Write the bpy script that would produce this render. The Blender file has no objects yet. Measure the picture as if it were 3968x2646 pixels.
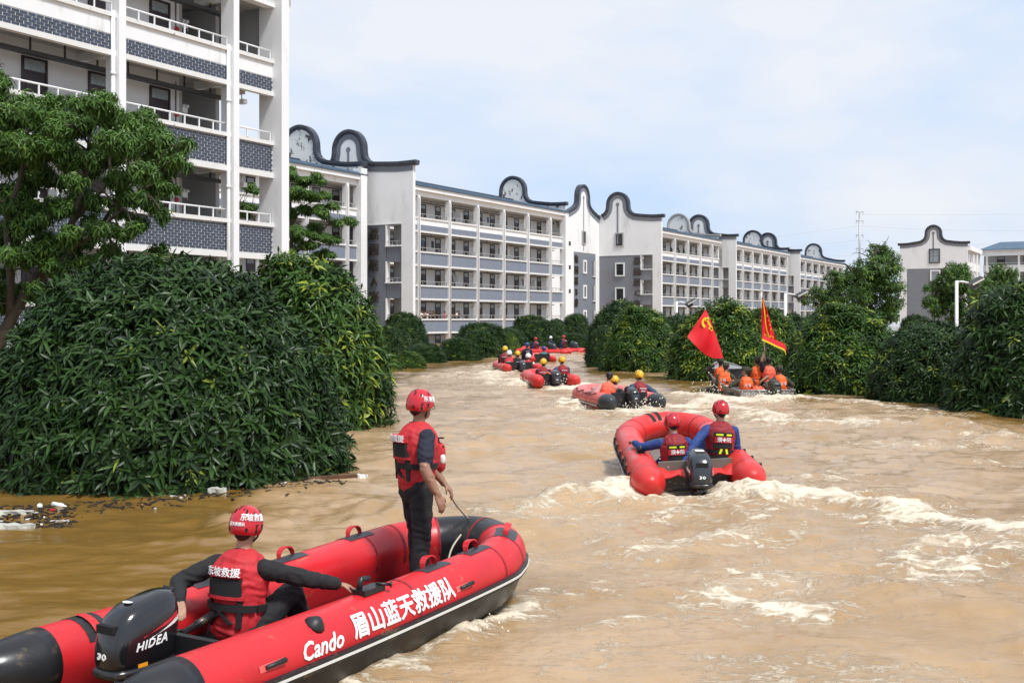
import bpy, bmesh, math, random
import numpy as np
from mathutils import Vector, Matrix, Quaternion

# ------------------------------------------------------------------ camera, sky, sun, exposure
scene = bpy.context.scene
F, CX, HOR, CAMZ = 4330.0, 1984.0, 1235.0, 2.5      # focal length / centre / horizon in photo pixels, eye height
cam_d = bpy.data.cameras.new('camera')
cam_d.sensor_width = 36.0
cam_d.lens = F / 3968 * 36.0
cam_d.shift_y = -(1323 - HOR) / 3968
cam_d.clip_start = 0.05
cam_d.clip_end = 20000
cam = bpy.data.objects.new('camera', cam_d)
scene.collection.objects.link(cam)
cam.location = (0, 0, CAMZ)
cam.rotation_euler = (math.pi / 2, 0, 0)
scene.camera = cam

SUN_TO = Vector((0.52, -0.58, 1.22)).normalized()
world = bpy.data.worlds.new('World')
scene.world = world
world.use_nodes = True
wn = world.node_tree
wn.nodes.clear()
w_out = wn.nodes.new('ShaderNodeOutputWorld')
w_bg = wn.nodes.new('ShaderNodeBackground')
w_sky = wn.nodes.new('ShaderNodeTexSky')
w_sky.sky_type = 'NISHITA'
w_sky.sun_disc = False
w_sky.sun_elevation = math.asin(SUN_TO.z)
w_sky.sun_rotation = math.atan2(SUN_TO.x, SUN_TO.y)
w_sky.air_density = 1.2
w_sky.dust_density = 3.0
w_tc = wn.nodes.new('ShaderNodeTexCoord')
w_map = wn.nodes.new('ShaderNodeMapping')
w_map.inputs['Scale'].default_value = (1.0, 1.0, 2.6)
w_no = wn.nodes.new('ShaderNodeTexNoise')
w_no.inputs['Scale'].default_value = 2.3
w_no.inputs['Detail'].default_value = 5
w_no.inputs['Roughness'].default_value = 0.55
w_cr = wn.nodes.new('ShaderNodeValToRGB')
w_cr.color_ramp.elements[0].position = 0.38
w_cr.color_ramp.elements[0].color = (4.5, 5.75, 7.6, 1)
w_cr.color_ramp.elements[1].position = 0.60
w_cr.color_ramp.elements[1].color = (6.55, 6.75, 7.25, 1)
w_mix = wn.nodes.new('ShaderNodeMix')
w_mix.data_type = 'RGBA'
w_mix.inputs[0].default_value = 0.93
wn.links.new(w_tc.outputs['Generated'], w_map.inputs['Vector'])
wn.links.new(w_map.outputs['Vector'], w_no.inputs['Vector'])
wn.links.new(w_no.outputs['Fac'], w_cr.inputs['Fac'])
wn.links.new(w_sky.outputs['Color'], w_mix.inputs[6])
wn.links.new(w_cr.outputs['Color'], w_mix.inputs[7])
wn.links.new(w_mix.outputs[2], w_bg.inputs['Color'])
w_bg.inputs['Strength'].default_value = 0.10
wn.links.new(w_bg.outputs['Background'], w_out.inputs['Surface'])

sun_d = bpy.data.lights.new('sun', 'SUN')
sun_d.energy = 2.9
sun_d.angle = math.radians(11)
sun_d.color = (1.0, 0.985, 0.96)
sun = bpy.data.objects.new('sun', sun_d)
scene.collection.objects.link(sun)
sun.rotation_euler = (-SUN_TO).to_track_quat('-Z', 'Y').to_euler()

scene.view_settings.view_transform = 'Standard'
scene.view_settings.look = 'None'
scene.view_settings.exposure = 0.45
scene.view_settings.gamma = 1.0
scene.view_settings.use_curve_mapping = False
scene.cycles.max_bounces = 6
scene.cycles.diffuse_bounces = 3
scene.cycles.glossy_bounces = 3
scene.cycles.transmission_bounces = 4
scene.cycles.transparent_max_bounces = 6

# ------------------------------------------------------------------ helpers
rng = np.random.default_rng(7)
random.seed(7)
COL = scene.collection
TMP = bpy.data.scenes.new('tmp_scene')      # scratch scene for evaluating meshes; removed at the end

def at(px, py, Y):
    """photo pixel + depth in metres -> world point"""
    return Vector(((px - CX) / F * Y, Y, CAMZ + (HOR - py) / F * Y))

def on_water(px, py, z=0.0):
    Y = (CAMZ - z) * F / (py - HOR)
    return at(px, py, Y)

def tag(o, label=None, cat=None, group=None, kind=None):
    if label: o['label'] = label
    if cat: o['category'] = cat
    if group: o['group'] = group
    if kind: o['kind'] = kind
    return o

def empty(name, loc=(0, 0, 0), rz=0.0, parent=None):
    o = bpy.data.objects.new(name, None)
    o.empty_display_size = 0.2
    o.location = loc
    o.rotation_euler = (0, 0, rz)
    COL.objects.link(o)
    if parent: o.parent = parent
    return o

def link(name, mesh, parent=None, loc=None, rot=None, scale=None):
    o = bpy.data.objects.new(name, mesh)
    COL.objects.link(o)
    if parent: o.parent = parent
    if loc is not None: o.location = loc
    if rot is not None: o.rotation_euler = rot
    if scale is not None: o.scale = scale
    return o

def np_mesh(name, verts, quads=None, tris=None, mats=(), mat_idx=None, smooth=False, attr=None):
    """fast mesh from numpy arrays (quads Nx4 and/or tris Nx3)"""
    me = bpy.data.meshes.new(name)
    verts = np.asarray(verts, np.float32)
    nq = 0 if quads is None else len(quads)
    nt = 0 if tris is None else len(tris)
    me.vertices.add(len(verts))
    me.vertices.foreach_set('co', verts.ravel())
    loops = []
    if nq: loops.append(np.asarray(quads, np.int32).ravel())
    if nt: loops.append(np.asarray(tris, np.int32).ravel())
    loops = np.concatenate(loops)
    me.loops.add(len(loops))
    me.loops.foreach_set('vertex_index', loops)
    starts = np.concatenate([np.arange(nq) * 4, nq * 4 + np.arange(nt) * 3]).astype(np.int32)
    me.polygons.add(nq + nt)
    me.polygons.foreach_set('loop_start', starts)
    if mat_idx is not None:
        me.polygons.foreach_set('material_index', np.asarray(mat_idx, np.int32))
    me.polygons.foreach_set('use_smooth', np.full(nq + nt, smooth, dtype=bool))
    for m in mats: me.materials.append(m)
    me.update(calc_edges=True)
    if attr:
        for k, v in attr.items():
            a = me.attributes.new(k, 'FLOAT', 'POINT')
            a.data.foreach_set('value', np.asarray(v, np.float32))
    return me

class MB:
    """collects simple solids, then becomes ONE mesh object"""
    def __init__(self):
        self.v, self.f, self.m, self.s = [], [], [], []
    def add(self, verts, faces, mi=0, smooth=False):
        b = len(self.v)
        self.v += [tuple(p) for p in verts]
        self.f += [tuple(i + b for i in f) for f in faces]
        self.m += [mi] * len(faces)
        self.s += [smooth] * len(faces)
        return self
    def box(self, x0, x1, y0, y1, z0, z1, mi=0):
        v = [(x0,y0,z0),(x1,y0,z0),(x1,y1,z0),(x0,y1,z0),(x0,y0,z1),(x1,y0,z1),(x1,y1,z1),(x0,y1,z1)]
        return self.add(v, [(0,3,2,1),(4,5,6,7),(0,1,5,4),(1,2,6,5),(2,3,7,6),(3,0,4,7)], mi)
    def obox(self, M, sx, sy, sz, mi=0):
        v = [M @ Vector((a*sx/2, b*sy/2, c*sz/2)) for c in (-1,1) for a,b in ((-1,-1),(1,-1),(1,1),(-1,1))]
        return self.add(v, [(0,3,2,1),(4,5,6,7),(0,1,5,4),(1,2,6,5),(2,3,7,6),(3,0,4,7)], mi)
    def rings(self, rings, mi=0, closed=True, caps=True, smooth=True):
        n = len(rings[0]); b = []
        vs = [p for r in rings for p in r]
        fs = []
        for i in range(len(rings)-1):
            for j in range(n if closed else n-1):
                k = (j+1) % n
                fs.append((i*n+j, i*n+k, (i+1)*n+k, (i+1)*n+j))
        if caps and closed:
            fs.append(tuple(range(n))[::-1])
            fs.append(tuple((len(rings)-1)*n + j for j in range(n)))
        return self.add(vs, fs, mi, smooth)
    def tube(self, pts, rad, n=8, mi=0, caps=True, up=Vector((0,0,1))):
        pts = [Vector(p) for p in pts]
        if not hasattr(rad, '__len__'): rad = [rad]*len(pts)
        rr = []
        prev = None
        for i, p in enumerate(pts):
            t = (pts[min(i+1,len(pts)-1)] - pts[max(i-1,0)]).normalized()
            if prev is None:
                a = up if abs(t.dot(up)) < 0.95 else Vector((1,0,0))
                x = t.cross(a).normalized()
            else:
                x = (prev - t * prev.dot(t)).normalized()
            prev = x
            y = t.cross(x)
            rr.append([p + (x*math.cos(k*2*math.pi/n) + y*math.sin(k*2*math.pi/n))*rad[i] for k in range(n)])
        return self.rings(rr, mi, True, caps)
    def build(self, name, mats, parent=None, loc=None, rot=None):
        me = bpy.data.meshes.new(name)
        me.from_pydata(self.v, [], self.f)
        if not isinstance(mats, (list, tuple)): mats = [mats]
        for m in mats: me.materials.append(m)
        me.polygons.foreach_set('material_index', self.m)
        me.polygons.foreach_set('use_smooth', self.s)
        me.update()
        return link(name, me, parent, loc, rot)

def smooth_path(pts, n=6):
    """Catmull-Rom through points"""
    P = [Vector(p) for p in pts]
    out = []
    for i in range(len(P)-1):
        p0, p1, p2, p3 = P[max(i-1,0)], P[i], P[i+1], P[min(i+2,len(P)-1)]
        for k in range(n):
            t = k/n
            out.append(0.5*((2*p1) + (p2-p0)*t + (2*p0-5*p1+4*p2-p3)*t*t + (3*p1-p0-3*p2+p3)*t**3))
    out.append(P[-1])
    return out

# ------------------------------------------------------------------ procedural materials
def mat(name, col, rough=0.7, var=0.0, vscale=3.0, spec=0.5, metal=0.0, bump=0.0, bscale=40.0, col2=None, dirt=0.0, coat=0.0, sub=0.0):
    m = bpy.data.materials.new(name)
    m.use_nodes = True
    nt = m.node_tree
    b = nt.nodes['Principled BSDF']
    b.inputs['Roughness'].default_value = rough
    b.inputs['Metallic'].default_value = metal
    b.inputs['Specular IOR Level'].default_value = spec
    if coat: b.inputs['Coat Weight'].default_value = coat; b.inputs['Coat Roughness'].default_value = 0.15
    c = (*col, 1)
    if var > 0 or col2:
        tc = nt.nodes.new('ShaderNodeTexCoord')
        no = nt.nodes.new('ShaderNodeTexNoise')
        no.inputs['Scale'].default_value = vscale
        no.inputs['Detail'].default_value = 6
        no.inputs['Roughness'].default_value = 0.6
        nt.links.new(tc.outputs['Object'], no.inputs['Vector'])
        mx = nt.nodes.new('ShaderNodeMix'); mx.data_type = 'RGBA'
        ra = nt.nodes.new('ShaderNodeMapRange')
        ra.inputs[1].default_value = 0.35; ra.inputs[2].default_value = 0.68
        nt.links.new(no.outputs['Fac'], ra.inputs[0])
        nt.links.new(ra.outputs[0], mx.inputs[0])
        mx.inputs[6].default_value = c
        k = 1 - var
        mx.inputs[7].default_value = (*col2, 1) if col2 else (col[0]*k, col[1]*k, col[2]*k, 1)
        nt.links.new(mx.outputs[2], b.inputs['Base Color'])
    else:
        b.inputs['Base Color'].default_value = c
    if bump > 0:
        tc2 = nt.nodes.new('ShaderNodeTexCoord')
        n2 = nt.nodes.new('ShaderNodeTexNoise')
        n2.inputs['Scale'].default_value = bscale
        n2.inputs['Detail'].default_value = 4
        nt.links.new(tc2.outputs['Object'], n2.inputs['Vector'])
        bp = nt.nodes.new('ShaderNodeBump')
        bp.inputs['Strength'].default_value = bump
        bp.inputs['Distance'].default_value = 0.02
        nt.links.new(n2.outputs['Fac'], bp.inputs['Height'])
        nt.links.new(bp.outputs['Normal'], b.inputs['Normal'])
    return m

def brick_mat(name, axis, brick=(0.10,0.13,0.19), brick2=(0.14,0.17,0.24), mortar=(0.5,0.5,0.5), scale=1.0, msize=0.012, bw=0.30, rh=0.10, rot=False):
    m = bpy.data.materials.new(name); m.use_nodes = True
    nt = m.node_tree; b = nt.nodes['Principled BSDF']
    b.inputs['Roughness'].default_value = 0.55
    tc = nt.nodes.new('ShaderNodeTexCoord')
    sep = nt.nodes.new('ShaderNodeSeparateXYZ'); com = nt.nodes.new('ShaderNodeCombineXYZ')
    nt.links.new(tc.outputs['Object'], sep.inputs[0])
    if not rot:
        nt.links.new(sep.outputs['X' if axis == 'x' else 'Y'], com.inputs['X'])
        nt.links.new(sep.outputs['Z'], com.inputs['Y'])
    else:
        nt.links.new(sep.outputs['X' if axis == 'x' else 'Y'], com.inputs['Y'])
        nt.links.new(sep.outputs['Z'], com.inputs['X'])
    br = nt.nodes.new('ShaderNodeTexBrick')
    br.inputs['Color1'].default_value = (*brick,1); br.inputs['Color2'].default_value = (*brick2,1)
    br.inputs['Mortar'].default_value = (*mortar,1)
    br.inputs['Scale'].default_value = scale
    br.inputs['Mortar Size'].default_value = msize
    br.inputs['Brick Width'].default_value = bw
    br.inputs['Row Height'].default_value = rh
    nt.links.new(com.outputs[0], br.inputs['Vector'])
    no = nt.nodes.new('ShaderNodeTexNoise'); no.inputs['Scale'].default_value = 0.8; no.inputs['Detail'].default_value = 5
    nt.links.new(tc.outputs['Object'], no.inputs['Vector'])
    mx = nt.nodes.new('ShaderNodeMix'); mx.data_type = 'RGBA'; mx.blend_type = 'MULTIPLY'
    mx.inputs[0].default_value = 0.5
    nt.links.new(br.outputs['Color'], mx.inputs[6]); nt.links.new(no.outputs['Color'], mx.inputs[7])
    mx2 = nt.nodes.new('ShaderNodeMix'); mx2.data_type = 'RGBA'; mx2.inputs[0].default_value = 0.5
    nt.links.new(br.outputs['Color'], mx2.inputs[6]); nt.links.new(mx.outputs[2], mx2.inputs[7])
    nt.links.new(mx2.outputs[2], b.inputs['Base Color'])
    bp = nt.nodes.new('ShaderNodeBump'); bp.inputs['Strength'].default_value = 0.4; bp.inputs['Distance'].default_value = 0.01
    inv = nt.nodes.new('ShaderNodeMath'); inv.operation = 'SUBTRACT'; inv.inputs[0].default_value = 1
    nt.links.new(br.outputs['Fac'], inv.inputs[1]); nt.links.new(inv.outputs[0], bp.inputs['Height'])
    nt.links.new(bp.outputs['Normal'], b.inputs['Normal'])
    return m

def stained_white(name, base=(0.78,0.77,0.75), stain=(0.10,0.09,0.07), lo=0.60, hi=0.70, scale=1.6, amount=0.9, streak=0.35):
    """weathered plaster: blotches and faint vertical streaks that belong to the wall"""
    m = bpy.data.materials.new(name); m.use_nodes = True
    nt = m.node_tree; b = nt.nodes['Principled BSDF']; b.inputs['Roughness'].default_value = 0.8
    b.inputs['Specular IOR Level'].default_value = 0.25
    tc = nt.nodes.new('ShaderNodeTexCoord')
    mp = nt.nodes.new('ShaderNodeMapping'); mp.inputs['Scale'].default_value = (1, 1, streak)
    nt.links.new(tc.outputs['Object'], mp.inputs['Vector'])
    n1 = nt.nodes.new('ShaderNodeTexNoise'); n1.inputs['Scale'].default_value = scale; n1.inputs['Detail'].default_value = 9; n1.inputs['Roughness'].default_value = 0.68
    nt.links.new(mp.outputs[0], n1.inputs['Vector'])
    ra = nt.nodes.new('ShaderNodeMapRange'); ra.inputs[1].default_value = lo; ra.inputs[2].default_value = hi; ra.inputs[4].default_value = amount
    nt.links.new(n1.outputs['Fac'], ra.inputs[0])
    n2 = nt.nodes.new('ShaderNodeTexNoise'); n2.inputs['Scale'].default_value = 0.5; n2.inputs['Detail'].default_value = 6
    nt.links.new(tc.outputs['Object'], n2.inputs['Vector'])
    mx0 = nt.nodes.new('ShaderNodeMix'); mx0.data_type = 'RGBA'
    mx0.inputs[6].default_value = (*base,1); mx0.inputs[7].default_value = (base[0]*.86, base[1]*.86, base[2]*.85, 1)
    nt.links.new(n2.outputs['Fac'], mx0.inputs[0])
    mx = nt.nodes.new('ShaderNodeMix'); mx.data_type = 'RGBA'
    nt.links.new(ra.outputs[0], mx.inputs[0]); nt.links.new(mx0.outputs[2], mx.inputs[6]); mx.inputs[7].default_value = (*stain,1)
    nt.links.new(mx.outputs[2], b.inputs['Base Color'])
    return m

def muddy(m, mud=(0.30,0.19,0.09), lo=0.60, hi=0.68, amount=0.55, scale=5.0, wet=True):
    """dried splashes of silt over an existing material"""
    nt = m.node_tree; b = nt.nodes['Principled BSDF']; L = nt.links.new
    tc = nt.nodes.new('ShaderNodeTexCoord'); n = nt.nodes.new('ShaderNodeTexNoise')
    n.inputs['Scale'].default_value = scale; n.inputs['Detail'].default_value = 10; n.inputs['Roughness'].default_value = 0.75
    L(tc.outputs['Object'], n.inputs['Vector'])
    ra = nt.nodes.new('ShaderNodeMapRange'); ra.inputs[1].default_value = lo; ra.inputs[2].default_value = hi; ra.inputs[4].default_value = amount
    L(n.outputs['Fac'], ra.inputs[0])
    mx = nt.nodes.new('ShaderNodeMix'); mx.data_type = 'RGBA'; mx.inputs[7].default_value = (*mud, 1)
    src = b.inputs['Base Color'].links[0].from_socket if b.inputs['Base Color'].links else None
    if src: L(src, mx.inputs[6])
    else: mx.inputs[6].default_value = b.inputs['Base Color'].default_value
    L(ra.outputs[0], mx.inputs[0]); L(mx.outputs[2], b.inputs['Base Color'])
    if not wet: return m
    r2 = nt.nodes.new('ShaderNodeTexNoise'); r2.inputs['Scale'].default_value = 1.7; r2.inputs['Detail'].default_value = 6
    L(tc.outputs['Object'], r2.inputs['Vector'])
    rm = nt.nodes.new('ShaderNodeMapRange'); rm.inputs[1].default_value = 0.35; rm.inputs[2].default_value = 0.65; rm.inputs[3].default_value = 0.22; rm.inputs[4].default_value = 0.55
    L(r2.outputs['Fac'], rm.inputs[0]); L(rm.outputs[0], b.inputs['Roughness'])
    return m

M = {}
M['white'] = stained_white('white_plaster', (0.84,0.84,0.84), (0.30,0.28,0.25), 0.56, 0.80, 1.2, 0.55)
M['white2'] = stained_white('gable_plaster', (0.83,0.83,0.83), (0.30,0.29,0.27), 0.54, 0.80, 0.55, 0.6)
M['cap'] = stained_white('parapet_cap', (0.76,0.75,0.73), (0.14,0.12,0.09), 0.60, 0.72, 2.4, 0.8, 1.0)
M['mould'] = stained_white('mouldy_plaster', (0.80,0.79,0.76), (0.035,0.035,0.03), 0.545, 0.60, 1.5, 0.95, 0.6)
M['corridor'] = mat('corridor_plaster', (0.74,0.74,0.745), 0.8, 0.06, 1.0)
M['greywall'] = mat('grey_wall', (0.42,0.42,0.42), 0.8, 0.1, 1.0)
M['concrete'] = mat('concrete', (0.42,0.41,0.39), 0.85, 0.2, 1.5)
M['door'] = mat('door_wood', (0.035,0.018,0.020), 0.35, 0.3, 4.0)
M['glass'] = mat('dark_glass', (0.02,0.022,0.025), 0.12)
M['paleglass'] = mat('transom_glass', (0.35,0.40,0.42), 0.2, 0.4, 5.0)
M['rail'] = mat('rail_paint', (0.78,0.78,0.78), 0.45)
M['railgrey'] = mat('rail_steel', (0.33,0.32,0.30), 0.45)
M['pipe'] = mat('pipe_white', (0.80,0.80,0.79), 0.5, 0.1, 6.0)
M['dark'] = mat('dark_steel', (0.045,0.045,0.048), 0.55)
M['brick'] = mat('glazed_brick', (0.052,0.068,0.108), 0.35, 0.35, 2.5, bump=0.1)
M['mortar'] = mat('mortar', (0.60,0.60,0.58), 0.9, 0.15, 3.0)
M['brickx'] = brick_mat('brick_panel', 'x', (0.115,0.145,0.205), (0.15,0.18,0.25), (0.42,0.44,0.47))
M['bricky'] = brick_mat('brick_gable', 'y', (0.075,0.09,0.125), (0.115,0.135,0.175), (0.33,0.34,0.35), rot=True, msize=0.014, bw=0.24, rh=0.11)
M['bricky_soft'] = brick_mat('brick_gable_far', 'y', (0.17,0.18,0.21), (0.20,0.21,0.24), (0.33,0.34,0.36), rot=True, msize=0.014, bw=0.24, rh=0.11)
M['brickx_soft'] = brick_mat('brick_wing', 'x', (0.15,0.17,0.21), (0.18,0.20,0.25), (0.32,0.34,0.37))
M['coping'] = mat('coping_tile', (0.026,0.031,0.048), 0.45, 0.35, 2.0, col2=(0.06,0.065,0.08))
M['roof'] = mat('slate_roof', (0.075,0.125,0.185), 0.6, 0.25, 1.2, bump=0.5, bscale=8)
M['sign'] = mat('bronze_letters', (0.055,0.04,0.025), 0.4, metal=0.3)
M['red_dot'] = mat('fire_alarm', (0.5,0.02,0.03), 0.4)
M['poster'] = mat('poster_paper', (0.75,0.35,0.10), 0.6, 0.2, 9.0, col2=(0.80,0.65,0.25))
M['potgreen'] = mat('pot_plant', (0.02,0.045,0.015), 0.6, 0.3, 9.0)
M['cloth_blue'] = mat('hung_cloth_blue', (0.10,0.16,0.28), 0.8, 0.2, 4.0)
M['cloth_dark'] = mat('hung_cloth_dark', (0.05,0.05,0.06), 0.8, 0.2, 4.0)

# ------------------------------------------------------------------ flood water (one sheet, dense near the camera, reaching the horizon)
_T = np.random.default_rng(11).random((512, 512)).astype(np.float64)
def vnoise(x, y):
    xi = np.floor(x); yi = np.floor(y)
    fx = x - xi; fy = y - yi
    fx = fx*fx*fx*(fx*(fx*6-15)+10); fy = fy*fy*fy*(fy*(fy*6-15)+10)
    a = xi.astype(np.int64) % 512; b = yi.astype(np.int64) % 512
    a1 = (a+1) % 512; b1 = (b+1) % 512
    return (_T[a,b]*(1-fx)+_T[a1,b]*fx)*(1-fy) + (_T[a,b1]*(1-fx)+_T[a1,b1]*fx)*fy
def fbm(x, y, o=4):
    s = 0; a = 0.5; t = 0
    for i in range(o):
        s = s + a*vnoise(x + 37.1*i, y + 91.7*i); t += a
        x = x*2.03; y = y*2.03; a *= 0.5
    return s/t
def poly_dist(X, Y, pts):
    d = np.full(X.shape, 1e9)
    for (ax, ay), (bx, by) in zip(pts[:-1], pts[1:]):
        vx, vy = bx-ax, by-ay
        t = np.clip(((X-ax)*vx + (Y-ay)*vy) / (vx*vx+vy*vy+1e-9), 0, 1)
        d = np.minimum(d, np.hypot(X-ax-t*vx, Y-ay-t*vy))
    return d
# wakes and broken crests: photo pixels on the water, half width (m), crest height (m), foam
WAKES = [
 ([(1880,1995),(2060,1965),(2252,1933),(2400,1912)], 0.38, 0.10, 0.62),
 ([(2400,1912),(2516,1903),(2700,1912),(2955,1938)], 0.55, 0.15, 1.00),
 ([(2955,1938),(3150,1955),(3307,1973),(3571,2026),(3780,2048),(4100,2075)], 0.42, 0.14, 0.95),
 ([(2960,1870),(3080,1882),(3260,1925),(3420,1965)], 0.35, 0.09, 0.50),
 ([(3480,1945),(3600,1960),(3700,1990)], 0.25, 0.07, 0.28),
 ([(3640,2120),(3800,2130),(3960,2140)], 0.45, 0.04, 0.75),
 ([(3520,2160),(3660,2200),(3780,2180)], 0.40, 0.03, 0.72),
 ([(3480,2230),(3620,2225),(3740,2290)], 0.30, 0.02, 0.55),
 ([(2600,2010),(2750,1995),(2950,1990)], 0.35, 0.03, 0.62),
 ([(2520,2125),(2700,2090),(2880,2070)], 0.36, 0.03, 0.66),
 ([(2060,2040),(2200,2010),(2300,1990)], 0.40, 0.03, 0.62),
 ([(2040,2170),(2250,2165),(2500,2155)], 0.20, 0.02, 0.50),
 ([(2040,2310),(2160,2300),(2260,2310)], 0.22, 0.02, 0.58),
 ([(2750,2290),(2880,2350),(3080,2370)], 0.26, 0.03, 0.80),
 ([(2800,2265),(2980,2250),(3230,2260)], 0.28, 0.02, 0.60),
 ([(3250,2235),(3420,2230),(3500,2250)], 0.26, 0.02, 0.66),
 ([(3380,2320),(3540,2310),(3680,2300)], 0.22, 0.02, 0.50),
 ([(2300,2470),(2380,2450),(2420,2430)], 0.20, 0.01, 0.55),
 ([(2200,2580),(2280,2560),(2380,2520)], 0.20, 0.01, 0.48),
 ([(2560,2420),(2650,2400),(2760,2390)], 0.22, 0.02, 0.50),
 ([(2280,2260),(2520,2250),(2700,2210)], 0.25, 0.01, 0.36),
 # along the hull of the near boat
 ([(2010,2350),(1960,2390),(1880,2425),(1790,2470)], 0.16, 0.06, 0.95),
 ([(1790,2470),(1650,2530),(1500,2580),(1350,2625)], 0.16, 0.03, 0.70),
 ([(1600,2570),(1450,2615),(1330,2660)], 0.20, 0.02, 0.66),
 ([(2050,2330),(2200,2325)], 0.20, 0.02, 0.50),
 ([(1240,2640),(1450,2600)], 0.15, 0.02, 0.5),
 # swell beside the submerged hedge
 ([(700,2120),(880,2070),(1010,2020),(1130,1985),(1300,1990),(1500,2010)], 0.50, 0.13, 0.06),
 ([(1080,1880),(1150,1865),(1250,1870)], 0.30, 0.05, 0.35),
 ([(1000,1925),(1120,1905)], 0.30, 0.05, 0.22),
 # boat 3, metal boat, farther boats
 ([(2230,1560),(2300,1590),(2420,1598),(2560,1585),(2720,1570)], 0.60, 0.12, 0.95),
 ([(2430,1605),(2560,1620),(2680,1610)], 0.5, 0.08, 0.8),
 ([(2700,1530),(2780,1545),(2850,1560),(3000,1552),(3110,1545)], 0.65, 0.14, 0.95),
 ([(2760,1575),(2860,1600),(2960,1622),(3120,1640),(3350,1650)], 0.55, 0.12, 0.80),
 ([(3080,1545),(3220,1552),(3420,1570),(3650,1600)], 0.50, 0.09, 0.70),
 ([(2700,1605),(2850,1630),(3000,1660)], 0.5, 0.06, 0.55),
 ([(3600,1650),(3800,1690),(4050,1720)], 0.7, 0.16, 0.45),
 ([(3150,1600),(3400,1620),(3700,1660)], 0.5, 0.05, 0.4),
 ([(2000,1478),(2090,1500),(2180,1508),(2250,1496)], 0.7, 0.12, 0.95),
 ([(1900,1492),(2000,1498),(2060,1490)], 0.8, 0.10, 0.75),
 ([(1860,1470),(1960,1445),(2060,1440)], 0.9, 0.12, 0.85),
 ([(1700,1462),(1850,1440),(1950,1418)], 0.9, 0.08, 0.55),
 ([(2130,1378),(2220,1368),(2290,1366)], 1.3, 0.10, 0.70),
 ([(1640,1530),(1760,1515),(1880,1520)], 0.6, 0.06, 0.35),
 ([(1480,1450),(1600,1425),(1760,1405)], 0.8, 0.06, 0.25),
]
rows = np.concatenate([np.linspace(-60, 5.5, 14)[:-1], np.geomspace(5.5, 240, 800), np.geomspace(255, 9000, 22)])
sc = np.linspace(-1, 1, 640)
so = np.geomspace(1.12, 60, 14)
cols = np.concatenate([-so[::-1], sc, so])
RY, SX = np.meshgrid(rows, cols, indexing='ij')
RX = SX * (0.53*np.maximum(RY, 5.5) + 2.5)
H = np.zeros_like(RX)
_r = np.random.default_rng(5)
patch = fbm(RX/5.0+3, RY/7.0+8, 3)
dist = np.hypot(RX, RY)
WARP1 = fbm(RX/3.1, RY/3.1, 2); WARP2 = fbm(RX/2.2+50, RY/2.7, 2)
for i in range(46):
    lam = 0.22 * (16 ** _r.random())
    ang = math.radians(90 + _r.normal(0, 38))
    k = 2*math.pi/lam
    amp = 0.0056 * lam**0.85
    ph = _r.random()*7
    warp = 1.8*(WARP1 if i % 2 else WARP2)
    fade = np.clip(1.6 - dist/(lam*70), 0, 1)          # waves finer than the sheet's own cells are left to the material
    s = np.sin(k*(RX*math.cos(ang)+RY*math.sin(ang)) + ph + warp*2)
    H += amp*fade*(s - 0.35*np.cos(2*(k*(RX*math.cos(ang)+RY*math.sin(ang)) + ph + warp*2))) * (0.35+1.3*np.clip((patch-0.25)*1.6,0,1))
H += 0.09*(fbm(RX/2.6+5, RY/1.3+2, 4)-0.5)*np.clip(dist/9,0.35,1)*np.clip(2-dist/120,0,1)
foam = np.zeros_like(RX)
bumpy = fbm(RX/0.55, RY/0.45, 4)
ragged = fbm(RX/1.1+40, RY/0.8+9, 3)
ragged2 = fbm(RX/0.8+7, RY/0.8+70, 3)
for pts, w, hh, fo in WAKES:
    wp = [tuple(on_water(px, py).xy) for px, py in pts]
    d = poly_dist(RX + 1.3*w*(ragged-0.5)*2, RY + 1.6*w*(ragged2-0.5)*2, wp)
    g = np.exp(-(d/w)**2)
    H += hh*g*(0.45 + 1.1*bumpy)*0.9
    foam = np.maximum(foam, np.maximum(fo*np.exp(-(d/(w*1.25))**2), 0.62*fo*np.exp(-(d/(w*3.2))**2)))
H += foam*0.10*(fbm(RX/0.22+3, RY/0.18+1, 4)-0.42)
# faint scattered streaks everywhere
_wk = poly_dist(RX, RY, [tuple(on_water(px, py).xy) for px, py in ((2050,2060),(2700,2080),(3300,2130),(3900,2200))])
foam = np.maximum(foam, 0.62*np.exp(-(_wk/2.2)**2)*np.clip((fbm(RX/1.5+21, RY/0.6+14, 4)-0.44)*5, 0, 1))
_wk = poly_dist(RX, RY, [tuple(on_water(px, py).xy) for px, py in ((1950,1480),(2400,1640),(3000,1640),(3900,1680))])
foam = np.maximum(foam, 0.55*np.exp(-(_wk/4.0)**2)*np.clip((fbm(RX/2.0+61, RY/0.9+24, 4)-0.46)*5, 0, 1))
foam = np.maximum(foam, 0.5*np.clip((fbm(RX/2.2+11, RY/0.9+4, 4)-0.50)*5, 0, 1)*np.clip((RX+1.5)/3, 0, 1)*np.clip(2-dist/40,0,1))
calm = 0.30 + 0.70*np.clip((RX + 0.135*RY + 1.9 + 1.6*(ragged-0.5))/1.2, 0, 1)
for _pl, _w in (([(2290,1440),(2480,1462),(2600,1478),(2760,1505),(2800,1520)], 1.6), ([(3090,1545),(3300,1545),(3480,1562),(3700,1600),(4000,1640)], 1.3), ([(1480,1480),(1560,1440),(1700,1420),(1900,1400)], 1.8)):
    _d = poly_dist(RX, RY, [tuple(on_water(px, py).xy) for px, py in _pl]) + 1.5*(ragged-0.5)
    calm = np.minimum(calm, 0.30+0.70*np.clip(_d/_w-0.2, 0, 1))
H *= np.clip((300-dist)/60, 0, 1) * (0.45+0.55*calm)
far_drop = np.where((np.abs(SX) > 1.01), 0, 0)
nR, nC = RX.shape
idx = np.arange(nR*nC).reshape(nR, nC)
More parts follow.
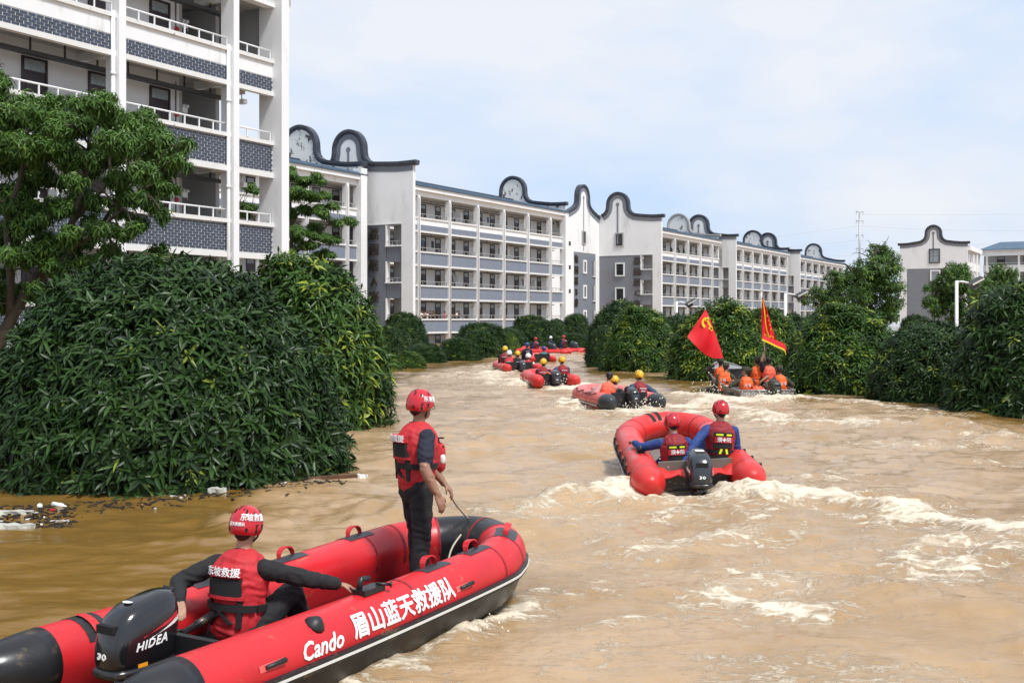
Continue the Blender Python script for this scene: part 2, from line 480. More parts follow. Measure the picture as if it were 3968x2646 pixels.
quads = np.stack([idx[:-1,:-1], idx[:-1,1:], idx[1:,1:], idx[1:,:-1]], -1).reshape(-1, 4)

def water_height(x, y):
    """nearest sheet vertex"""
    i = np.searchsorted(rows, y); i = min(max(i, 1), nR-1)
    s = x/(0.53*max(y, 5.5)+2.5)
    j = min(max(np.searchsorted(cols, s), 0), nC-1)
    return float(H[i, j])

def water_material():
    m = bpy.data.materials.new('muddy_water'); m.use_nodes = True
    nt = m.node_tree; b = nt.nodes['Principled BSDF']
    L = nt.links.new
    tc = nt.nodes.new('ShaderNodeTexCoord')
    at_ = nt.nodes.new('ShaderNodeAttribute'); at_.attribute_name = 'foam'
    mp = nt.nodes.new('ShaderNodeMapping'); mp.inputs['Scale'].default_value = (0.55, 1.0, 1.0)
    L(tc.outputs['Object'], mp.inputs['Vector'])
    # silt clouds in the water
    n1 = nt.nodes.new('ShaderNodeTexNoise'); n1.inputs['Scale'].default_value = 0.55; n1.inputs['Detail'].default_value = 7; n1.inputs['Roughness'].default_value = 0.6
    n1.inputs['Distortion'].default_value = 0.8
    L(mp.outputs[0], n1.inputs['Vector'])
    cr = nt.nodes.new('ShaderNodeValToRGB')
    cr.color_ramp.elements[0].position = 0.35; cr.color_ramp.elements[0].color = (0.315, 0.195, 0.088, 1)
    cr.color_ramp.elements[1].position = 0.68; cr.color_ramp.elements[1].color = (0.455, 0.31, 0.178, 1)
    L(n1.outputs['Fac'], cr.inputs['Fac'])
    # darker base by the hedges: their dark reflection painted in, besides less churned-up silt
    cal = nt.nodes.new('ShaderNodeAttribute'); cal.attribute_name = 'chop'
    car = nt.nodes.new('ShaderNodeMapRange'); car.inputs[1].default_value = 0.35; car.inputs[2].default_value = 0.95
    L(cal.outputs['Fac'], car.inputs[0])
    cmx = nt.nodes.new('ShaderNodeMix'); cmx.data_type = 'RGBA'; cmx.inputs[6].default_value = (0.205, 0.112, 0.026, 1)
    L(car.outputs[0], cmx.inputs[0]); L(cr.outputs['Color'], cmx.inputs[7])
    # lacy foam
    mp2 = nt.nodes.new('ShaderNodeMapping'); mp2.inputs['Scale'].default_value = (0.62, 1.0, 1.0)
    L(tc.outputs['Object'], mp2.inputs['Vector'])
    n2 = nt.nodes.new('ShaderNodeTexNoise'); n2.inputs['Scale'].default_value = 4.2; n2.inputs['Detail'].default_value = 9; n2.inputs['Roughness'].default_value = 0.72; n2.inputs['Distortion'].default_value = 1.1
    L(mp2.outputs[0], n2.inputs['Vector'])
    # lace lines: where the noise crosses its middle value
    n4 = nt.nodes.new('ShaderNodeTexNoise'); n4.inputs['Scale'].default_value = 3.0; n4.inputs['Detail'].default_value = 6; n4.inputs['Roughness'].default_value = 0.6; n4.inputs['Distortion'].default_value = 1.6
    L(mp2.outputs[0], n4.inputs['Vector'])
    s1 = nt.nodes.new('ShaderNodeMath'); s1.operation = 'SUBTRACT'; s1.inputs[1].default_value = 0.5; L(n4.outputs['Fac'], s1.inputs[0])
    s2 = nt.nodes.new('ShaderNodeMath'); s2.operation = 'ABSOLUTE'; L(s1.outputs[0], s2.inputs[0])
    s3 = nt.nodes.new('ShaderNodeMapRange'); s3.inputs[1].default_value = 0.0; s3.inputs[2].default_value = 0.055; s3.inputs[3].default_value = 0.17; s3.inputs[4].default_value = 0.0
    L(s2.outputs[0], s3.inputs[0])
    sa = nt.nodes.new('ShaderNodeMath'); sa.operation = 'ADD'; L(n2.outputs['Fac'], sa.inputs[0]); L(s3.outputs[0], sa.inputs[1])
    th = nt.nodes.new('ShaderNodeMapRange'); th.inputs[1].default_value = 0; th.inputs[2].default_value = 1; th.inputs[3].default_value = 0.80; th.inputs[4].default_value = 0.26
    L(at_.outputs['Fac'], th.inputs[0])
    sb = nt.nodes.new('ShaderNodeMath'); sb.operation = 'SUBTRACT'
    L(sa.outputs[0], sb.inputs[0]); L(th.outputs[0], sb.inputs[1])
    ml = nt.nodes.new('ShaderNodeMath'); ml.operation = 'MULTIPLY'; ml.inputs[1].default_value = 5.0; ml.use_clamp = True
    L(sb.outputs[0], ml.inputs[0])
    fm = nt.nodes.new('ShaderNodeMix'); fm.data_type = 'RGBA'
    L(ml.outputs[0], fm.inputs[0]); L(cmx.outputs[2], fm.inputs[6]); fm.inputs[7].default_value = (0.68, 0.58, 0.44, 1)
    L(fm.outputs[2], b.inputs['Base Color'])
    rr = nt.nodes.new('ShaderNodeMapRange'); rr.inputs[3].default_value = 0.06; rr.inputs[4].default_value = 0.65
    L(ml.outputs[0], rr.inputs[0]); L(rr.outputs[0], b.inputs['Roughness'])
    b.inputs['IOR'].default_value = 1.42
    # fine ripples
    mp3 = nt.nodes.new('ShaderNodeMapping'); mp3.inputs['Scale'].default_value = (0.45, 1.0, 1.0); mp3.inputs['Rotation'].default_value = (0, 0, 0.12)
    L(tc.outputs['Object'], mp3.inputs['Vector'])
    n3 = nt.nodes.new('ShaderNodeTexNoise'); n3.inputs['Scale'].default_value = 4.6; n3.inputs['Detail'].default_value = 8; n3.inputs['Roughness'].default_value = 0.62; n3.inputs['Distortion'].default_value = 0.9
    L(mp3.outputs[0], n3.inputs['Vector'])
    mp5 = nt.nodes.new('ShaderNodeMapping'); mp5.inputs['Scale'].default_value = (0.35, 1.0, 1.0); mp5.inputs['Rotation'].default_value = (0, 0, -0.18)
    L(tc.outputs['Object'], mp5.inputs['Vector'])
    n5 = nt.nodes.new('ShaderNodeTexNoise'); n5.inputs['Scale'].default_value = 17.0; n5.inputs['Detail'].default_value = 3; n5.inputs['Roughness'].default_value = 0.55; n5.inputs['Distortion'].default_value = 0.5
    L(mp5.outputs[0], n5.inputs['Vector'])
    a5 = nt.nodes.new('ShaderNodeMath'); a5.operation = 'MULTIPLY_ADD'; a5.inputs[1].default_value = 0.18
    L(n5.outputs['Fac'], a5.inputs[0]); L(n3.outputs['Fac'], a5.inputs[2])
    ad = nt.nodes.new('ShaderNodeMath'); ad.operation = 'MULTIPLY_ADD'; ad.inputs[1].default_value = 0.35
    ch = nt.nodes.new('ShaderNodeAttribute'); ch.attribute_name = 'chop'
    cm = nt.nodes.new('ShaderNodeMath'); cm.operation = 'MULTIPLY'; L(a5.outputs[0], cm.inputs[0]); L(ch.outputs['Fac'], cm.inputs[1])
    L(ml.outputs[0], ad.inputs[0]); L(cm.outputs[0], ad.inputs[2])
    bp = nt.nodes.new('ShaderNodeBump'); bp.inputs['Strength'].default_value = 0.8; bp.inputs['Distance'].default_value = 0.05
    L(ad.outputs[0], bp.inputs['Height']); L(bp.outputs['Normal'], b.inputs['Normal'])
    return m
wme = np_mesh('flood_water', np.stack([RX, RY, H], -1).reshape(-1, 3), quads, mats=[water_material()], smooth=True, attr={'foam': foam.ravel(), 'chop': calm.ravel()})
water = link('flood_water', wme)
tag(water, 'muddy brown flood water covering the street with foamy wakes', 'water', kind='structure')

# ------------------------------------------------------------------ dormitory blocks
UANG = math.atan2(0.869, 0.495)          # direction of the long facades
U = Vector((0.495, 0.869, 0)); V = Vector((0.869, -0.495, 0))
BAY, STO, COR = 5.5, 3.3, 1.9

def shared(name, mb, mats):
    """a mesh to be reused by several objects"""
    o = mb.build(name, mats)
    me = o.data
    bpy.data.objects.remove(o)
    return me

def door_mesh():
    b = MB()
    b.box(-.50,-.42,-.06,0,0,2.45,0).box(.42,.50,-.06,0,0,2.45,0).box(-.42,.42,-.06,0,2.37,2.45,0).box(-.42,.42,-.05,0,1.93,2.0,0)
    b.box(-.42,.42,-.03,0,0.02,1.93,0)
    b.box(-.34,.34,-.045,-.03,.2,.85,0).box(-.34,.34,-.045,-.03,1.0,1.75,0)
    b.box(-.42,.42,-.02,0,2.0,2.37,1)
    b.box(.30,.36,-.09,-.03,.95,1.05,2)
    return shared('door', b, [M['door'], M['paleglass'], M['railgrey']])
DOOR = door_mesh()
def rail_mesh(w, white=True):
    b = MB()
    b.tube([(0.05,0,0.36),(w-0.05,0,0.36)], 0.035, 6)
    n = max(2, int(round(w/0.78)))
    for i in range(n+1):
        x = 0.08 + (w-0.16)*i/n
        b.box(x-0.022,x+0.022,-0.022,0.022,0,0.34)
    return shared('railing', b, [M['rail'] if white else M['railgrey']])
def parapet_mesh(w, style):
    """cap + panel + slab edge; z=0 is the top of the cap, front face y=0"""
    b = MB()
    b.box(0,w,-0.10,0.16,-0.15,0,0)
    if style == 'brick':
        b.box(0,w,0.0,0.14,-1.29,-0.15,1)
    elif style == 'real':
        b.box(0,w,0.0,0.14,-1.29,-0.15,3)
    elif style == 'top':
        b.box(0,w,0.0,0.14,-0.72,-0.15,2); b.box(0,w,-0.02,0.14,-1.29,-0.72,1)
    elif style == 'topreal':
        b.box(0,w,-0.012,0.14,-0.72,-0.15,2); b.box(0,w,0.0,0.14,-1.29,-0.72,3)
    b.box(0,w,-0.08,0.16,-1.47,-1.29,0)
    return shared('parapet', b, [M['cap'], M['brickx'], M['white'], M['mortar']])
PAR = {}
RAIL = {}
def parapet(w, style):
    k = (round(w,2), style)
    if k not in PAR: PAR[k] = parapet_mesh(w, style)
    return PAR[k]
def railing(w, white):
    k = (round(w,2), white)
    if k not in RAIL: RAIL[k] = rail_mesh(w, white)
    return RAIL[k]
def lamp_box_mesh():
    b = MB()
    b.box(-.13,.13,-.06,0,-.10,.10,0)
    for s in (-1,1):
        b.tube([(s*.09,-.03,.14),(s*.09,-.12,.17)], [.045,.075], 8)
    b.tube([(0.17,-.02,-.1),(0.17,-.02,-.2)], .012, 5)
    return shared('emergency_light', b, [M['pipe']])
LAMPBOX = lamp_box_mesh()

# wok-ear gable profile: half width 1 = wall edge, heights above the eave in metres
def ear_profile(hw, bulb=1.72, rise=3.7, n=10, tipout=0.35):
    pts = []
    r = bulb
    zc = rise - r
    for i in range(n+1):
        a = math.pi/2*(1 - i/n)
        pts.append((r*math.cos(a), zc + r*math.sin(a)))
    pts += [(r+0.02, zc-0.35), (r+0.10, zc-0.75), (r+0.35, zc-1.12), (r+0.85, zc-1.42)]
    z1 = zc-1.42; x1 = r+0.85
    xe = hw + tipout
    for t in (0.2,0.4,0.6,0.8,0.93,1.0):
        pts.append((x1+(xe-x1)*t, z1*(1-t)**1.6 + 0.10*max(0,t-0.6)/0.4))
    return pts

def gable(parent, P, hw, z_eave, z0, bulb=1.72, rise=3.7, lo=None, hi=None, thick=0.38, wallmat='white2', backmat=None, band=True, key=True, coping='coping'):
    """P(s,z,d) maps gable coordinates (s right, z up, d into the building) to block space; lo/hi clip in s"""
    prof = ear_profile(hw, bulb, rise)
    full = [(-x, z) for x, z in prof[::-1]] + prof[1:]
    lo = -hw if lo is None else lo; hi = hw if hi is None else hi
    top = [(s, z+z_eave) for s, z in full]
    def zat(s):
        for (a, za), (c, zb) in zip(top[:-1], top[1:]):
            if a <= s <= c or c <= s <= a:
                return za + (zb-za)*((s-a)/((c-a) or 1))
        return top[0][1] if s < top[0][0] else top[-1][1]
    body = [(lo, zat(lo))] + [p for p in top if lo < p[0] < hi] + [(hi, zat(hi))]
    outline = [(lo, z0)] + body + [(hi, z0)]
    b = MB(); n = len(outline)
    front = [P(s, z, 0) for s, z in outline]; back = [P(s, z, thick) for s, z in outline]
    b.add(front+back, [tuple(range(n))], 0)
    b.f.append(tuple(range(n, 2*n))[::-1]); b.m.append(1); b.s.append(False)
    for i in range(n):
        j = (i+1) % n
        b.f.append((i, n+i, n+j, j)); b.m.append(0); b.s.append(False)
    wall = b.build('gable_wall', [M[wallmat], M[backmat or wallmat]], parent)
    # coping strip following the curve
    def offs(pts, o):
        out = []
        for i, (s, z) in enumerate(pts):
            a = pts[max(i-1,0)]; c = pts[min(i+1,len(pts)-1)]
            tx, tz = c[0]-a[0], c[1]-a[1]; L = math.hypot(tx, tz) or 1
            out.append((s + tz/L*o, z - tx/L*o))
        return out
    line = [p for p in top if lo-0.5 < p[0] < hi+0.5]
    c0 = offs(line, -0.10); c1 = offs(line, 0.34); c2 = offs(line, 0.12)
    b = MB(); rings = []
    for (s0,z0_),(s1,z1),(s2,z2) in zip(c0, c1, c2):
        rings.append([P(s0,z0_,-0.16), P(s0,z0_,thick+0.16), P(s2,z2,thick+0.16), P(s1,z1,thick+0.05), P(s1,z1,-0.05), P(s2,z2,-0.16)])
    b.rings(rings, 0, True, True, False)
    b.build('coping', M[coping], wall)
    if band:
        i0 = offs(line, 0.33); i1 = offs(line, 0.82)
        cl = lambda p: (min(max(p[0], lo+0.01), hi-0.01), p[1])
        b = MB(); vs = []
        for p, q in zip(i0, i1): vs += [P(*cl(p), -0.025), P(*cl(q), -0.025)]
        b.add(vs, [(2*i, 2*i+2, 2*i+3, 2*i+1) for i in range(len(i0)-1)], 0)
        b.build('brick_band', M[band if isinstance(band, str) else 'bricky_soft'], wall)
    if key:
        b = MB(); zc = z_eave + rise - bulb - 0.05; r = 0.26
        circ = [P(r*math.cos(t*math.pi/8), zc + r*math.sin(t*math.pi/8), -0.03) for t in range(16)]
        b.add(circ, [tuple(range(16))])
        kz = zc-0.2; kb = zc - key
        b.add([P(-.12,kb,-.03),P(.12,kb,-.03),P(.12,kz,-.03),P(-.12,kz,-.03)], [(0,1,2,3)])
        b.build('keyhole_ornament', M['bricky_soft'], wall)
    return wall

def framed_window(parent, P, s, z, w, h, fr=0.16, frame='white', taper=0.0, glassmat='glass'):
    """P maps (s,z,d): real frame standing proud of the wall, pane set back inside it"""
    b = MB()
    def bx(s0,s1,z0,z1,d0,d1):
        v = [P(s0,z0,d0),P(s1,z0,d0),P(s1,z0,d1),P(s0,z0,d1),P(s0,z1,d0),P(s1,z1,d0),P(s1,z1,d1),P(s0,z1,d1)]
        b.add(v, [(0,3,2,1),(4,5,6,7),(0,1,5,4),(1,2,6,5),(2,3,7,6),(3,0,4,7)])
    bx(s-w/2-fr, s-w/2, z-h/2-fr, z+h/2+fr, -0.12, 0.01); bx(s+w/2, s+w/2+fr, z-h/2-fr, z+h/2+fr, -0.12, 0.01)
    bx(s-w/2, s+w/2, z-h/2-fr, z-h/2, -0.12, 0.01); bx(s-w/2, s+w/2, z+h/2, z+h/2+fr, -0.12, 0.01)
    o = b.build('window', M[frame], parent)
    g = MB(); g.add([P(s-w/2,z-h/2,-0.02),P(s+w/2,z-h/2,-0.02),P(s+w/2,z+h/2,-0.02),P(s-w/2,z+h/2,-0.02)], [(0,1,2,3)])
    g.build('pane', M[glassmat], o)
    g = MB()
    for zz in (z, z+h*0.22):
        g.add([P(s-w/2,zz-.025,-0.035),P(s+w/2,zz-.025,-0.035),P(s+w/2,zz+.025,-0.035),P(s-w/2,zz+.025,-0.035)], [(0,1,2,3)])
    g.build('glazing_bar', M['dark'], o)
    return o

def text_mesh(body, size, extrude=0.01, shear=0.0, spacing=1.0, bold=0.0, align='CENTER', res=2):
    cu = bpy.data.curves.new('lettering', 'FONT')
    cu.body = body; cu.size = size; cu.extrude = extrude; cu.shear = shear; cu.space_character = spacing
    cu.offset = bold
    cu.align_x = align; cu.align_y = 'CENTER'; cu.resolution_u = res
    o = bpy.data.objects.new('lettering', cu)
    TMP.collection.objects.link(o)
    vl = TMP.view_layers[0]; vl.update()
    me = bpy.data.meshes.new_from_object(o.evaluated_get(vl.depsgraph))
    bpy.data.objects.remove(o); bpy.data.curves.remove(cu)
    me.name = 'lettering'
    return me
def lettering(body, size, m, fn, parent, extrude=0.008, name='lettering', **kw):
    """text mesh whose points (x,y,z) are mapped through fn"""
    wt = kw.pop('bold', 0.0)
    me = text_mesh(body, size, extrude, **kw)
    if len(me.vertices):        # cut the strokes so that they can bend over a curved surface
        bm = bmesh.new(); bm.from_mesh(me)
        ys = [v.co.y for v in bm.verts]; xs = [v.co.x for v in bm.verts]
        st = size/7
        for ax, lo, hi in ((1, min(ys), max(ys)), (0, min(xs), max(xs))):
            q = lo + st
            while q < hi:
                n_ = [0,0,0]; n_[ax] = 1; c_ = [0,0,0]; c_[ax] = q
                bmesh.ops.bisect_plane(bm, geom=bm.verts[:]+bm.edges[:]+bm.faces[:], plane_co=c_, plane_no=n_)
                q += st
        bm.to_mesh(me); bm.free()
    if wt:
        n0 = len(me.vertices); co = np.empty(n0*3, np.float32); me.vertices.foreach_get('co', co); co = co.reshape(-1,3)
        fs = [tuple(p.vertices) for p in me.polygons]
        V_ = []; F_ = []
        for k, (ox, oy) in enumerate(((0,0),(wt,0),(-wt,0),(0,wt),(0,-wt))):
            c2 = co + np.array([ox, oy, k*0.0004*max(1, size/.3)]); V_.append(c2); F_ += [tuple(i+n0*k for i in f) for f in fs]
        bpy.data.meshes.remove(me); me = bpy.data.meshes.new('lettering'); me.from_pydata(np.concatenate(V_).tolist(), [], F_)
    for v in me.vertices: v.co = fn(v.co.copy())
    me.materials.clear(); me.materials.append(M[m] if isinstance(m, str) else m)
    me.update()
    return link(name, me, parent)

def facade(root, x0, x1, zc0, kcaps=4, first_col=None, white_rail=True, skip_before=None, doors=True, pipes=True, col_w=0.30, ducts=True, real_cols=()):
    """open-corridor facade along local x, front face y=0, with parapets, columns, doors and railings"""
    xs = []
    x = x0 if first_col is None else first_col
    while x < x1 - 0.3: xs.append(x); x += BAY
    top_cap = zc0 + STO*(kcaps-1)
    for i, xc in enumerate(xs):
        b = MB(); b.box(xc, xc+col_w, -0.22, 0.32, -1.0, top_cap+2.05)
        b.build('column', M['white'], root)
        if pipes:
            b = MB(); b.tube([(xc+0.12,-0.30,-1.0),(xc+0.12,-0.30,top_cap+1.75),(xc+0.10,-0.12,top_cap+2.15)], 0.07, 6)
            b.build('downpipe', M['pipe'], root)
    edges = xs + [x1]
    for i in range(len(xs)):
        a, c = xs[i]+col_w, edges[i+1]
        w = c-a
        if w < 0.4: continue
        for k in range(kcaps):
            zc = zc0+STO*k
            link('parapet', parapet(w, 'top' if k == kcaps-1 else 'brick'), root, (a, 0, zc))
            link('railing', railing(w, white_rail and False), root, (a, 0.05, zc))
            if ducts:
                pass
        if doors:
            for k in range(-1, kcaps):
                zc = zc0+STO*k
                for dx in (0.75, 3.55):
                    if dx+0.5 < w:
                        link('door', DOOR, root, (a+dx, COR-0.001, zc-0.80))
                if w > 3: link('emergency_light', LAMPBOX, root, (a+2.1, COR, zc+1.15))
    return xs

def block(name, label, origin, x0, x1, zc0, far_gable=True, depth=14.4, first_col=None, kcaps=4, far_ctr=7.2, near_x=None):
    root = empty(name, origin, UANG)
    tag(root, label, 'building', 'dormitory blocks along the flooded street')
    top = zc0 + STO*(kcaps-1)
    xs = facade(root, x0, x1, zc0, kcaps, first_col)
    b = MB(); b.box(x0, x1, COR, COR+0.2, -1, top+2.05); b.build('corridor_wall', M['corridor'], root)
    for k in range(kcaps+1):
        zf = zc0+STO*k-0.80
        b = MB(); b.box(x0, x1, 0.14 if k < kcaps else 0.0, COR, zf-0.55, zf, 0); b.build('floor_slab', M['concrete'], root)
        b = MB(); b.tube([(x0, 1.35, zf-0.80), (x1-0.4, 1.35, zf-0.80)], 0.055, 6)
        for xx in np.arange(x0+1, x1, 2.75): b.box(xx-.02, xx+.02, 1.33, 1.37, zf-0.8, zf-0.55)
        b.build('conduit', M['dark'], root)
    # fascia and roof
    b = MB(); b.box(x0-0.1, x1+0.1, -0.10, 0.35, top+2.05, top+2.55); b.box(x0-0.1, x1+0.1, -0.42, 0.35, top+2.553, top+2.95)
    b.build('fascia', M['white'], root)
    e = top+2.95
    b = MB()
    v = [(x0-0.1,-0.55,e+0.003),(x1+0.1,-0.55,e+0.003),(x1+0.1,depth/2,e+1.75),(x0-0.1,depth/2,e+1.75),(x1+0.1,depth+.5,e),(x0-0.1,depth+.5,e)]
    v += [(p[0],p[1],p[2]+0.12) for p in v]
    b.add(v, [(6,7,8,9),(9,8,10,11),(0,3,2,1),(3,5,4,2),(0,1,7,6),(5,11,10,4),(1,2,8,7),(2,4,10,8),(0,6,9,3),(3,9,11,5)])
    rf = b.build('roof', M['roof'], root)
    b = MB()
    nseam = int((x1-x0)/0.5)
    for i in range(nseam):
        xx = x0 + (i+0.5)*(x1-x0)/nseam
        b.add([(xx-.05,-0.56,e+.13),(xx+.05,-0.56,e+.13),(xx+.05,depth/2,e+1.88),(xx-.05,depth/2,e+1.88),(xx,-0.56,e+.21),(xx,depth/2,e+1.96)], [(0,4,5,3),(4,1,2,5),(0,1,4)])
    r2 = b.build('tile_ridges', M['roof'], rf); r2['kind'] = 'stuff'
    b = MB(); b.tube([(x0,depth/2,e+1.95),(x1,depth/2,e+1.95)], 0.16, 6); b.build('ridge', M['coping'], rf)
    # body behind
    b = MB(); b.box(x0, x1, COR+0.2, depth, -1, e-0.02); b.build('room_block', M['white2'], root)
    return root, top, xs

LB = Vector((-9.58, 108.0, 0))
ZB = 2.5
def wall_piece(root, x0, x1, y0, y1, z0, z1, m, name):
    b = MB(); b.box(x0, x1, y0, y1, z0, z1); return b.build(name, M[m], root)

def gable_openings(root, xg, ctr, slots, s0, s1, th=0.4, brick='bricky', zc0=ZB, hi=None):
    """balcony openings near the right edge of a gable: dark recess, white jamb, cap and railing; drawn just behind/at wall plane"""
    pass

# --- block next to the near one: only its right end shows
bl, top, _ = block('dormitory_block', 'dormitory block glimpsed between the near balconies and the dark brick end wall', LB, -62.0, -7.9, ZB, first_col=-62.0+ (54.1 % BAY) - 2.6)
PbackBL = lambda s, z, d: (-7.9 - 0.0 + 0.4 - d, 7.2 - s, z)
gable(bl, lambda s, z, d: (-8.2 + d, 7.2 - s, z), 7.2, 16.5, 12.0, 2.0, 4.0, wallmat='mould', band=False, key=False)
wall_piece(bl, -8.9, -8.0, -0.55, 0.35, -1, 16.0, 'white', 'end_pier')

# --- block B: brick end wall protruding into the street, long facade, ear gable at its far end
bB, top, _ = block('dormitory_block', 'long five storey dormitory block with spectators on its lowest visible balcony', LB, -6.8, 32.5, ZB, first_col=0.66-BAY)
gable(bB, lambda s, z, d: (32.1 + d, 7.2 - s, z), 7.2, 16.5, 12.0, 1.75, 3.7, wallmat='mould', band=False, key=False)
wall_piece(bB, 31.6, 32.45, -0.5, 0.3, -1, 15.2, 'white', 'end_pier')

def end_gable(root, xg, ctr, hw, protr_y, zc0=ZB, letters=None, brick='bricky', wins=None, lo=None, opening=True, z_eave=16.4, z_grey=11.1, key=6.0, bulb=1.72, rise=3.4, letter_s=None, size=1.0):
    """gable facing the viewer at x=xg; right edge at s=hw; grey brick field from z_grey down with balcony openings at its right"""
    P = lambda s, z, d: (xg + d, ctr - s, z)
    w = gable(root, P, hw, z_eave, z_grey, bulb, rise, lo=lo, key=key, band=brick)
    lo = -hw if lo is None else lo
    sR = hw - 1.25            # end of brick field
    o1, o0 = sR - 0.02, sR - 1.75   # balcony opening
    def bx(b, s0, s1, z0, z1, d0, d1, mi=0):
        v = [P(s0,z0,d0),P(s1,z0,d0),P(s1,z0,d1),P(s0,z0,d1),P(s0,z1,d0),P(s1,z1,d0),P(s1,z1,d1),P(s0,z1,d1)]
        b.add(v, [(0,3,2,1),(4,5,6,7),(0,1,5,4),(1,2,6,5),(2,3,7,6),(3,0,4,7)], mi)
    b = MB(); bx(b, sR, hw, -1, z_grey, 0, 0.38); b.build('corner_pier', M['white2'], root)
    b = MB(); bx(b, lo, o0, -1, z_grey-0.12, 0.03, 0.38); b.build('brick_wall', M[brick], root)
    b = MB(); bx(b, lo, sR, z_grey-0.12, z_grey, -0.03, 0.30); b.build('string_course', M['white'], root)
    for k in range(0, 3):
        zc = zc0+STO*k
        ztop = min(zc + 1.85, z_grey-0.12)
        nxt = zc+STO-1.47
        b = MB(); bx(b, o0, o1, zc-1.35, zc-0.12, 0.10, 0.30); b.build('brick_wall', M[brick], root)
        b = MB(); bx(b, o0, o1, ztop, min(zc+STO-1.35, z_grey-0.12), 0.03, 0.35); b.build('brick_wall', M[brick], root)
        b = MB(); bx(b, o0-0.02, o1, zc-0.12, zc, -0.06, 0.34); b.build('sill', M['white'], root)
        b = MB(); bx(b, o0, o0+0.14, zc, ztop, -0.02, 0.5); b.build('jamb', M['white'], root)
        b = MB(); bx(b, o0-0.2, o1+0.25, zc-0.6, ztop+0.2, 1.55, 1.65); b.build('recess_wall', M['greywall'], root)
        b = MB(); bx(b, o1-0.55, o1+0.25, zc-0.6, ztop+0.2, 1.50, 1.545); b.build('recess_panel', M['corridor'], root)
        b = MB(); bx(b, o0-0.2, o1+0.3, ztop, ztop+0.1, 0.36, 1.6); b.build('soffit', M['concrete'], root)
        b = MB()
        bx(b, o0+0.14, o1, zc+0.34, zc+0.40, 0.1, 0.15)
        for i in range(4):
            s = o0+0.2+(o1-o0-0.25)*i/3
            bx(b, s-.02, s+.02, zc, zc+0.34, 0.1, 0.14)
        b.build('railing', M['railgrey'], root)
    if letters:
        for i, ch in enumerate(letters):
            zl = z_grey - 1.0 - i*1.42
            lettering(ch, size*1.15, 'sign', lambda c, zl=zl: Vector(P(letter_s + c.x, zl + c.y, -0.06 - c.z)), root, extrude=0.04, bold=0.006)
    for (s, z, ww, hh) in (wins or []):
        framed_window(root, P, s, z, ww, hh)
    return P

end_gable(bB, -7.2, 2.2, 7.2, -5, letters='荔园居A座', letter_s=2.95)
# small dark projecting brackets on the pier beside the ear gable
for k in range(3):
    b = MB(); b.box(32.46, 32.75, -0.62, -0.30, 5.6+k*2.9, 6.1+k*2.9); b.build('pipe_bracket', M['dark'], bB)

# --- cross wing with the B sign
wing = empty('dormitory_wing', LB, UANG)
tag(wing, 'narrow cross wing seen edge-on with a pointed-looking ear gable and slit windows', 'building')
Pw = lambda s, z, d: (43.7 + s, 3.0 + d, z)
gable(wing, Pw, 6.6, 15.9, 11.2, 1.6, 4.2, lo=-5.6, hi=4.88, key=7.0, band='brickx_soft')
b = MB()
def wbx(b, s0,s1,z0,z1,d0,d1,mi=0):
    v = [Pw(s0,z0,d0),Pw(s1,z0,d0),Pw(s1,z0,d1),Pw(s0,z0,d1),Pw(s0,z1,d0),Pw(s1,z1,d0),Pw(s1,z1,d1),Pw(s0,z1,d1)]
    b.add(v, [(0,3,2,1),(4,5,6,7),(0,1,5,4),(1,2,6,5),(2,3,7,6),(3,0,4,7)], mi)
wbx(b, -5.6,-2.9,-1,11.2,0,0.38); wbx(b, 3.7,4.88,-1,11.2,0,0.38); b.build('corner_pier', M['white'], wing)
b = MB(); wbx(b, -2.9,3.7,-1,11.2,0.03,0.38); b.build('brick_wall', M['brickx_soft'], wing)
b = MB(); wbx(b, -9,4.88,-1,15.4,0.4,9.0); b.build('room_block', M['white2'], wing)
for k in range(3):
    framed_window(wing, lambda s,z,d: Pw(s,z,d+0.03), 0.35, 9.35-k*STO, 0.55, 1.35, 0.22)
    z = 9.2-k*STO
    b = MB(); wbx(b, 2.75, 3.72, z-0.9, z+1.0, -0.01, 0.03); b.build('recess_wall', M['greywall'], wing)
    b = MB(); wbx(b, 2.75, 2.95, z-0.9, z+1.0, -0.05, -0.012); b.build('shutter', M['dark'], wing)
    b = MB(); wbx(b, 2.65, 3.75, z-1.1, z-0.98, -0.12, 0.03); b.build('sill', M['white'], wing)
for i, ch in enumerate('怡园居B座'):
    lettering(ch, 1.15, 'sign', lambda c, i=i: Vector(Pw(-2.2 + c.x, 10.2-i*1.42 + c.y, -0.05 - c.z)), wing, extrude=0.04, bold=0.006)
framed_window(wing, Pw, 0.0, 13.2, 0.9, 1.5, 0.14, 'greywall')

# --- block C
bC, top, _ = block('dormitory_block', 'dormitory block whose grey brick end wall carries the C sign', LB, 49.0, 88.6, ZB, first_col=68.2-BAY*3)
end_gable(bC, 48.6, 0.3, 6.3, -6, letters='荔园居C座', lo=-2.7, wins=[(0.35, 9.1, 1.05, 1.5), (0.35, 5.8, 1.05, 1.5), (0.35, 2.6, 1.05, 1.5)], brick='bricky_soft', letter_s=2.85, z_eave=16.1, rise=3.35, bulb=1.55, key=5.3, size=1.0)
framed_window(bC, lambda s, z, d: (48.6+d, 0.3-s, z), 0.25, 13.1, 1.0, 1.6, 0.16, 'greywall')
gable(bC, lambda s, z, d: (88.2 + d, 7.0 - s, z), 7.0, 16.3, 12.0, 1.9, 3.8, wallmat='mould', band=False, key=False, coping='concrete')
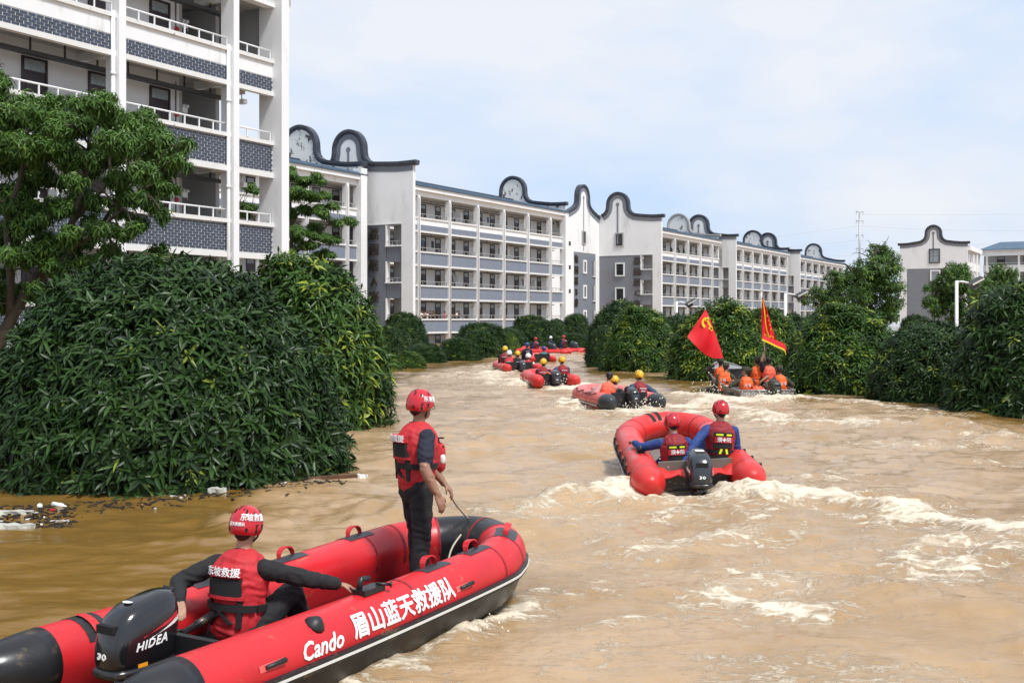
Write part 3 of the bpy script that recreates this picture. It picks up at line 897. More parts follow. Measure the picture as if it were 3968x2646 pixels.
# --- block D
bD, top, _ = block('dormitory_block', 'dormitory block behind the C block, twin ears on its near roof end', LB, 89.9, 129.2, ZB, first_col=100.5-BAY*2)
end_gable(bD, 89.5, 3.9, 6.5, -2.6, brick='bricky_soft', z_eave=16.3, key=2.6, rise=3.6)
gable(bD, lambda s, z, d: (128.8 + d, 7.0 - s, z), 7.0, 16.3, 12.0, 1.9, 3.8, wallmat='mould', band=False, key=False)
# --- block E
bE, top, _ = block('dormitory_block', 'farthest dormitory block of the row, half hidden by a broad tree', LB, 130.4, 175.8, ZB-0.3, first_col=141.5-BAY*2)
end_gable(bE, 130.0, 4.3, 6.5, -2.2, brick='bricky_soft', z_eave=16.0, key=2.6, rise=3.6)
gable(bE, lambda s, z, d: (175.4 + d, 7.0 - s, z), 7.0, 16.0, 11.7, 1.9, 4.2, wallmat='mould', band=False, key=False)

def clutter(root, x0, n, z, seed):
    r = random.Random(seed)
    for i in range(n):
        x = x0 + r.uniform(0.4, 5.0)
        b = MB()
        b.tube([(x,0.05,z),(x,0.05,z+.20)], [.09,.13], 8)
        po = b.build('plant_pot', M['dark'], root)
        b = MB()
        for k in range(26):
            a = r.random()*6.28; e = r.uniform(.2,1.4); L_ = r.uniform(.25,.6)
            d = Vector((math.cos(a)*math.cos(e), math.sin(a)*math.cos(e)*.6, math.sin(e))); s_ = d.cross(Vector((0,0,1))).normalized()*.06
            c = Vector((x,0.05,z+.2)); b.add([c, c+d*L_*.5+s_, c+d*L_, c+d*L_*.5-s_], [(0,1,2,3)])
        b.build('leaves', M['potgreen'], po)
for i, (xx, k, n) in enumerate(((68.2,3,3),(68.2,2,2),(62.7,3,2),(79.2,2,2),(141.5,3,3),(147,3,3),(152.5,3,2),(141.5,2,3),(147,2,3),(141.5,1,3))):
    clutter(bC if xx < 89 else bE, xx, n, ZB+STO*k-(0.3 if xx > 100 else 0), i)
r_ = random.Random(12)
for i, (xx, k) in enumerate(((0.66,2),(6.16,1),(11.66,3),(17.16,2),(22.66,1),(6.16,3))):
    for q in range(3):
        x = xx + 1.0 + r_.random()*3.4; z = ZB+STO*k
        b = MB(); b.add([(x,1.2,z+.55),(x+.42,1.2,z+.55),(x+.45,1.25,z+1.25),(x-.02,1.22,z+1.25)], [(0,1,2,3)]); b.add([(x,1.23,z+.55),(x+.42,1.23,z+.55),(x+.45,1.28,z+1.25),(x-.02,1.25,z+1.25)], [(3,2,1,0)])
        b.build('hung_cloth', M[r_.choice(('corridor','greywall','cloth_blue','cloth_dark'))], bB)

# --- block F across the water on the right
oF = at(3616.5, HOR, 198.0); oF.z = 0
bF = empty('dormitory_block', oF, UANG)
tag(bF, 'white dormitory block standing alone on the far right with a grey end wall', 'building')
PF = lambda s, z, d: (d, -s, z)
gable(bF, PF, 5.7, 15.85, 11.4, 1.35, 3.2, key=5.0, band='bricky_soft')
def fbx(name, s0,s1,z0,z1,d0,d1,m):
    b = MB()
    v = [PF(s0,z0,d0),PF(s1,z0,d0),PF(s1,z0,d1),PF(s0,z0,d1),PF(s0,z1,d0),PF(s1,z1,d0),PF(s1,z1,d1),PF(s0,z1,d1)]
    b.add(v, [(0,3,2,1),(4,5,6,7),(0,1,5,4),(1,2,6,5),(2,3,7,6),(3,0,4,7)])
    return b.build(name, M[m], bF)
fbx('corner_pier', -5.7,-4.5,-1,11.4,0,0.38,'white2'); fbx('corner_pier', 4.3,5.7,-1,11.4,0,0.38,'white2')
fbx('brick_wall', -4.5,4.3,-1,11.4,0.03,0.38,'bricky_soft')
fbx('room_block', -5.2,4.0,-1,15.2,0.5,30,'white2')
framed_window(bF, PF, 0.2, 13.6, 1.5, 2.2, 0.18, 'dark', glassmat='paleglass')
framed_window(bF, PF, 0.35, 9.9, 1.3, 2.0, 0.22, 'white', glassmat='paleglass')
fbx('fascia', 4.0,6.1,14.5,15.3,0.4,17,'white')
for i in range(4): fbx('column', 5.4,5.75,-1,14.5,2.2+i*4.6,2.55+i*4.6,'white')
for k in range(4):
    zz = 2.6+STO*k
    fbx('parapet', 5.42,5.6,zz-1.4,zz,0.4,17,'white'); fbx('floor_slab', 4.0,5.4,zz-1.3,zz-0.9,0.4,17,'concrete')
# cross wing facing the viewer
bG = empty('dormitory_wing', oF, UANG)
tag(bG, 'white wing with a blue slate roof cut by the right edge of the picture', 'building')
def gbx(name, s0,s1,z0,z1,d0,d1,m, par=None):
    b = MB()
    v = [PF(s0,z0,d0),PF(s1,z0,d0),PF(s1,z0,d1),PF(s0,z0,d1),PF(s0,z1,d0),PF(s1,z1,d0),PF(s1,z1,d1),PF(s0,z1,d1)]
    b.add(v, [(0,3,2,1),(4,5,6,7),(0,1,5,4),(1,2,6,5),(2,3,7,6),(3,0,4,7)])
    return b.build(name, M[m], par or bG)
gbx('corridor_wall', 6.0,34,-1,14.4,19.5,19.7,'greywall')
gbx('fascia', 5.9,34,14.4,15.3,17.2,18.0,'white')
for k in range(4):
    zz = 2.6+STO*k
    gbx('parapet', 6.1,34,zz-1.3,zz,17.5,17.7,'white')
    gbx('floor_slab', 6.1,34,zz-1.25,zz-0.85,17.7,19.5,'concrete')
    for i in range(5):
        link('door', DOOR, bG, PF(9.0+i*4.6, zz-0.8, 19.45), (0,0,-math.pi/2), (1.4,1,1))
        gbx('railing', 7+i*5.5,12.3+i*5.5,zz+0.33,zz+0.40,17.5,17.56,'rail')
for i in range(6): gbx('column', 6.6+i*5.5,6.95+i*5.5,-1,14.4,17.3,17.7,'white')
b = MB()
v = [PF(5.5,15.3,16.7),PF(34,15.3,16.7),PF(34,17.0,23),PF(8.5,17.0,23)]
b.add(v+[Vector(p)+Vector((0,0,.15)) for p in v], [(4,5,6,7),(0,1,5,4),(3,0,4,7),(0,3,2,1)])
b.build('roof', M['roof'], bG)
# white low building with a roof-top rail in front of it
oW = at(3790, HOR, 120.0); oW.z = 0
lw = empty('pump_house', oW, UANG)
tag(lw, 'plain white annex wall with roof rail beside the right-hand trees', 'building')
b = MB(); b.box(0, 6, -3.0, 1.2, -1, 5.9); b.build('wall', M['white'], lw)
b = MB()
for z in (6.35, 6.8, 7.25): b.tube([(0.1,-2.8,z),(0.1,1.1,z)], 0.035, 5)
for y in np.linspace(-2.8,1.1,6): b.tube([(0.1,y,5.9),(0.1,y,7.3)], 0.035, 5)
b.build('railing', M['rail'], lw)

# --- near block A with real bricks
ZA = 3.04
oA = Vector((-10.89, 43.07, 0))
bA = empty('dormitory_block', oA, UANG)
tag(bA, 'nearest dormitory block towering at the upper left with dark brick balcony fronts', 'building', 'dormitory blocks along the flooded street')
colsA = [-22.0, -16.5, -11.0, -5.5, 0.0]
CW = 0.30
for xc in colsA:
    b = MB(); b.box(xc-CW+0.28, xc+0.28, -0.24, 0.42, -1, 15.0); b.build('column', M['white'], bA)
    b = MB(); b.tube([(xc-0.14,-0.08,-1),(xc-0.14,-0.08,13.0)], 0.075, 10)
    for z in (4.2, 7.5, 10.8): b.tube([(xc-0.14,-0.08,z),(xc-0.14,-0.08,z+0.12)], 0.092, 10)
    b.build('downpipe', M['pipe'], bA)
b = MB(); b.box(2.42, 2.86, -0.50, 0.10, -1, 17); b.box(2.42, 2.70, 0.10, 0.7, -1, 17); b.build('end_pier', M['white'], bA)
segs = [(colsA[i]+0.28, colsA[i+1]-0.02) for i in range(4)] + [(0.28, 2.42)]
BR_W, BR_H, BR_P, BR_R = 0.268, 0.082, 0.30, 0.104
bb = MB(); bb.box(-BR_W/2, BR_W/2, -0.014, 0.004, -BR_H/2, BR_H/2)
BRICK = shared('brick', bb, [M['brick']])
hb = MB(); hb.box(-BR_W/4, BR_W/4, -0.014, 0.004, -BR_H/2, BR_H/2)
single = []      # candidates for separate bricks
rest = {}
for si, (a, c) in enumerate(segs):
    w = c-a
    for k in range(4):
        zc = ZA+STO*k
        style = 'topreal' if k == 3 else 'real'
        par = link('parapet', parapet(w, style), bA, (a, 0, zc))
        ztop = zc-0.74 if k == 3 else zc-0.17
        nrow = int((ztop-(zc-1.28))/BR_R)
        for r_ in range(nrow):
            z = ztop - BR_R*(r_+0.5) - 0.005
            off = BR_P/2 if r_ % 2 else 0.0
            nb = int(w/BR_P)+1
            for i in range(-1, nb+1):
                x0b = max(i*BR_P+off+0.016, 0.012); x1b = min(i*BR_P+off+BR_P-0.016, w-0.012)
                if x1b-x0b < 0.06: continue
                dz = random.uniform(-0.003, 0.003); dx = random.uniform(-0.004, 0.004)
                fullb = abs((x1b-x0b)-BR_W) < 0.003
                wx = a+(x0b+x1b)/2
                if fullb and si in (3, 4) and k in (1, 2) and wx > -3.0:
                    single.append((par, (x0b+x1b)/2+dx, z-zc+dz, wx, k))
                else:
                    rest.setdefault(par, []).append((x0b+dx, x1b+dx, z-zc+dz))
        link('railing', railing(w, True), bA, (a, 0.05, zc))
single.sort(key=lambda t: (t[4] != 2, -t[3]))
for par, x, z, wx, k in single[:300]:
    link('brick', BRICK, par, (x, random.uniform(-0.002,0.002), z))
for par, x, z, wx, k in single[300:]:
    rest.setdefault(par, []).append((x-BR_W/2, x+BR_W/2, z))
for par, lst in rest.items():
    b = MB()
    for x0b, x1b, z in lst: b.box(x0b, x1b, -0.014, 0.004, z-BR_H/2, z+BR_H/2)
    o = b.build('bricks', M['brick'], par); o['kind'] = 'stuff'
# corridor behind
b = MB(); b.box(-22, -0.75, COR, COR+0.2, -1, 15.1); b.build('corridor_wall', M['corridor'], bA)
b = MB(); b.box(-0.75, -0.60, COR, COR+3.4, -1, 15.1); b.box(1.2, 1.4, COR, COR+4.4, -1, 15.1); b.build('stair_wall', M['greywall'], bA)
b = MB(); b.box(-22, -0.6, COR+3.4, 9, -1, 15.1); b.build('room_block', M['white2'], bA)
b = MB(); b.box(2.75, 2.95, 0.72, 9.0, ZA+STO*3-0.8, 15.6); b.box(-0.6,2.75,4.9,5.3,ZA+STO*3-0.8,15.2); b.build('stair_wall', M['greywall'], bA)
for k in range(5):
    zf = ZA+STO*k-0.80
    b = MB(); b.box(-22, 2.45, 0.14, COR, zf-0.30, zf); b.box(-0.6,2.9,COR,5.0,zf-0.3,zf); b.build('floor_slab', M['concrete'], bA)
    for xc in colsA:
        b = MB(); b.box(xc+0.02, xc+0.24, 0.42, COR, zf-0.62, zf-0.303); b.build('beam', M['white'], bA)
    # cable tray hung from the ceiling
    b = MB(); b.box(-22, 0.9, 0.95, 1.25, zf-0.98, zf-0.86)
    for xx in np.arange(-21.5, 0.9, 1.35): b.box(xx-.025, xx+.025, 1.08, 1.13, zf-0.86, zf-0.30)
    b.build('cable_tray', M['dark'], bA)
b = MB(); b.box(-22.1, 3.4, -0.12, 0.3, 15.05, 15.9); b.box(-22.1, 3.4, -0.5, 0.3, 15.903, 16.3); b.build('fascia', M['white'], bA)
b = MB(); b.add([(-22.1,-0.6,16.303),(3.4,-0.6,16.303),(3.4,7.2,18),(-22.1,7.2,18)], [(0,1,2,3)]); b.build('roof', M['roof'], bA)
for i, xc in enumerate(colsA[:-1]):
    for k in range(-1, 4):
        zc = ZA+STO*k
        for dx in (0.95, 3.75):
            link('door', DOOR, bA, (xc+dx, COR-0.001, zc-0.80))
        link('emergency_light', LAMPBOX, bA, (xc+5.0 if xc > -6 else xc+2.4, COR, zc+0.98))
        if xc > -6:
            b = MB(); b.tube([(xc+4.55,COR-.03,zc-.8),(xc+4.55,COR-.03,zc+2.0)], 0.02, 5); b.build('conduit', M['dark'], bA)
            b = MB(); b.tube([(xc+4.58,COR,zc+0.75),(xc+4.58,COR-.09,zc+0.75)], 0.09, 12); b.build('alarm_bell', M['red_dot'], bA)
            b = MB(); b.box(xc+4.25, xc+4.5, COR-.02, COR, zc+0.0, zc+0.33); b.build('poster', M['poster'], bA)
# corner camera in the end bay
for k in (1, 2):
    b = MB(); z = ZA+STO*k+1.55
    b.tube([(1.2,0.5,z+.3),(1.2,0.5,z)], 0.025, 6); b.box(1.1,1.3,0.3,0.6,z-0.18,z)
    b.build('wall_camera', M['pipe'], bA)

# ------------------------------------------------------------------ foliage
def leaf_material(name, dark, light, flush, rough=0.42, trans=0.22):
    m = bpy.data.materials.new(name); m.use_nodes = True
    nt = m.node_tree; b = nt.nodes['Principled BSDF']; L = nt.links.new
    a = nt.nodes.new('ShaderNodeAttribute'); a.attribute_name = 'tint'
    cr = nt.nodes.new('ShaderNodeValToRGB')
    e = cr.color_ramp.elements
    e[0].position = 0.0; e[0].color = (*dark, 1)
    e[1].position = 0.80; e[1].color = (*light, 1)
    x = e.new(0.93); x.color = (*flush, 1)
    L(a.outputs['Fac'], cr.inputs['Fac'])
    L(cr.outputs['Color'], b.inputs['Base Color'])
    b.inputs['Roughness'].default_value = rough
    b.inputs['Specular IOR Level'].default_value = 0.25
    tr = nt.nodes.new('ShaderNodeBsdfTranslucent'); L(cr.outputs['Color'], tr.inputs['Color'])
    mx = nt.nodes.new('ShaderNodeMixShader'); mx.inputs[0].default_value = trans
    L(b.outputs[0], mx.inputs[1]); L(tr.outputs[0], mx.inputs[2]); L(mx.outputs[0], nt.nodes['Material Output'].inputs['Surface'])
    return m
M['mango'] = leaf_material('mango_leaves', (0.009,0.025,0.006), (0.038,0.086,0.015), (0.20,0.26,0.030), 0.40, 0.12)
M['mango2'] = leaf_material('mango_leaves_bright', (0.015,0.040,0.007), (0.062,0.134,0.019), (0.25,0.31,0.03), 0.40, 0.14)
M['palm'] = leaf_material('palmate_leaves', (0.036,0.082,0.014), (0.100,0.195,0.030), (0.15,0.24,0.04))
M['broad'] = leaf_material('broad_leaves', (0.026,0.062,0.011), (0.090,0.175,0.026), (0.15,0.23,0.03))
M['bark'] = mat('bark', (0.085,0.068,0.050), 0.9, 0.4, 8.0, bump=0.6, bscale=30)

def unit(v): return v / (np.linalg.norm(v, axis=-1, keepdims=True) + 1e-9)

def leaves_mesh(name, base, d, n, Ln, Wd, droop, tint, m, detail=1):
    """base/d/n: (N,3); leaf blades of length Ln, half width Wd, bending down by droop"""
    N = len(base)
    s = unit(np.cross(d, n)); n = np.cross(s, d)
    Ln = Ln[:,None]; Wd = Wd[:,None]; dr = droop[:,None]
    down = np.array([[0,0,-1.0]])
    def pt(t, a, c=0.0):
        return base + d*Ln*t + s*Wd*a + n*Wd*c + down*Ln*dr*t*t
    if detail == 1:
        V = np.stack([pt(0,0), pt(.32,-.9,.25), pt(.32,0,0), pt(.32,.9,.25), pt(.68,-.85,.22), pt(.68,0,0), pt(.68,.85,.22), pt(1,0)], 1)
        o = (np.arange(N)*8)[:,None]
        q = np.concatenate([o+np.array([[1,2,5,4]]), o+np.array([[2,3,6,5]])])
        t = np.concatenate([o+np.array([[0,2,1]]), o+np.array([[0,3,2]]), o+np.array([[4,5,7]]), o+np.array([[5,6,7]])])
        k = 8
    else:
        V = np.stack([pt(0,0), pt(.5,-1,.2), pt(.55,0,-.1), pt(.5,1,.2), pt(1,0)], 1)
        o = (np.arange(N)*5)[:,None]
        q = None
        t = np.concatenate([o+np.array([[0,2,1]]), o+np.array([[0,3,2]]), o+np.array([[1,2,4]]), o+np.array([[2,3,4]])])
        k = 5
    return np_mesh(name, V.reshape(-1,3), q, t, mats=[m], smooth=False, attr={'tint': np.repeat(tint, k)})

def whorls(r, pos, axis, K, L0, W0, elev=(-25, 40), droop=(0.1, 0.35), tintbase=None, flush=0.03):
    """expand whorl centres into leaves"""
    N = len(pos)
    axis = unit(axis)
    ref = np.where(np.abs(axis[:,2:3]) < 0.9, np.array([[0,0,1.0]]), np.array([[1.0,0,0]]))
    a = unit(np.cross(axis, ref)); b = np.cross(axis, a)
    ph = (np.arange(K)[None,:]*2.39996 + r.random((N,1))*6.28) + r.normal(0,.15,(N,K))
    el = np.radians(np.linspace(elev[1], elev[0], K)[None,:] + r.normal(0,10,(N,K)))
    d = (np.cos(ph)*np.cos(el))[...,None]*a[:,None] + (np.sin(ph)*np.cos(el))[...,None]*b[:,None] + np.sin(el)[...,None]*axis[:,None]
    nrm = axis[:,None] - d*np.sum(axis[:,None]*d, -1, keepdims=True)
    base = np.repeat(pos[:,None], K, 1) + axis[:,None]*(np.linspace(0.04,-0.04,K)[None,:,None])
    L = L0*r.uniform(.55,1.25,(N,K))*r.uniform(.8,1.15,(N,1)); W = W0*r.uniform(.8,1.2,(N,K))
    dr = r.uniform(droop[0], droop[1], (N,K))
    tb = r.random((N,1))*0.75 if tintbase is None else tintbase[:,None]
    fl = (r.random((N,1)) < flush)
    t = np.clip(tb + r.normal(0,.06,(N,K)), 0, 0.80)
    t = np.where(fl, np.clip(0.92+r.normal(0,.05,(N,K)),.8,1), t)
    return base.reshape(-1,3), unit(d.reshape(-1,3)), unit(nrm.reshape(-1,3)), L.ravel(), W.ravel(), dr.ravel(), t.ravel()

def lump_field(r, n=14, f=(2,7)):
    k = unit(r.normal(size=(n,3))) * r.uniform(f[0], f[1], (n,1)); p = r.random(n)*6.28
    return lambda D: np.sum(np.cos(D @ k.T + p), 1) / n**0.5

def dome_crown(seed, R, Hh, n_out, n_in, K, L0, W0, m, detail, zmin=-0.35, flush=0.03, lump=0.07, name='crown', power=2.4, elev=(-30,35)):
    r = np.random.default_rng(seed)
    lf = lump_field(r); lf2 = lump_field(r, 18, (6,14))
    def sample(n, scale):
        D = unit(r.normal(size=(int(n*1.7),3))); D = D[D[:,2] > -0.30][:n]
        # super-ellipsoid: fuller flanks than a ball
        f = (np.abs(D[:,0])**2+np.abs(D[:,1])**2)**0.5
        q = (np.power(f, power) + np.power(np.abs(D[:,2]), power))**(-1/power)
        rad = q*(1+lump*lf(D)+0.4*lump*lf2(D))*scale
        Pp = D*rad[:,None]*np.array([[R,R,Hh]])
        return Pp, D
    P1, D1 = sample(n_out, 1.0)
    P1 *= r.uniform(.955, 1.03, (len(P1),1))
    P2, D2 = sample(n_in, 0.88)
    P2 *= r.uniform(.93, 1.05, (len(P2),1))
    Pp = np.concatenate([P1,P2]); D = np.concatenate([D1,D2])
    keep = Pp[:,2] > zmin; Pp, D = Pp[keep], D[keep]
    ax = unit(D*np.array([[1,1,.8]]) + np.array([[0,0,.35]]) + r.normal(0,.28,D.shape))
    return whorls(r, Pp, ax, K, L0, W0, elev=elev, flush=flush), (lf, lf2)

def core_mesh(name, seed, R, Hh, m, scale=0.80, power=2.4, lump=0.07):
    """the dense inner leafage that no light passes through: a coarse crumpled mass of big leaf faces"""
    r = np.random.default_rng(seed); lf = lump_field(r); lf2 = lump_field(r, 18, (6,14))
    nu, nv = 40, 18
    th = np.linspace(0, 2*np.pi, nu, endpoint=False); ph = np.linspace(-0.35, np.pi/2, nv)
    T, Pz = np.meshgrid(th, ph, indexing='ij')
    D = np.stack([np.cos(T)*np.cos(Pz), np.sin(T)*np.cos(Pz), np.sin(Pz)], -1).reshape(-1,3)
    f = np.hypot(D[:,0], D[:,1])
    q = (np.power(f, power)+np.power(np.abs(D[:,2]), power))**(-1/power)
    rad = q*(1+lump*lf(D))*scale*r.uniform(.93,1.03,len(D))
    V = D*rad[:,None]*np.array([[R,R,Hh]])
    i = np.arange(nu*nv).reshape(nu,nv); j = np.roll(i, -1, 0)
    qd = np.stack([i[:,:-1], j[:,:-1], j[:,1:], i[:,1:]], -1).reshape(-1,4)
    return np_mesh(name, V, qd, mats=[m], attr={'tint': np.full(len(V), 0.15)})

def trunk_mesh(seed, R, Hh, r0=0.16):
    b = MB(); rr = random.Random(seed)
    b.tube(smooth_path([(0,0,-1.2),(0.05,0.02,0.2),(0.0,0.08,Hh*.45)], 4), [r0]*5+[r0*.8]*4, 8)
    for i in range(6):
        a = i*1.05+rr.random()*.5
        b.tube(smooth_path([(0,0.03,Hh*.2+.05*i),(R*.3*math.cos(a),R*.3*math.sin(a),Hh*.5),(R*.7*math.cos(a),R*.7*math.sin(a),Hh*.7)],4),
               [r0*.55]*5+[r0*.25]*4, 6)
    return shared('trunk', b, [M['bark']])

# --- the big mango tree in the left foreground: its crown sits on the water
B1 = at(655, HOR, 18.7); B1.z = 0
R1, H1 = 2.86, 3.38
(lb, ld, ln, lL, lW, lD, lT), _ = dome_crown(21, R1, H1, 5200, 3000, 9, 0.235, 0.026, M['mango'], 1, flush=0.012, lump=0.028, power=2.0)
t1 = tag(empty('mango_tree', B1), 'biggest dark mango tree, in the left foreground behind the near red boat', 'tree', 'flooded mango trees')
# the leaves nearest the camera on the visible side become single objects
toC = unit(np.array([[-B1.x, -B1.y, 1.2]]))
score = (lb @ toC[0]) + (lb[:,2] < 2.9)*0.2 - (lb[:,2] < 0.15)*3
order = np.argsort(-score)[:2600]
pick = np.random.default_rng(3).choice(order, 300, replace=False)
mask = np.ones(len(lb), bool); mask[pick] = False
crown = link('crown', leaves_mesh('crown', lb[mask], ld[mask], ln[mask], lL[mask], lW[mask], lD[mask], lT[mask], M['mango'], 1), t1)
crown['kind'] = 'stuff'
LEAFS = [leaves_mesh('leaf', np.zeros((1,3)), np.array([[1.0,0,0]]), np.array([[0,0,1.0]]), np.array([1.0]), np.array([0.11]), np.array([0.0]), np.array([tt]), M['mango'], 1) for tt in (.1,.3,.5,.7)]
for q in pick:
    d = Vector(ld[q]); n = Vector(ln[q]); s = d.cross(n).normalized()
    d = (d + Vector((0,0,-0.55*lD[q]))).normalized(); s = d.cross(n).normalized(); n = s.cross(d)
    Mx = Matrix((d, s, n)).transposed().to_4x4()
    o = link('leaf', LEAFS[min(3, int(lT[q]*4.9))], crown)
    o.matrix_local = Matrix.Translation(Vector(lb[q])) @ Mx @ Matrix.Diagonal((lL[q], lL[q], lL[q], 1))
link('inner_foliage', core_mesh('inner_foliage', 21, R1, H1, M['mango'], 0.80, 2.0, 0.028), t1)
link('trunk', trunk_mesh(1, R1, H1), t1)

# --- the other mango trees share four crowns
VAR = []
for i, (sd, m) in enumerate([(31,'mango'), (32,'mango2'), (33,'mango'), (34,'mango2')]):
    L5, _ = dome_crown(sd, 1.7, 2.8, 1900, 900, 9, 0.235, 0.028, M[m], 0, flush=(0.04,0.14,0.05,0.20)[i], lump=0.055, power=(2.0,2.0,2.15,1.95)[i])
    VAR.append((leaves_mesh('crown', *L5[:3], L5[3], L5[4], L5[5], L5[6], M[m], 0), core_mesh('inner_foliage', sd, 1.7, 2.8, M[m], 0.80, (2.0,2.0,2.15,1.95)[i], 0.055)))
TRUNK = trunk_mesh(5, 1.7, 2.8)
def mango(px, hw, top, Y, var, label, stretch=1.0, rz=None, deep=1.0):
    p = at(px, HOR, Y); p.z = 0
    R = hw*Y/F
    Hh = CAMZ + (HOR-top)/F*(Y)
    t = empty('mango_tree', p, random.uniform(0,6.28) if rz is None else rz)
    tag(t, label, 'tree', 'flooded mango trees')
    s = (R/1.7*stretch, R/1.7*deep, Hh/2.85)
    for nm, me in (('crown', VAR[var][0]), ('inner_foliage', VAR[var][1]), ('trunk', TRUNK)):
        o = link(nm, me, t, scale=s)
        if nm == 'crown': o['kind'] = 'stuff'
    return t
mango(1165, 345, 1003, 26.5, 1, 'bright green mango tree right behind the biggest dark one')
mango(1415, 85, 1238, 52, 3, 'yellow-tipped mango tree peeking past the right edge of the bright one')
mango(1490, 80, 1262, 60, 0, 'dim mango tree under the brick end wall left of the spectators')
mango(1572, 88, 1208, 80, 0, 'round dark mango tree below the balcony with spectators')
mango(1640, 88, 1328, 63, 2, 'low mango tree in front of the round one below the spectators')
mango(1585, 66, 1362, 56, 1, 'small bright mango bush lowest on the left bank')
mango(1500, 62, 1370, 54, 3, 'smallest bright bush at the left waterline, next to the floating board')
mango(1775, 84, 1306, 67, 2, 'mango tree by the floating board in mid left bank')
mango(1860, 108, 1248, 72, 0, 'tall mango tree covering the third balcony bay of the long block')
mango(1975, 70, 1266, 86, 2, 'dark mango tree left of centre behind the yellow-green one')
mango(1975, 48, 1294, 78, 3, 'yellow-green mango tree above the boat with five people')
mango(2065, 88, 1220, 90, 0, 'tall dark mango tree at the bend left of centre')
mango(2150, 54, 1234, 93, 2, 'narrow mango tree right of the tall dark one at the bend')
mango(2232, 64, 1214, 100, 0, 'mango tree under the wing with slit windows')
mango(2222, 68, 1290, 88, 2, 'low mango tree behind the farthest boats')
mango(2395, 120, 1160, 62, 0, 'tall mango tree under the C sign')
mango(2480, 150, 1195, 54, 1, 'broad mango tree left of the first flag on the right bank')
mango(2330, 55, 1260, 58, 2, 'dark mango tree at the left tip of the right bank')
mango(2620, 90, 1215, 56, 2, 'mango tree around the left street lamp')
mango(2800, 200, 1178, 46.5, 3, 'broad yellow-tipped mango tree behind the red flags')
mango(2960, 160, 1200, 47, 1, 'mango tree right of the fringed banner')
mango(3075, 110, 1212, 52, 2, 'dim mango tree around the middle street lamp')
mango(3268, 225, 1185, 38.5, 1, 'dome-shaped mango tree right of the metal boat')
mango(3590, 205, 1240, 34.5, 2, 'mango tree under the right street lamp')
mango(3995, 312, 1088, 30.5, 0, 'mango tree cut by the right edge, nearest on that bank')
mango(3545, 70, 1218, 78, 0, 'dim far mango tree left of the right street lamp')
mango(2700, 120, 1215, 62, 0, 'dark mango tree between the lamps, behind the first flag')

# --- trees with visible limbs
def limb_tree(name, label, base_px, Y, limbs, clusters, m, L0, W0, K, per, seed, twig=0.02, elev=(-75,-15), droop=(0.1,.4), flat=0.55, r0=0.16, detail=0, group=None, jitterY=0.9, flush=0.05, inner=None, zbase=None, spread=1.0, extra=1):
    r = np.random.default_rng(seed)
    p0 = at(base_px[0], base_px[1], Y); p0.z = 0
    root = tag(empty(name, p0), label, 'tree', group)
    loc = lambda px, py, dy=0.0: at(px, py, Y+dy) - p0
    b = MB(); nodes = []
    for pts, ra, rb in limbs:
        pp = smooth_path([loc(*p) for p in pts], 5)
        rad = np.linspace(ra, rb, len(pp))
        b.tube(pp, list(rad), 8); nodes += [(q, rr) for q, rr in zip(pp, rad)]
    NP = np.array([tuple(q[0]) for q in nodes])
    pos = []; axs = []
    cl = list(clusters)
    for (px, py, rp) in clusters:
        cl += [(px+r.normal(0, rp*.85), py+r.normal(0, rp*.6), rp*.68) for _ in range(extra)]
    for (px, py, rp) in cl:
        dy = r.normal(0, jitterY)
        c = np.array(loc(px, py, dy)); R = rp*Y/F*spread
        n = max(4, int(per*(R**2)))
        q = r.normal(size=(n,3)); q = unit(q)*(r.random((n,1))**0.4)
        q *= np.array([[R, R*1.15, R*flat]])
        pts = c + q
        pos.append(pts); axs.append(unit(q*np.array([[.8,.8,.4]]) + np.array([[0,0,R*.55]])))
        i = np.argmin(np.linalg.norm(NP-c, axis=1))
        a = Vector(NP[i]); cc = Vector(c)
        mid = (a+cc)/2 + Vector((0,0,0.12*(cc-a).length))
        b.tube(smooth_path([a, mid, cc], 4), list(np.linspace(min(nodes[i][1]*.7, twig*2.2), twig*.8, 9)), 6)
        for t in range(min(14, n)):
            tt = Vector(pts[r.integers(n)])
            b.tube([cc.lerp(a, r.random()*.25), cc.lerp(tt, .55)+Vector((0,0,-.02)), tt], [twig*.6, twig*.4, twig*.25], 4)
    b.build('trunk', M['bark'], root)
    pos = np.concatenate(pos); axs = np.concatenate(axs)
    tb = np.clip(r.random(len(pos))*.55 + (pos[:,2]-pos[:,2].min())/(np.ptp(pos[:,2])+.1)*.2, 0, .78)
    L = whorls(r, pos, axs, K, L0, W0, elev=elev, droop=droop, flush=flush, tintbase=tb)
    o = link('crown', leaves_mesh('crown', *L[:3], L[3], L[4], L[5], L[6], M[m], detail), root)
    o['kind'] = 'stuff'
    return root

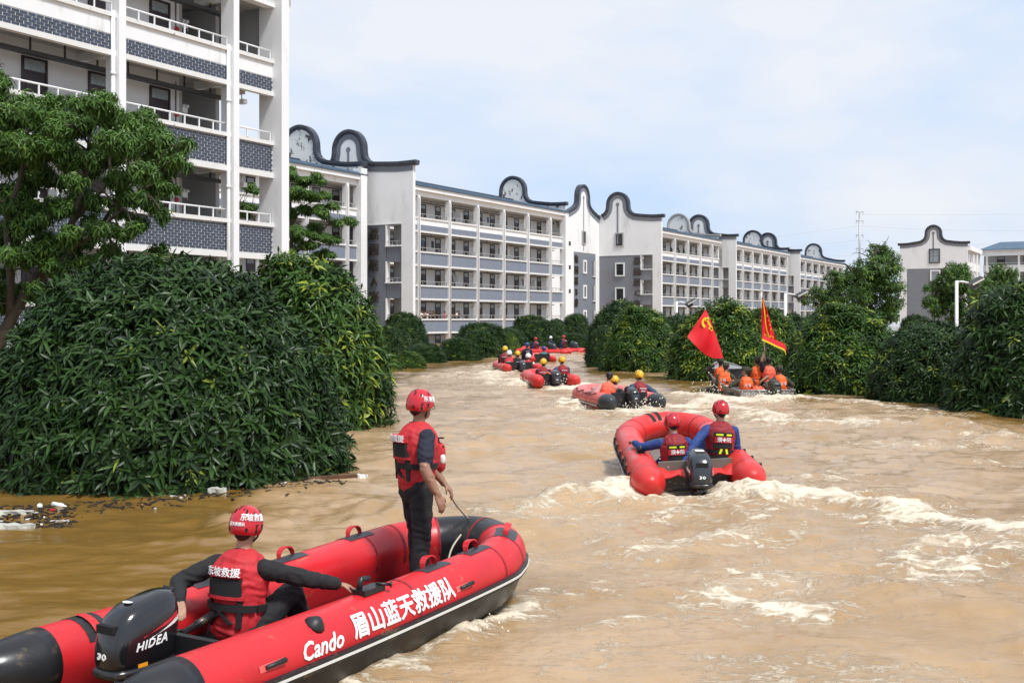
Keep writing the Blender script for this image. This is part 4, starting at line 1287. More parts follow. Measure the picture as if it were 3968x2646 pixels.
limb_tree('silk_cotton_tree', 'spreading light green tree with bare dark limbs before the near balconies', (-30, 1500), 25.0,
    [([(-60,1560),(-30,1400),(40,1240),(110,1120)], 0.17, 0.13),
     ([(110,1120),(190,1010),(280,860),(330,700),(345,560),(372,400)], 0.12, 0.025),
     ([(110,1120),(240,1000,.6),(370,900,.8),(440,800,.8),(500,690,.6)], 0.10, 0.03),
     ([(190,1010),(330,930,-.6),(440,840,-.9),(560,730,-.8)], 0.07, 0.02),
     ([(280,860),(420,700,.3),(430,600,.3),(545,500,.3)], 0.06, 0.02),
     ([(40,1240),(40,1050,-.4),(30,850,-.6),(90,650,-.5),(110,450,-.3)], 0.10, 0.03),
     ([(30,850),(-60,650),(-90,480)], 0.07, 0.02),
     ([(90,650),(190,520),(230,420)], 0.05, 0.02),
     ([(330,700),(250,560),(200,470)], 0.05, 0.02),
     ([(160,1060),(330,1100,.5),(520,1010,.6)], 0.05, 0.015)],
    [(372,390,60),(410,420,60),(340,440,60),(300,480,70),(430,470,55),(240,480,70),(200,410,60),(110,390,60),(140,440,70),(70,430,70),(30,480,70),(560,455,55),
     (530,520,70),(590,490,55),(620,540,60),(650,560,45),(600,600,60),(720,560,35),(690,610,40),(480,560,70),(420,600,70),(180,560,80),(100,560,80),(30,620,80),
     (260,610,70),(340,640,70),(150,680,80),(60,740,80),(480,680,60),(560,660,60),(620,690,50),(660,720,35),(520,760,55),(590,790,50),(630,830,35),(450,780,50),(300,760,70),
     (210,800,70),(120,850,80),(40,900,80),(380,880,55),(300,930,60),(480,900,45),(540,860,45),(220,960,70),(110,980,80),(230,1030,70),(320,1000,60),
     (420,960,50),(470,1010,45),(-20,560,80),(-40,760,90),(-60,960,90),(20,980,60),(60,1130,60),(150,1120,60),(-30,1150,70),(5,300,35),(-40,360,60),(620,960,35),(560,1000,40)],
    'palm', 0.165, 0.021, 8, 560, 41, twig=0.016, elev=(-72,-8), flat=0.62, zbase=0, spread=1.05, extra=2)

limb_tree('silk_cotton_tree', 'layered tree with thin horizontal branches between two blocks', (1128, 1150), 66.0,
    [([(1128,1240),(1130,1000),(1126,820),(1120,690),(1110,650)], 0.13, 0.03),
     ([(1130,1000),(1200,930),(1290,860),(1350,850)], 0.06, 0.015), ([(1127,880),(1180,800),(1250,770)], 0.05, 0.015),
     ([(1128,950),(1060,860),(960,800),(930,780)], 0.05, 0.015), ([(1130,1040),(1210,1000),(1270,970)], 0.05, 0.015), ([(1126,780),(1170,720),(1250,690)], 0.04, 0.012)],
    [(1120,670,28),(1180,700,30),(1225,690,26),(1150,740,34),(1105,760,34),(1200,760,30),(1262,755,22),(1180,810,34),(1245,820,30),(1120,830,34),(1290,795,22),
     (1300,860,24),(1345,850,20),(1372,862,16),(1220,880,34),(1150,890,34),(1260,920,30),(1190,950,34),(1120,960,34),(1240,985,30),(1300,930,20),(1150,1010,34),(1220,1030,30),(1285,985,18),
     (965,730,22),(935,790,22),(980,800,20),(950,830,22),(990,740,16),(1090,900,30),(1085,690,24)],
    'palm', 0.22, 0.034, 7, 420, 42, twig=0.012, elev=(-40,15), flat=0.42, spread=1.15, extra=2)

limb_tree('broadleaf_tree', 'tall ragged tree with bare twigs left of the lone white block', (3340, 1240), 62.0,
    [([(3340,1300),(3345,1150),(3380,1030),(3400,950)], 0.2, 0.05), ([(3345,1150),(3300,1050),(3270,1020)], 0.1, 0.03), ([(3345,1130),(3430,1060),(3470,1000)], 0.1, 0.03),
     ([(3390,1000),(3385,960),(3360,930)], 0.03, 0.008), ([(3395,980),(3430,940),(3445,915)], 0.03, 0.008), ([(3392,1010),(3330,980),(3300,985)], 0.03, 0.008),([(3240,1080),(3200,1050),(3190,1020)],0.02,0.006)],
    [(3410,985,45),(3450,1000,42),(3400,1030,55),(3460,1040,45),(3350,1035,50),(3310,1060,55),(3270,1090,55),(3380,1080,65),(3440,1090,60),(3475,1120,45),(3330,1110,60),
     (3240,1120,55),(3210,1150,50),(3290,1150,60),(3370,1150,70),(3440,1160,60),(3185,1185,40),(3250,1195,55),(3330,1205,60),(3410,1215,60),(3230,1060,18),(3195,1080,14),(3390,955,22),(3425,955,18)],
    'broad', 0.16, 0.045, 6, 200, 43, twig=0.018, elev=(-35,30), flat=0.75)
limb_tree('broadleaf_tree', 'tree before the grey field of the lone white block', (3690, 1250), 72.0,
    [([(3690,1320),(3695,1180),(3700,1080),(3705,1030)], 0.2, 0.06), ([(3695,1180),(3640,1120),(3620,1100)], 0.1, 0.03), ([(3696,1160),(3740,1100),(3750,1060)], 0.1, 0.03)],
    [(3690,1040,36),(3730,1045,34),(3660,1060,30),(3750,1080,30),(3700,1090,45),(3650,1095,40),(3620,1110,34),(3740,1120,36),(3690,1140,45),(3640,1150,42),(3605,1165,32),(3740,1170,34),
     (3690,1190,44),(3640,1195,36),(3740,1215,34),(3700,1235,40),(3585,1178,18),(3765,1140,20),(3720,1250,30)],
    'broad', 0.16, 0.05, 6, 200, 44, twig=0.018, elev=(-35,30), flat=0.8)
limb_tree('broadleaf_tree', 'rounded light green tree rising at the right edge', (3880, 1250), 60.0,
    [([(3880,1330),(3880,1200),(3885,1110),(3890,1060)], 0.2, 0.06), ([(3880,1200),(3820,1130),(3800,1110)], 0.1, 0.03), ([(3882,1180),(3940,1120),(3960,1100)], 0.1, 0.03)],
    [(3880,1055,40),(3910,1065,40),(3850,1075,40),(3940,1095,42),(3880,1105,52),(3825,1110,42),(3800,1145,40),(3860,1150,52),(3920,1150,50),(3960,1140,40),(3800,1190,40),(3850,1200,50),(3910,1200,50),(3830,1235,40),(3880,1245,46),(3960,1190,40),(3805,1230,26)],
    'broad', 0.13, 0.04, 7, 260, 45, twig=0.018, elev=(-35,30), flat=0.85)
# distant wooded skyline that closes the street
r = np.random.default_rng(9)
n = 900
bx_ = r.uniform(60, 360, n); by_ = r.uniform(330, 400, n); hh = 4 + 3.0*vnoise(bx_/14, by_*0) + 2*vnoise(bx_/5, by_*0)
pos = np.stack([bx_, by_, hh*r.random(n)**0.5], -1)
Lw = whorls(r, pos, np.tile([[0,-.3,1.0]], (n,1)), 6, 2.2, 0.9, elev=(-40,40), flush=0)
wood = link('distant_wood', leaves_mesh('distant_wood', *Lw[:3], Lw[3], Lw[4], Lw[5], Lw[6], M['broad'], 0))
tag(wood, 'distant line of dark green woodland on the horizon', 'wood', kind='stuff')

# ------------------------------------------------------------------ boat and clothing materials
M['red'] = mat('red_rubber', (0.60,0.018,0.024), 0.36, 0.18, 2.2, bump=0.06, bscale=60)
M['redpale'] = mat('faded_red_rubber', (0.66,0.085,0.075), 0.42, 0.2, 2.5, col2=(0.72,0.16,0.14))
M['redorange'] = mat('orange_red_rubber', (0.66,0.030,0.026), 0.38, 0.18, 2.5)
M['black'] = mat('black_rubber', (0.016,0.016,0.018), 0.42, 0.3, 3.0)
M['greyblack'] = mat('charcoal_rubber', (0.035,0.040,0.048), 0.45, 0.3, 3.0)
M['hullgrey'] = mat('grey_transom', (0.16,0.155,0.13), 0.5, 0.2, 4.0)
M['stripe'] = mat('white_stripe', (0.72,0.71,0.66), 0.5)
M['gloss'] = mat('gloss_black', (0.010,0.010,0.012), 0.12, coat=0.6)
M['engine'] = mat('engine_grey', (0.030,0.036,0.043), 0.25, 0.2, 3.0, coat=0.3)
M['engine_green'] = mat('engine_green', (0.035,0.045,0.030), 0.5, 0.2, 3.0)
M['white_ink'] = mat('white_ink', (0.82,0.82,0.80), 0.5)
M['yellow_ink'] = mat('yellow_ink', (0.85,0.62,0.02), 0.5)
M['orange_ink'] = mat('orange_label', (0.8,0.32,0.01), 0.5)
M['blue_ink'] = mat('blue_label', (0.15,0.35,0.65), 0.5)
M['alu'] = mat('aluminium', (0.42,0.42,0.42), 0.45, 0.35, 4.0, metal=0.6)
M['alu_in'] = mat('aluminium_inside', (0.25,0.26,0.26), 0.55, 0.3, 5.0, metal=0.3)
M['skin'] = mat('skin', (0.38,0.21,0.135), 0.5, 0.12, 8.0)
M['skin_tan'] = mat('tanned_skin', (0.29,0.15,0.095), 0.5, 0.12, 8.0)
M['hair'] = mat('black_hair', (0.010,0.009,0.009), 0.45)
M['blackcloth'] = mat('black_cloth', (0.012,0.012,0.014), 0.85, 0.35, 9.0, bump=0.5, bscale=22)
M['navy'] = mat('navy_cloth', (0.014,0.017,0.034), 0.85, 0.3, 9.0, bump=0.5, bscale=22)
M['blue'] = mat('blue_coverall', (0.020,0.055,0.22), 0.8, 0.3, 7.0, bump=0.6, bscale=20)
M['bluegrey'] = mat('slate_blue_shirt', (0.030,0.075,0.14), 0.85, 0.3, 7.0, bump=0.5, bscale=20)
M['camo'] = mat('camouflage_cloth', (0.075,0.070,0.042), 0.9, 0, 26.0, col2=(0.028,0.030,0.020))
M['pink'] = mat('pink_shirt', (0.50,0.26,0.24), 0.85, 0.2, 7.0)
M['vest'] = mat('red_vest', (0.56,0.020,0.028), 0.7, 0.35, 5.0, bump=0.5, bscale=18)
M['vestdark'] = mat('dark_red_vest', (0.30,0.014,0.022), 0.7, 0.35, 6.0, bump=0.5, bscale=18)
M['orange'] = mat('orange_vest', (0.92,0.135,0.020), 0.65, 0.2, 6.0, bump=0.4, bscale=18)
M['orangepink'] = mat('coral_vest', (0.95,0.14,0.07), 0.65, 0.2, 6.0, bump=0.4, bscale=18)
M['teal'] = mat('teal_vest', (0.03,0.20,0.22), 0.7, 0.25, 6.0)
M['web'] = mat('black_webbing', (0.010,0.010,0.011), 0.8)
M['lime'] = mat('lime_reflective', (0.72,0.85,0.02), 0.5)
M['silver'] = mat('silver_reflective', (0.60,0.62,0.62), 0.4)
M['helm_red'] = mat('red_helmet', (0.52,0.012,0.022), 0.22, 0.1, 4.0, coat=0.4)
M['helm_yellow'] = mat('yellow_helmet', (0.80,0.44,0.012), 0.25, 0.1, 4.0, coat=0.4)
M['helm_white'] = mat('white_helmet', (0.75,0.76,0.76), 0.28, 0.1, 4.0, coat=0.3)
M['helm_blue'] = mat('blue_helmet', (0.02,0.045,0.22), 0.25, 0.1, 4.0, coat=0.4)
M['hole'] = mat('vent_hole', (0.006,0.005,0.006), 0.8)
M['rope'] = mat('rope', (0.45,0.40,0.32), 0.9)
M['flag'] = mat('flag_cloth', (0.74,0.006,0.014), 0.6, 0.12, 3.0)
M['foamboard'] = mat('polystyrene', (0.50,0.49,0.42), 0.8, 0.25, 9.0)
M['wood'] = mat('wet_wood', (0.13,0.06,0.03), 0.7, 0.4, 6.0)

for k_ in ('red','redorange','redpale'): muddy(M[k_])
muddy(M['black'], lo=.56, hi=.70, amount=.4); muddy(M['vest'], lo=.62, hi=.72, amount=.35, scale=14, wet=False)
# ------------------------------------------------------------------ lofted bodies: tapered capsules fused into one skin
def eval_mesh(me, mods):
    o = bpy.data.objects.new('tmp', me)
    TMP.collection.objects.link(o)
    for typ, kw in mods:
        md = o.modifiers.new(typ, typ)
        for k, v in kw.items(): setattr(md, k, v)
    vl = TMP.view_layers[0]; vl.update()
    out = bpy.data.meshes.new_from_object(o.evaluated_get(vl.depsgraph))
    bpy.data.objects.remove(o); bpy.data.meshes.remove(me)
    return out

class Prim:
    __slots__ = ('a','b','ra','rb','reg','fl','k')
    def __init__(s, a, b, ra, rb, reg, fl=None, k=1.0):
        s.a, s.b, s.ra, s.rb, s.reg, s.k = Vector(a), Vector(b), ra, rb, reg, k
        s.fl = None if fl is None else Vector(fl).normalized()

def prim_geo(p, n=12):
    ax = p.b-p.a; L = ax.length
    t = ax/L if L > 1e-6 else Vector((0,0,1))
    x = t.orthogonal().normalized(); y = t.cross(x)
    rings = []
    for i in range(1, 4):
        a = math.pi/2*(i/4); rings.append((p.a - t*p.ra*math.cos(a), p.ra*math.sin(a)))
    rings += [(p.a, p.ra), (p.b, p.rb)]
    for i in range(3, 0, -1):
        a = math.pi/2*(i/4); rings.append((p.b + t*p.rb*math.cos(a), p.rb*math.sin(a)))
    V = [p.a - t*p.ra]
    for c, r in rings:
        V += [c + (x*math.cos(j*2*math.pi/n)+y*math.sin(j*2*math.pi/n))*r for j in range(n)]
    V.append(p.b + t*p.rb)
    if p.fl is not None:
        f = (p.fl - t*p.fl.dot(t)); f = f.normalized() if f.length > 1e-4 else p.fl
        V = [v + f*((p.k-1)*((v-p.a).dot(f))) for v in V]
    Fc = [(0, 1+(j+1) % n, 1+j) for j in range(n)]
    m = len(rings)
    for i in range(m-1):
        for j in range(n):
            k = (j+1) % n
            Fc.append((1+i*n+j, 1+i*n+k, 1+(i+1)*n+k, 1+(i+1)*n+j))
    e = len(V)-1
    Fc += [(e, 1+(m-1)*n+j, 1+(m-1)*n+(j+1) % n) for j in range(n)]
    return V, Fc

def fuse(name, prims, voxel, regmats, smooth=6, parent=None):
    V = []; Fc = []
    for p in prims:
        v, f = prim_geo(p); b = len(V); V += v; Fc += [tuple(i+b for i in q) for q in f]
    me = bpy.data.meshes.new('tmp'); me.from_pydata(V, [], Fc)
    out = eval_mesh(me, [('REMESH', dict(mode='VOXEL', voxel_size=voxel, use_smooth_shade=True)), ('SMOOTH', dict(factor=0.5, iterations=smooth))])
    regs = list(regmats)
    n = len(out.polygons)
    # creases of the cloth
    nv_ = len(out.vertices)
    co = np.empty(nv_*3, np.float32); out.vertices.foreach_get('co', co); co = co.reshape(-1,3)
    no = np.empty(nv_*3, np.float32); out.vertices.foreach_get('normal', no); no = no.reshape(-1,3)
    w1 = co @ np.array([9.0, 13.0, 31.0]) + 2.2*np.sin(co @ np.array([17.0, -11.0, 9.0]))
    w2 = co @ np.array([-21.0, 15.0, 24.0]) + 2.0*np.sin(co @ np.array([8.0, 19.0, -14.0]) + 1.3)
    dsp = 0.0042*(np.sin(w1)*np.sin(w2+0.7) + 0.5*np.sin(w1*1.9+w2))
    head = np.min(np.stack([np.linalg.norm(co-np.array((p.a+p.b)/2), axis=1) - max(p.ra, p.rb) for p in prims if p.reg in ('skin','hair','glove')] or [np.full(nv_, 1.0)]), axis=0)
    dsp *= np.clip((head-0.004)/0.02, 0, 1)
    co = co + no*dsp[:,None]
    out.vertices.foreach_set('co', co.astype(np.float32).ravel())
    c = np.empty(n*3, np.float32); out.polygons.foreach_get('center', c); c = c.reshape(-1,3)
    best = np.full(n, 1e9); idx = np.zeros(n, np.int32)
    for p in prims:
        a = np.array(p.a); b = np.array(p.b); ab = b-a; L2 = ab@ab
        q = c-a
        if p.fl is not None:
            t = (p.b-p.a).normalized() if L2 > 1e-9 else Vector((0,0,1))
            f = p.fl - t*p.fl.dot(t); f = np.array(f.normalized() if f.length > 1e-4 else p.fl)
            q = q + np.outer(q@f, f)*(1/p.k-1)
        t = np.clip(q@ab/(L2+1e-9), 0, 1)
        d = np.linalg.norm(q-np.outer(t,ab), axis=1) - (p.ra+(p.rb-p.ra)*t)
        u = d < best; best[u] = d[u]; idx[u] = regs.index(p.reg)
    for k in regs: out.materials.append(M[regmats[k]])
    out.polygons.foreach_set('material_index', idx)
    out.polygons.foreach_set('use_smooth', np.ones(n, bool))
    out.name = name
    out.update()
    return link(name, out, parent)

def ik(a, t, l1, l2, pole):
    d = t-a; L = min(max(d.length, 1e-4), (l1+l2)*0.998)
    u = d.normalized(); t = a+u*L
    x = (l1*l1-l2*l2+L*L)/(2*L); h = math.sqrt(max(l1*l1-x*x, 0))
    pv = pole - u*pole.dot(u)
    pv = pv.normalized() if pv.length > 1e-4 else u.orthogonal().normalized()
    return a+u*x+pv*h, t

def rotv(v, axis, ang): return Matrix.Rotation(ang, 3, axis) @ v

HIP_MODE = None
def person(loc, yaw, label, pelvis=0.45, lean=0.1, side=0.0, twist=0.0, head_yaw=0.0, head_pitch=0.0, hands=None, feet=None, poles=None,
           shirt='navy', trousers='blackcloth', skin='skin', sleeve='long', vest=None, helmet=None, hat=None, voxel=0.012, S=1.0,
           hand_world=True, knees=None, shoes='blackcloth', short_trousers=False, text=None, sash=None, group='people in the boats', curl=0.9, top=None, glasses=False, gloves=None, hold_axis=None):
    """local frame: +x forward, +y left, +z up; loc = point on the floor below the pelvis"""
    rz = math.pi/2 - yaw
    root = tag(empty('person', loc, rz), label, 'person', group)
    inv = (Matrix.Translation(Vector(loc)) @ Matrix.Rotation(rz, 4, 'Z')).inverted()
    W = lambda w: inv @ Vector(w)
    X, Y, Z = Vector((1,0,0)), Vector((0,1,0)), Vector((0,0,1))
    if top is not None:
        pelvis = top - loc[2] - S*(.50*math.cos(lean) + .18 + (.164 if helmet else .139 if hat else .132))
    p = Vector((0,0,pelvis))
    sp = rotv(rotv(Z, Y, lean), X, -side)
    sd = rotv(Y, sp, twist); sd = (sd - sp*sd.dot(sp)).normalized()
    fw = sd.cross(sp).normalized()
    ch = p+sp*0.36*S; nb = p+sp*0.50*S; sh = p+sp*0.435*S
    shL, shR = sh+sd*0.178*S, sh-sd*0.178*S
    hipL, hipR = p+Y*0.09*S, p-Y*0.09*S
    hy = rotv(rotv(fw, sp, head_yaw), sd, head_pitch)
    hs = sp.cross(hy).normalized()
    hup = hy.cross(hs).normalized()*1.0
    hc = nb + sp*0.055*S + hup*0.125*S + hy*0.015*S
    PR = []
    add = lambda *a, **k: PR.append(Prim(*a, **k))
    # trunk
    add(p+sp*0.02*S, p+sp*0.17*S, .150*S, .150*S, 'shirt', fl=fw, k=.76)
    add(p+sp*0.14*S, ch, .150*S, .178*S, 'shirt', fl=fw, k=.70)
    add(shL, shR, .062*S, .062*S, 'shirt'); add(ch, nb-sp*.03*S, .12*S, .07*S, 'shirt', fl=fw, k=.75)
    add(p-Z*.03*S+Y*.055*S, p-Z*.03*S-Y*.055*S, .132*S, .132*S, 'trousers')
    # neck and head
    add(nb-sp*.03*S, hc-hup*.05*S, .056*S, .054*S, 'skin')
    if shirt: add(nb-sp*.035*S, nb+sp*.015*S, .064*S, .064*S, 'shirt')
    add(hc+hup*.03*S-hy*.012*S, hc+hup*.03*S+hy*.015*S, .089*S, .084*S, 'skin', fl=hs, k=.86)
    add(hc-hup*.055*S+hy*.045*S, hc+hy*.03*S, .050*S, .068*S, 'skin', fl=hs, k=.9)
    add(hc-hup*.018*S+hy*.096*S, hc-hup*.004*S+hy*.088*S, .013*S, .011*S, 'skin')
    for s in (-1,1): add(hc+hs*s*.081*S-hup*.005*S, hc+hs*s*.083*S+hup*.022*S, .014*S, .015*S, 'skin')
    add(hc+hup*.042*S-hy*.022*S, hc+hup*.045*S+hy*.010*S, .091*S, .086*S, 'hair', fl=hs, k=.88)
    add(hc-hup*.015*S-hy*.045*S, hc+hup*.02*S-hy*.04*S, .062*S, .07*S, 'hair', fl=hs, k=.95)
    # arms
    hands = hands or {}
    poles = poles or {}
    for nm, sgn, s0 in (('L',1,shL), ('R',-1,shR)):
        tgt = hands.get(nm)
        tgt = (W(tgt) if hand_world else Vector(tgt)) if tgt is not None else s0 + Vector((.10*S, sgn*.06*S, -.52*S))
        pole = poles.get(nm, Vector((-.6, sgn*.55, -.5)))
        d = tgt-s0
        el, wr = ik(s0, tgt - d.normalized()*0.0, .285*S, .25*S, Vector(pole))
        fd = (wr-el).normalized()
        if sleeve == 'long':
            add(s0, el, .070*S, .060*S, 'shirt'); add(el, el.lerp(wr,.93), .060*S, .045*S, 'shirt'); add(el.lerp(wr,.8), wr, .028*S, .027*S, 'skin')
        elif sleeve == 'short':
            add(s0, s0.lerp(el,.70), .072*S, .074*S, 'shirt'); add(s0, el, .052*S, .046*S, 'skin'); add(el, el.lerp(wr,.35), .047*S, .049*S, 'skin'); add(el.lerp(wr,.35), wr, .049*S, .030*S, 'skin')
        # hand: palm, four fingers and a thumb from the side of the palm
        hreg = 'glove' if gloves else 'skin'
        ha = hold_axis.get(nm) if hold_axis else None
        acr = (W(Vector(loc)+Vector(ha))).normalized() if ha else (fd.cross(Z) if abs(fd.dot(Z)) < .95 else X.copy())
        if abs(fd.dot(Z)) >= .8 and not ha: acr = X.copy()
        acr = (acr - fd*acr.dot(fd)).normalized()
        pn = fd.cross(acr).normalized()
        inw = (p+sp*.25-wr); pn = pn if pn.dot(inw) > 0 else -pn
        pc = wr + fd*.055*S
        add(wr+fd*.015*S+acr*.016*S, pc+acr*.022*S+fd*.025*S, .022*S, .020*S, hreg, fl=pn, k=.75)
        add(wr+fd*.015*S-acr*.014*S, pc-acr*.020*S+fd*.025*S, .022*S, .020*S, hreg, fl=pn, k=.75)
        if voxel <= 0.0127:
            for i in range(4):
                o = (i-1.5)*.0205*S
                b0 = wr+fd*(.088+(-.004 if i in (0,3) else .004))*S+acr*o
                ln = (.036,.042,.040,.031)[i]*S
                c1 = curl*.55; f1 = fd*math.cos(c1)+pn*math.sin(c1); c2 = curl*1.35; f2 = fd*math.cos(c2)+pn*math.sin(c2)
                b1 = b0+f1*ln; b2 = b1+f2*ln*.95
                add(wr+fd*.06*S+acr*o*.9, b0, .010*S, .0100*S, hreg); add(b0, b1, .0100*S, .0092*S, hreg); add(b1, b2, .0092*S, .0078*S, hreg)
            tb = wr+fd*.035*S+acr*.030*S
            t1 = tb+(acr*.7+fd*.6+pn*.35).normalized()*.038*S
            add(tb, t1, .0125*S, .0110*S, hreg); add(t1, t1+(fd*.8+pn*.6+acr*.1).normalized()*.030*S, .0110*S, .0090*S, hreg)
        else:
            add(pc+fd*.03*S, pc+fd*.05*S+pn*.02*S, .026*S, .022*S, hreg)
    # legs
    feet = feet or {'L': (.05,.12,0), 'R': (.05,-.12,0)}
    knees = knees or {}
    for nm, sgn, h0 in (('L',1,hipL), ('R',-1,hipR)):
        an = Vector(feet[nm])+Vector((0,0,.07*S))
        kn, an = ik(h0, an, .42*S, .41*S, Vector(knees.get(nm, (1, sgn*.25, .15))))
        add(h0, kn, .112*S, .082*S, 'trousers')
        if short_trousers:
            add(kn, kn.lerp(an,.4), .054*S, .054*S, 'skin'); add(kn.lerp(an,.4), an, .054*S, .036*S, 'skin')
        else:
            add(kn, kn.lerp(an,.45), .082*S, .080*S, 'trousers'); add(kn.lerp(an,.45), an+Z*.015*S, .080*S, .070*S, 'trousers')
        ft = Vector((1, sgn*.25, 0)).normalized()
        add(an-Z*.02*S-ft*.04*S, an-Z*.03*S+ft*.15*S, .046*S, .036*S, 'shoes')
    regs = {'shirt': shirt, 'trousers': trousers, 'skin': skin, 'hair': 'hair', 'shoes': shoes}
    if gloves: regs['glove'] = gloves
    fuse('body', PR, voxel, regs, 5 if voxel < .01 else 3, root)
    big = voxel <= 0.0127
    if voxel <= .0096:      # eyes, brows and mouth
        for s in (-1,1):
            c = hc + hup*.008*S + hy*.082*S + hs*s*.031*S
            b = MB(); v, f = prim_geo(Prim(c, c+hs*.004, .011*S, .011*S, '')); b.add(v, f, 0, True)
            eo = b.build('eye', M['white_ink'], root)
            b = MB(); v, f = prim_geo(Prim(c+hy*.009*S, c+hy*.0095*S, .0055*S, .0055*S, '')); b.add(v, f, 0, True); b.build('iris', M['hair'], eo)
            b = MB(); b.tube([c+hup*.022*S-hs*s*.013*S+hy*.009*S, c+hup*.026*S+hy*.011*S, c+hup*.021*S+hs*s*.016*S+hy*.004*S], .0035*S, 5); b.build('eyebrow', M['hair'], root)
        b = MB(); b.tube([hc-hup*.052*S+hy*.095*S-hs*.02*S, hc-hup*.050*S+hy*.099*S, hc-hup*.052*S+hy*.095*S+hs*.02*S], .004*S, 5); b.build('mouth', M['vestdark'], root)
    if glasses:
        b = MB()
        for s in (-1,1):
            c = hc + hup*.008*S + hy*.108*S + hs*s*.034*S
            b.tube([c + hs*.026*S*math.cos(t*math.pi/6) + hup*.019*S*math.sin(t*math.pi/6) for t in range(13)], .0028*S, 5)
            b.tube([c+hs*s*.026*S+hup*.008*S, hc+hs*s*.092*S+hup*.014*S+hy*.03*S, hc+hs*s*.090*S+hup*.010*S-hy*.01*S], .003*S, 5)
        b.build('glasses', M['gloss'], root)
    # ---------------- vest
    if vest:
        kind, vm = vest
        thick = .042 if kind != 'rescue' else .046
        b0, b1 = .07, .40
        Ra, Rb, kk = (.138+thick)*S, (.168+thick)*S, (.90 if kind == 'rescue' else .80)
        vp = [Prim(p+sp*b0*S, p+sp*.17*S, Ra*.98, Ra, 'v', fl=fw, k=kk), Prim(p+sp*.17*S, p+sp*.36*S, Ra, Rb*.96, 'v', fl=fw, k=kk)]
        for s in (-1,1):
            q = [sp*.34+fw*.115+sd*s*.085, sp*.47+fw*.075+sd*s*.088, sp*.505+sd*s*.085, sp*.475-fw*.07+sd*s*.088, sp*.34-fw*.12+sd*s*.085]
            q = [p+v*S for v in q]
            for u, w in zip(q[:-1], q[1:]): vp.append(Prim(u, w, .040*S, .040*S, 'v'))
        if kind == 'orange':
            for bb in (.13, .30):
                vp.append(Prim(p+sp*bb*S-fw*.105*S+sd*.075*S, p+sp*bb*S-fw*.105*S-sd*.075*S, .070*S, .070*S, 'v', fl=fw, k=.52))
                vp.append(Prim(p+sp*bb*S+fw*.105*S+sd*.075*S, p+sp*bb*S+fw*.105*S-sd*.075*S, .070*S, .070*S, 'v', fl=fw, k=.52))
            vp.append(Prim(p+sp*.42*S-fw*.11*S+sd*.06*S, p+sp*.42*S-fw*.11*S-sd*.06*S, .065*S, .065*S, 'v', fl=fw, k=.6))
        if kind == 'rescue':
            vp.append(Prim(p+sp*.34*S-fw*.125*S+sd*.05*S, p+sp*.34*S-fw*.125*S-sd*.05*S, .09*S, .09*S, 'v', fl=fw, k=.45))
            for s in (-1,1): vp.append(Prim(p+sp*.20*S+fw*.15*S+sd*s*.07*S, p+sp*.29*S+fw*.15*S+sd*s*.07*S, .05*S, .05*S, 'v', fl=fw, k=.75))
        vo = fuse('life_vest', vp, max(voxel*1.25, .009), {'v': vm}, 4, root)
        def surf(a, h, off):
            """point on the back of the vest: a to the wearer's left (m), h along the spine (m)"""
            R = Ra + (Rb-Ra)*min(max((h-.07)/.30,0),1)
            d = kk*math.sqrt(max(R*R-(a*S)**2, (R*.25)**2))
            if kind == 'rescue': d = max(d, (.125*S + .090*.45*S*math.sqrt(max(0,1-((h-.34)/.09)**2))) if abs(h-.34) < .09 and abs(a) < .10 else 0)
            if kind == 'orange' : d = max(d, (.105+.070*.52*max(0,1-((min(abs(h-.13),abs(h-.30)))/.070)**2)**.5)*S if abs(a) < .12 else 0)
            return p + sp*h*S + sd*a*S - fw*(d + off*S)
        def ring(th, h, off):
            R = Ra + (Rb-Ra)*min(max((h-.07)/.30,0),1)*.96 + off*S
            return p + sp*h*S + sd*R*math.sin(th) - fw*kk*R*math.cos(th)
        def patch(name, a0, a1, h0, h1, off, m, par=vo, nu=8, nv=4, skew=0.0):
            vs = []; g = lambda u, v: (a0+(a1-a0)*u + skew*(v-.5), h0+(h1-h0)*v)
            for j in range(nv+1):
                for i in range(nu+1): vs.append(surf(*g(i/nu, j/nv), off))
            fs = [(j*(nu+1)+i, j*(nu+1)+i+1, (j+1)*(nu+1)+i+1, (j+1)*(nu+1)+i) for j in range(nv) for i in range(nu)]
            n0 = len(vs)
            rim = [(i,0) for i in range(nu+1)]+[(nu,j) for j in range(1,nv+1)]+[(i,nv) for i in range(nu-1,-1,-1)]+[(0,j) for j in range(nv-1,0,-1)]
            for i, j in rim: vs.append(surf(*g(i/nu, j/nv), -0.02))
            for q in range(len(rim)):
                q2 = (q+1) % len(rim); A = rim[q][1]*(nu+1)+rim[q][0]; B = rim[q2][1]*(nu+1)+rim[q2][0]
                fs.append((A, B, n0+q2, n0+q))
            b = MB(); b.add(vs, fs, 0, False)
            return b.build(name, M[m], par)
        def belt(h, wd, off, m, th0=-math.pi, th1=math.pi, n=36, name='strap'):
            rr = []
            for i in range(n+1):
                th = th0+(th1-th0)*i/n
                rr.append([ring(th,h-wd/2,off), ring(th,h+wd/2,off), ring(th,h+wd/2,off-.02), ring(th,h-wd/2,off-.02)])
            b = MB(); b.rings(rr, 0, True, True, False); return b.build(name, M[m], vo)
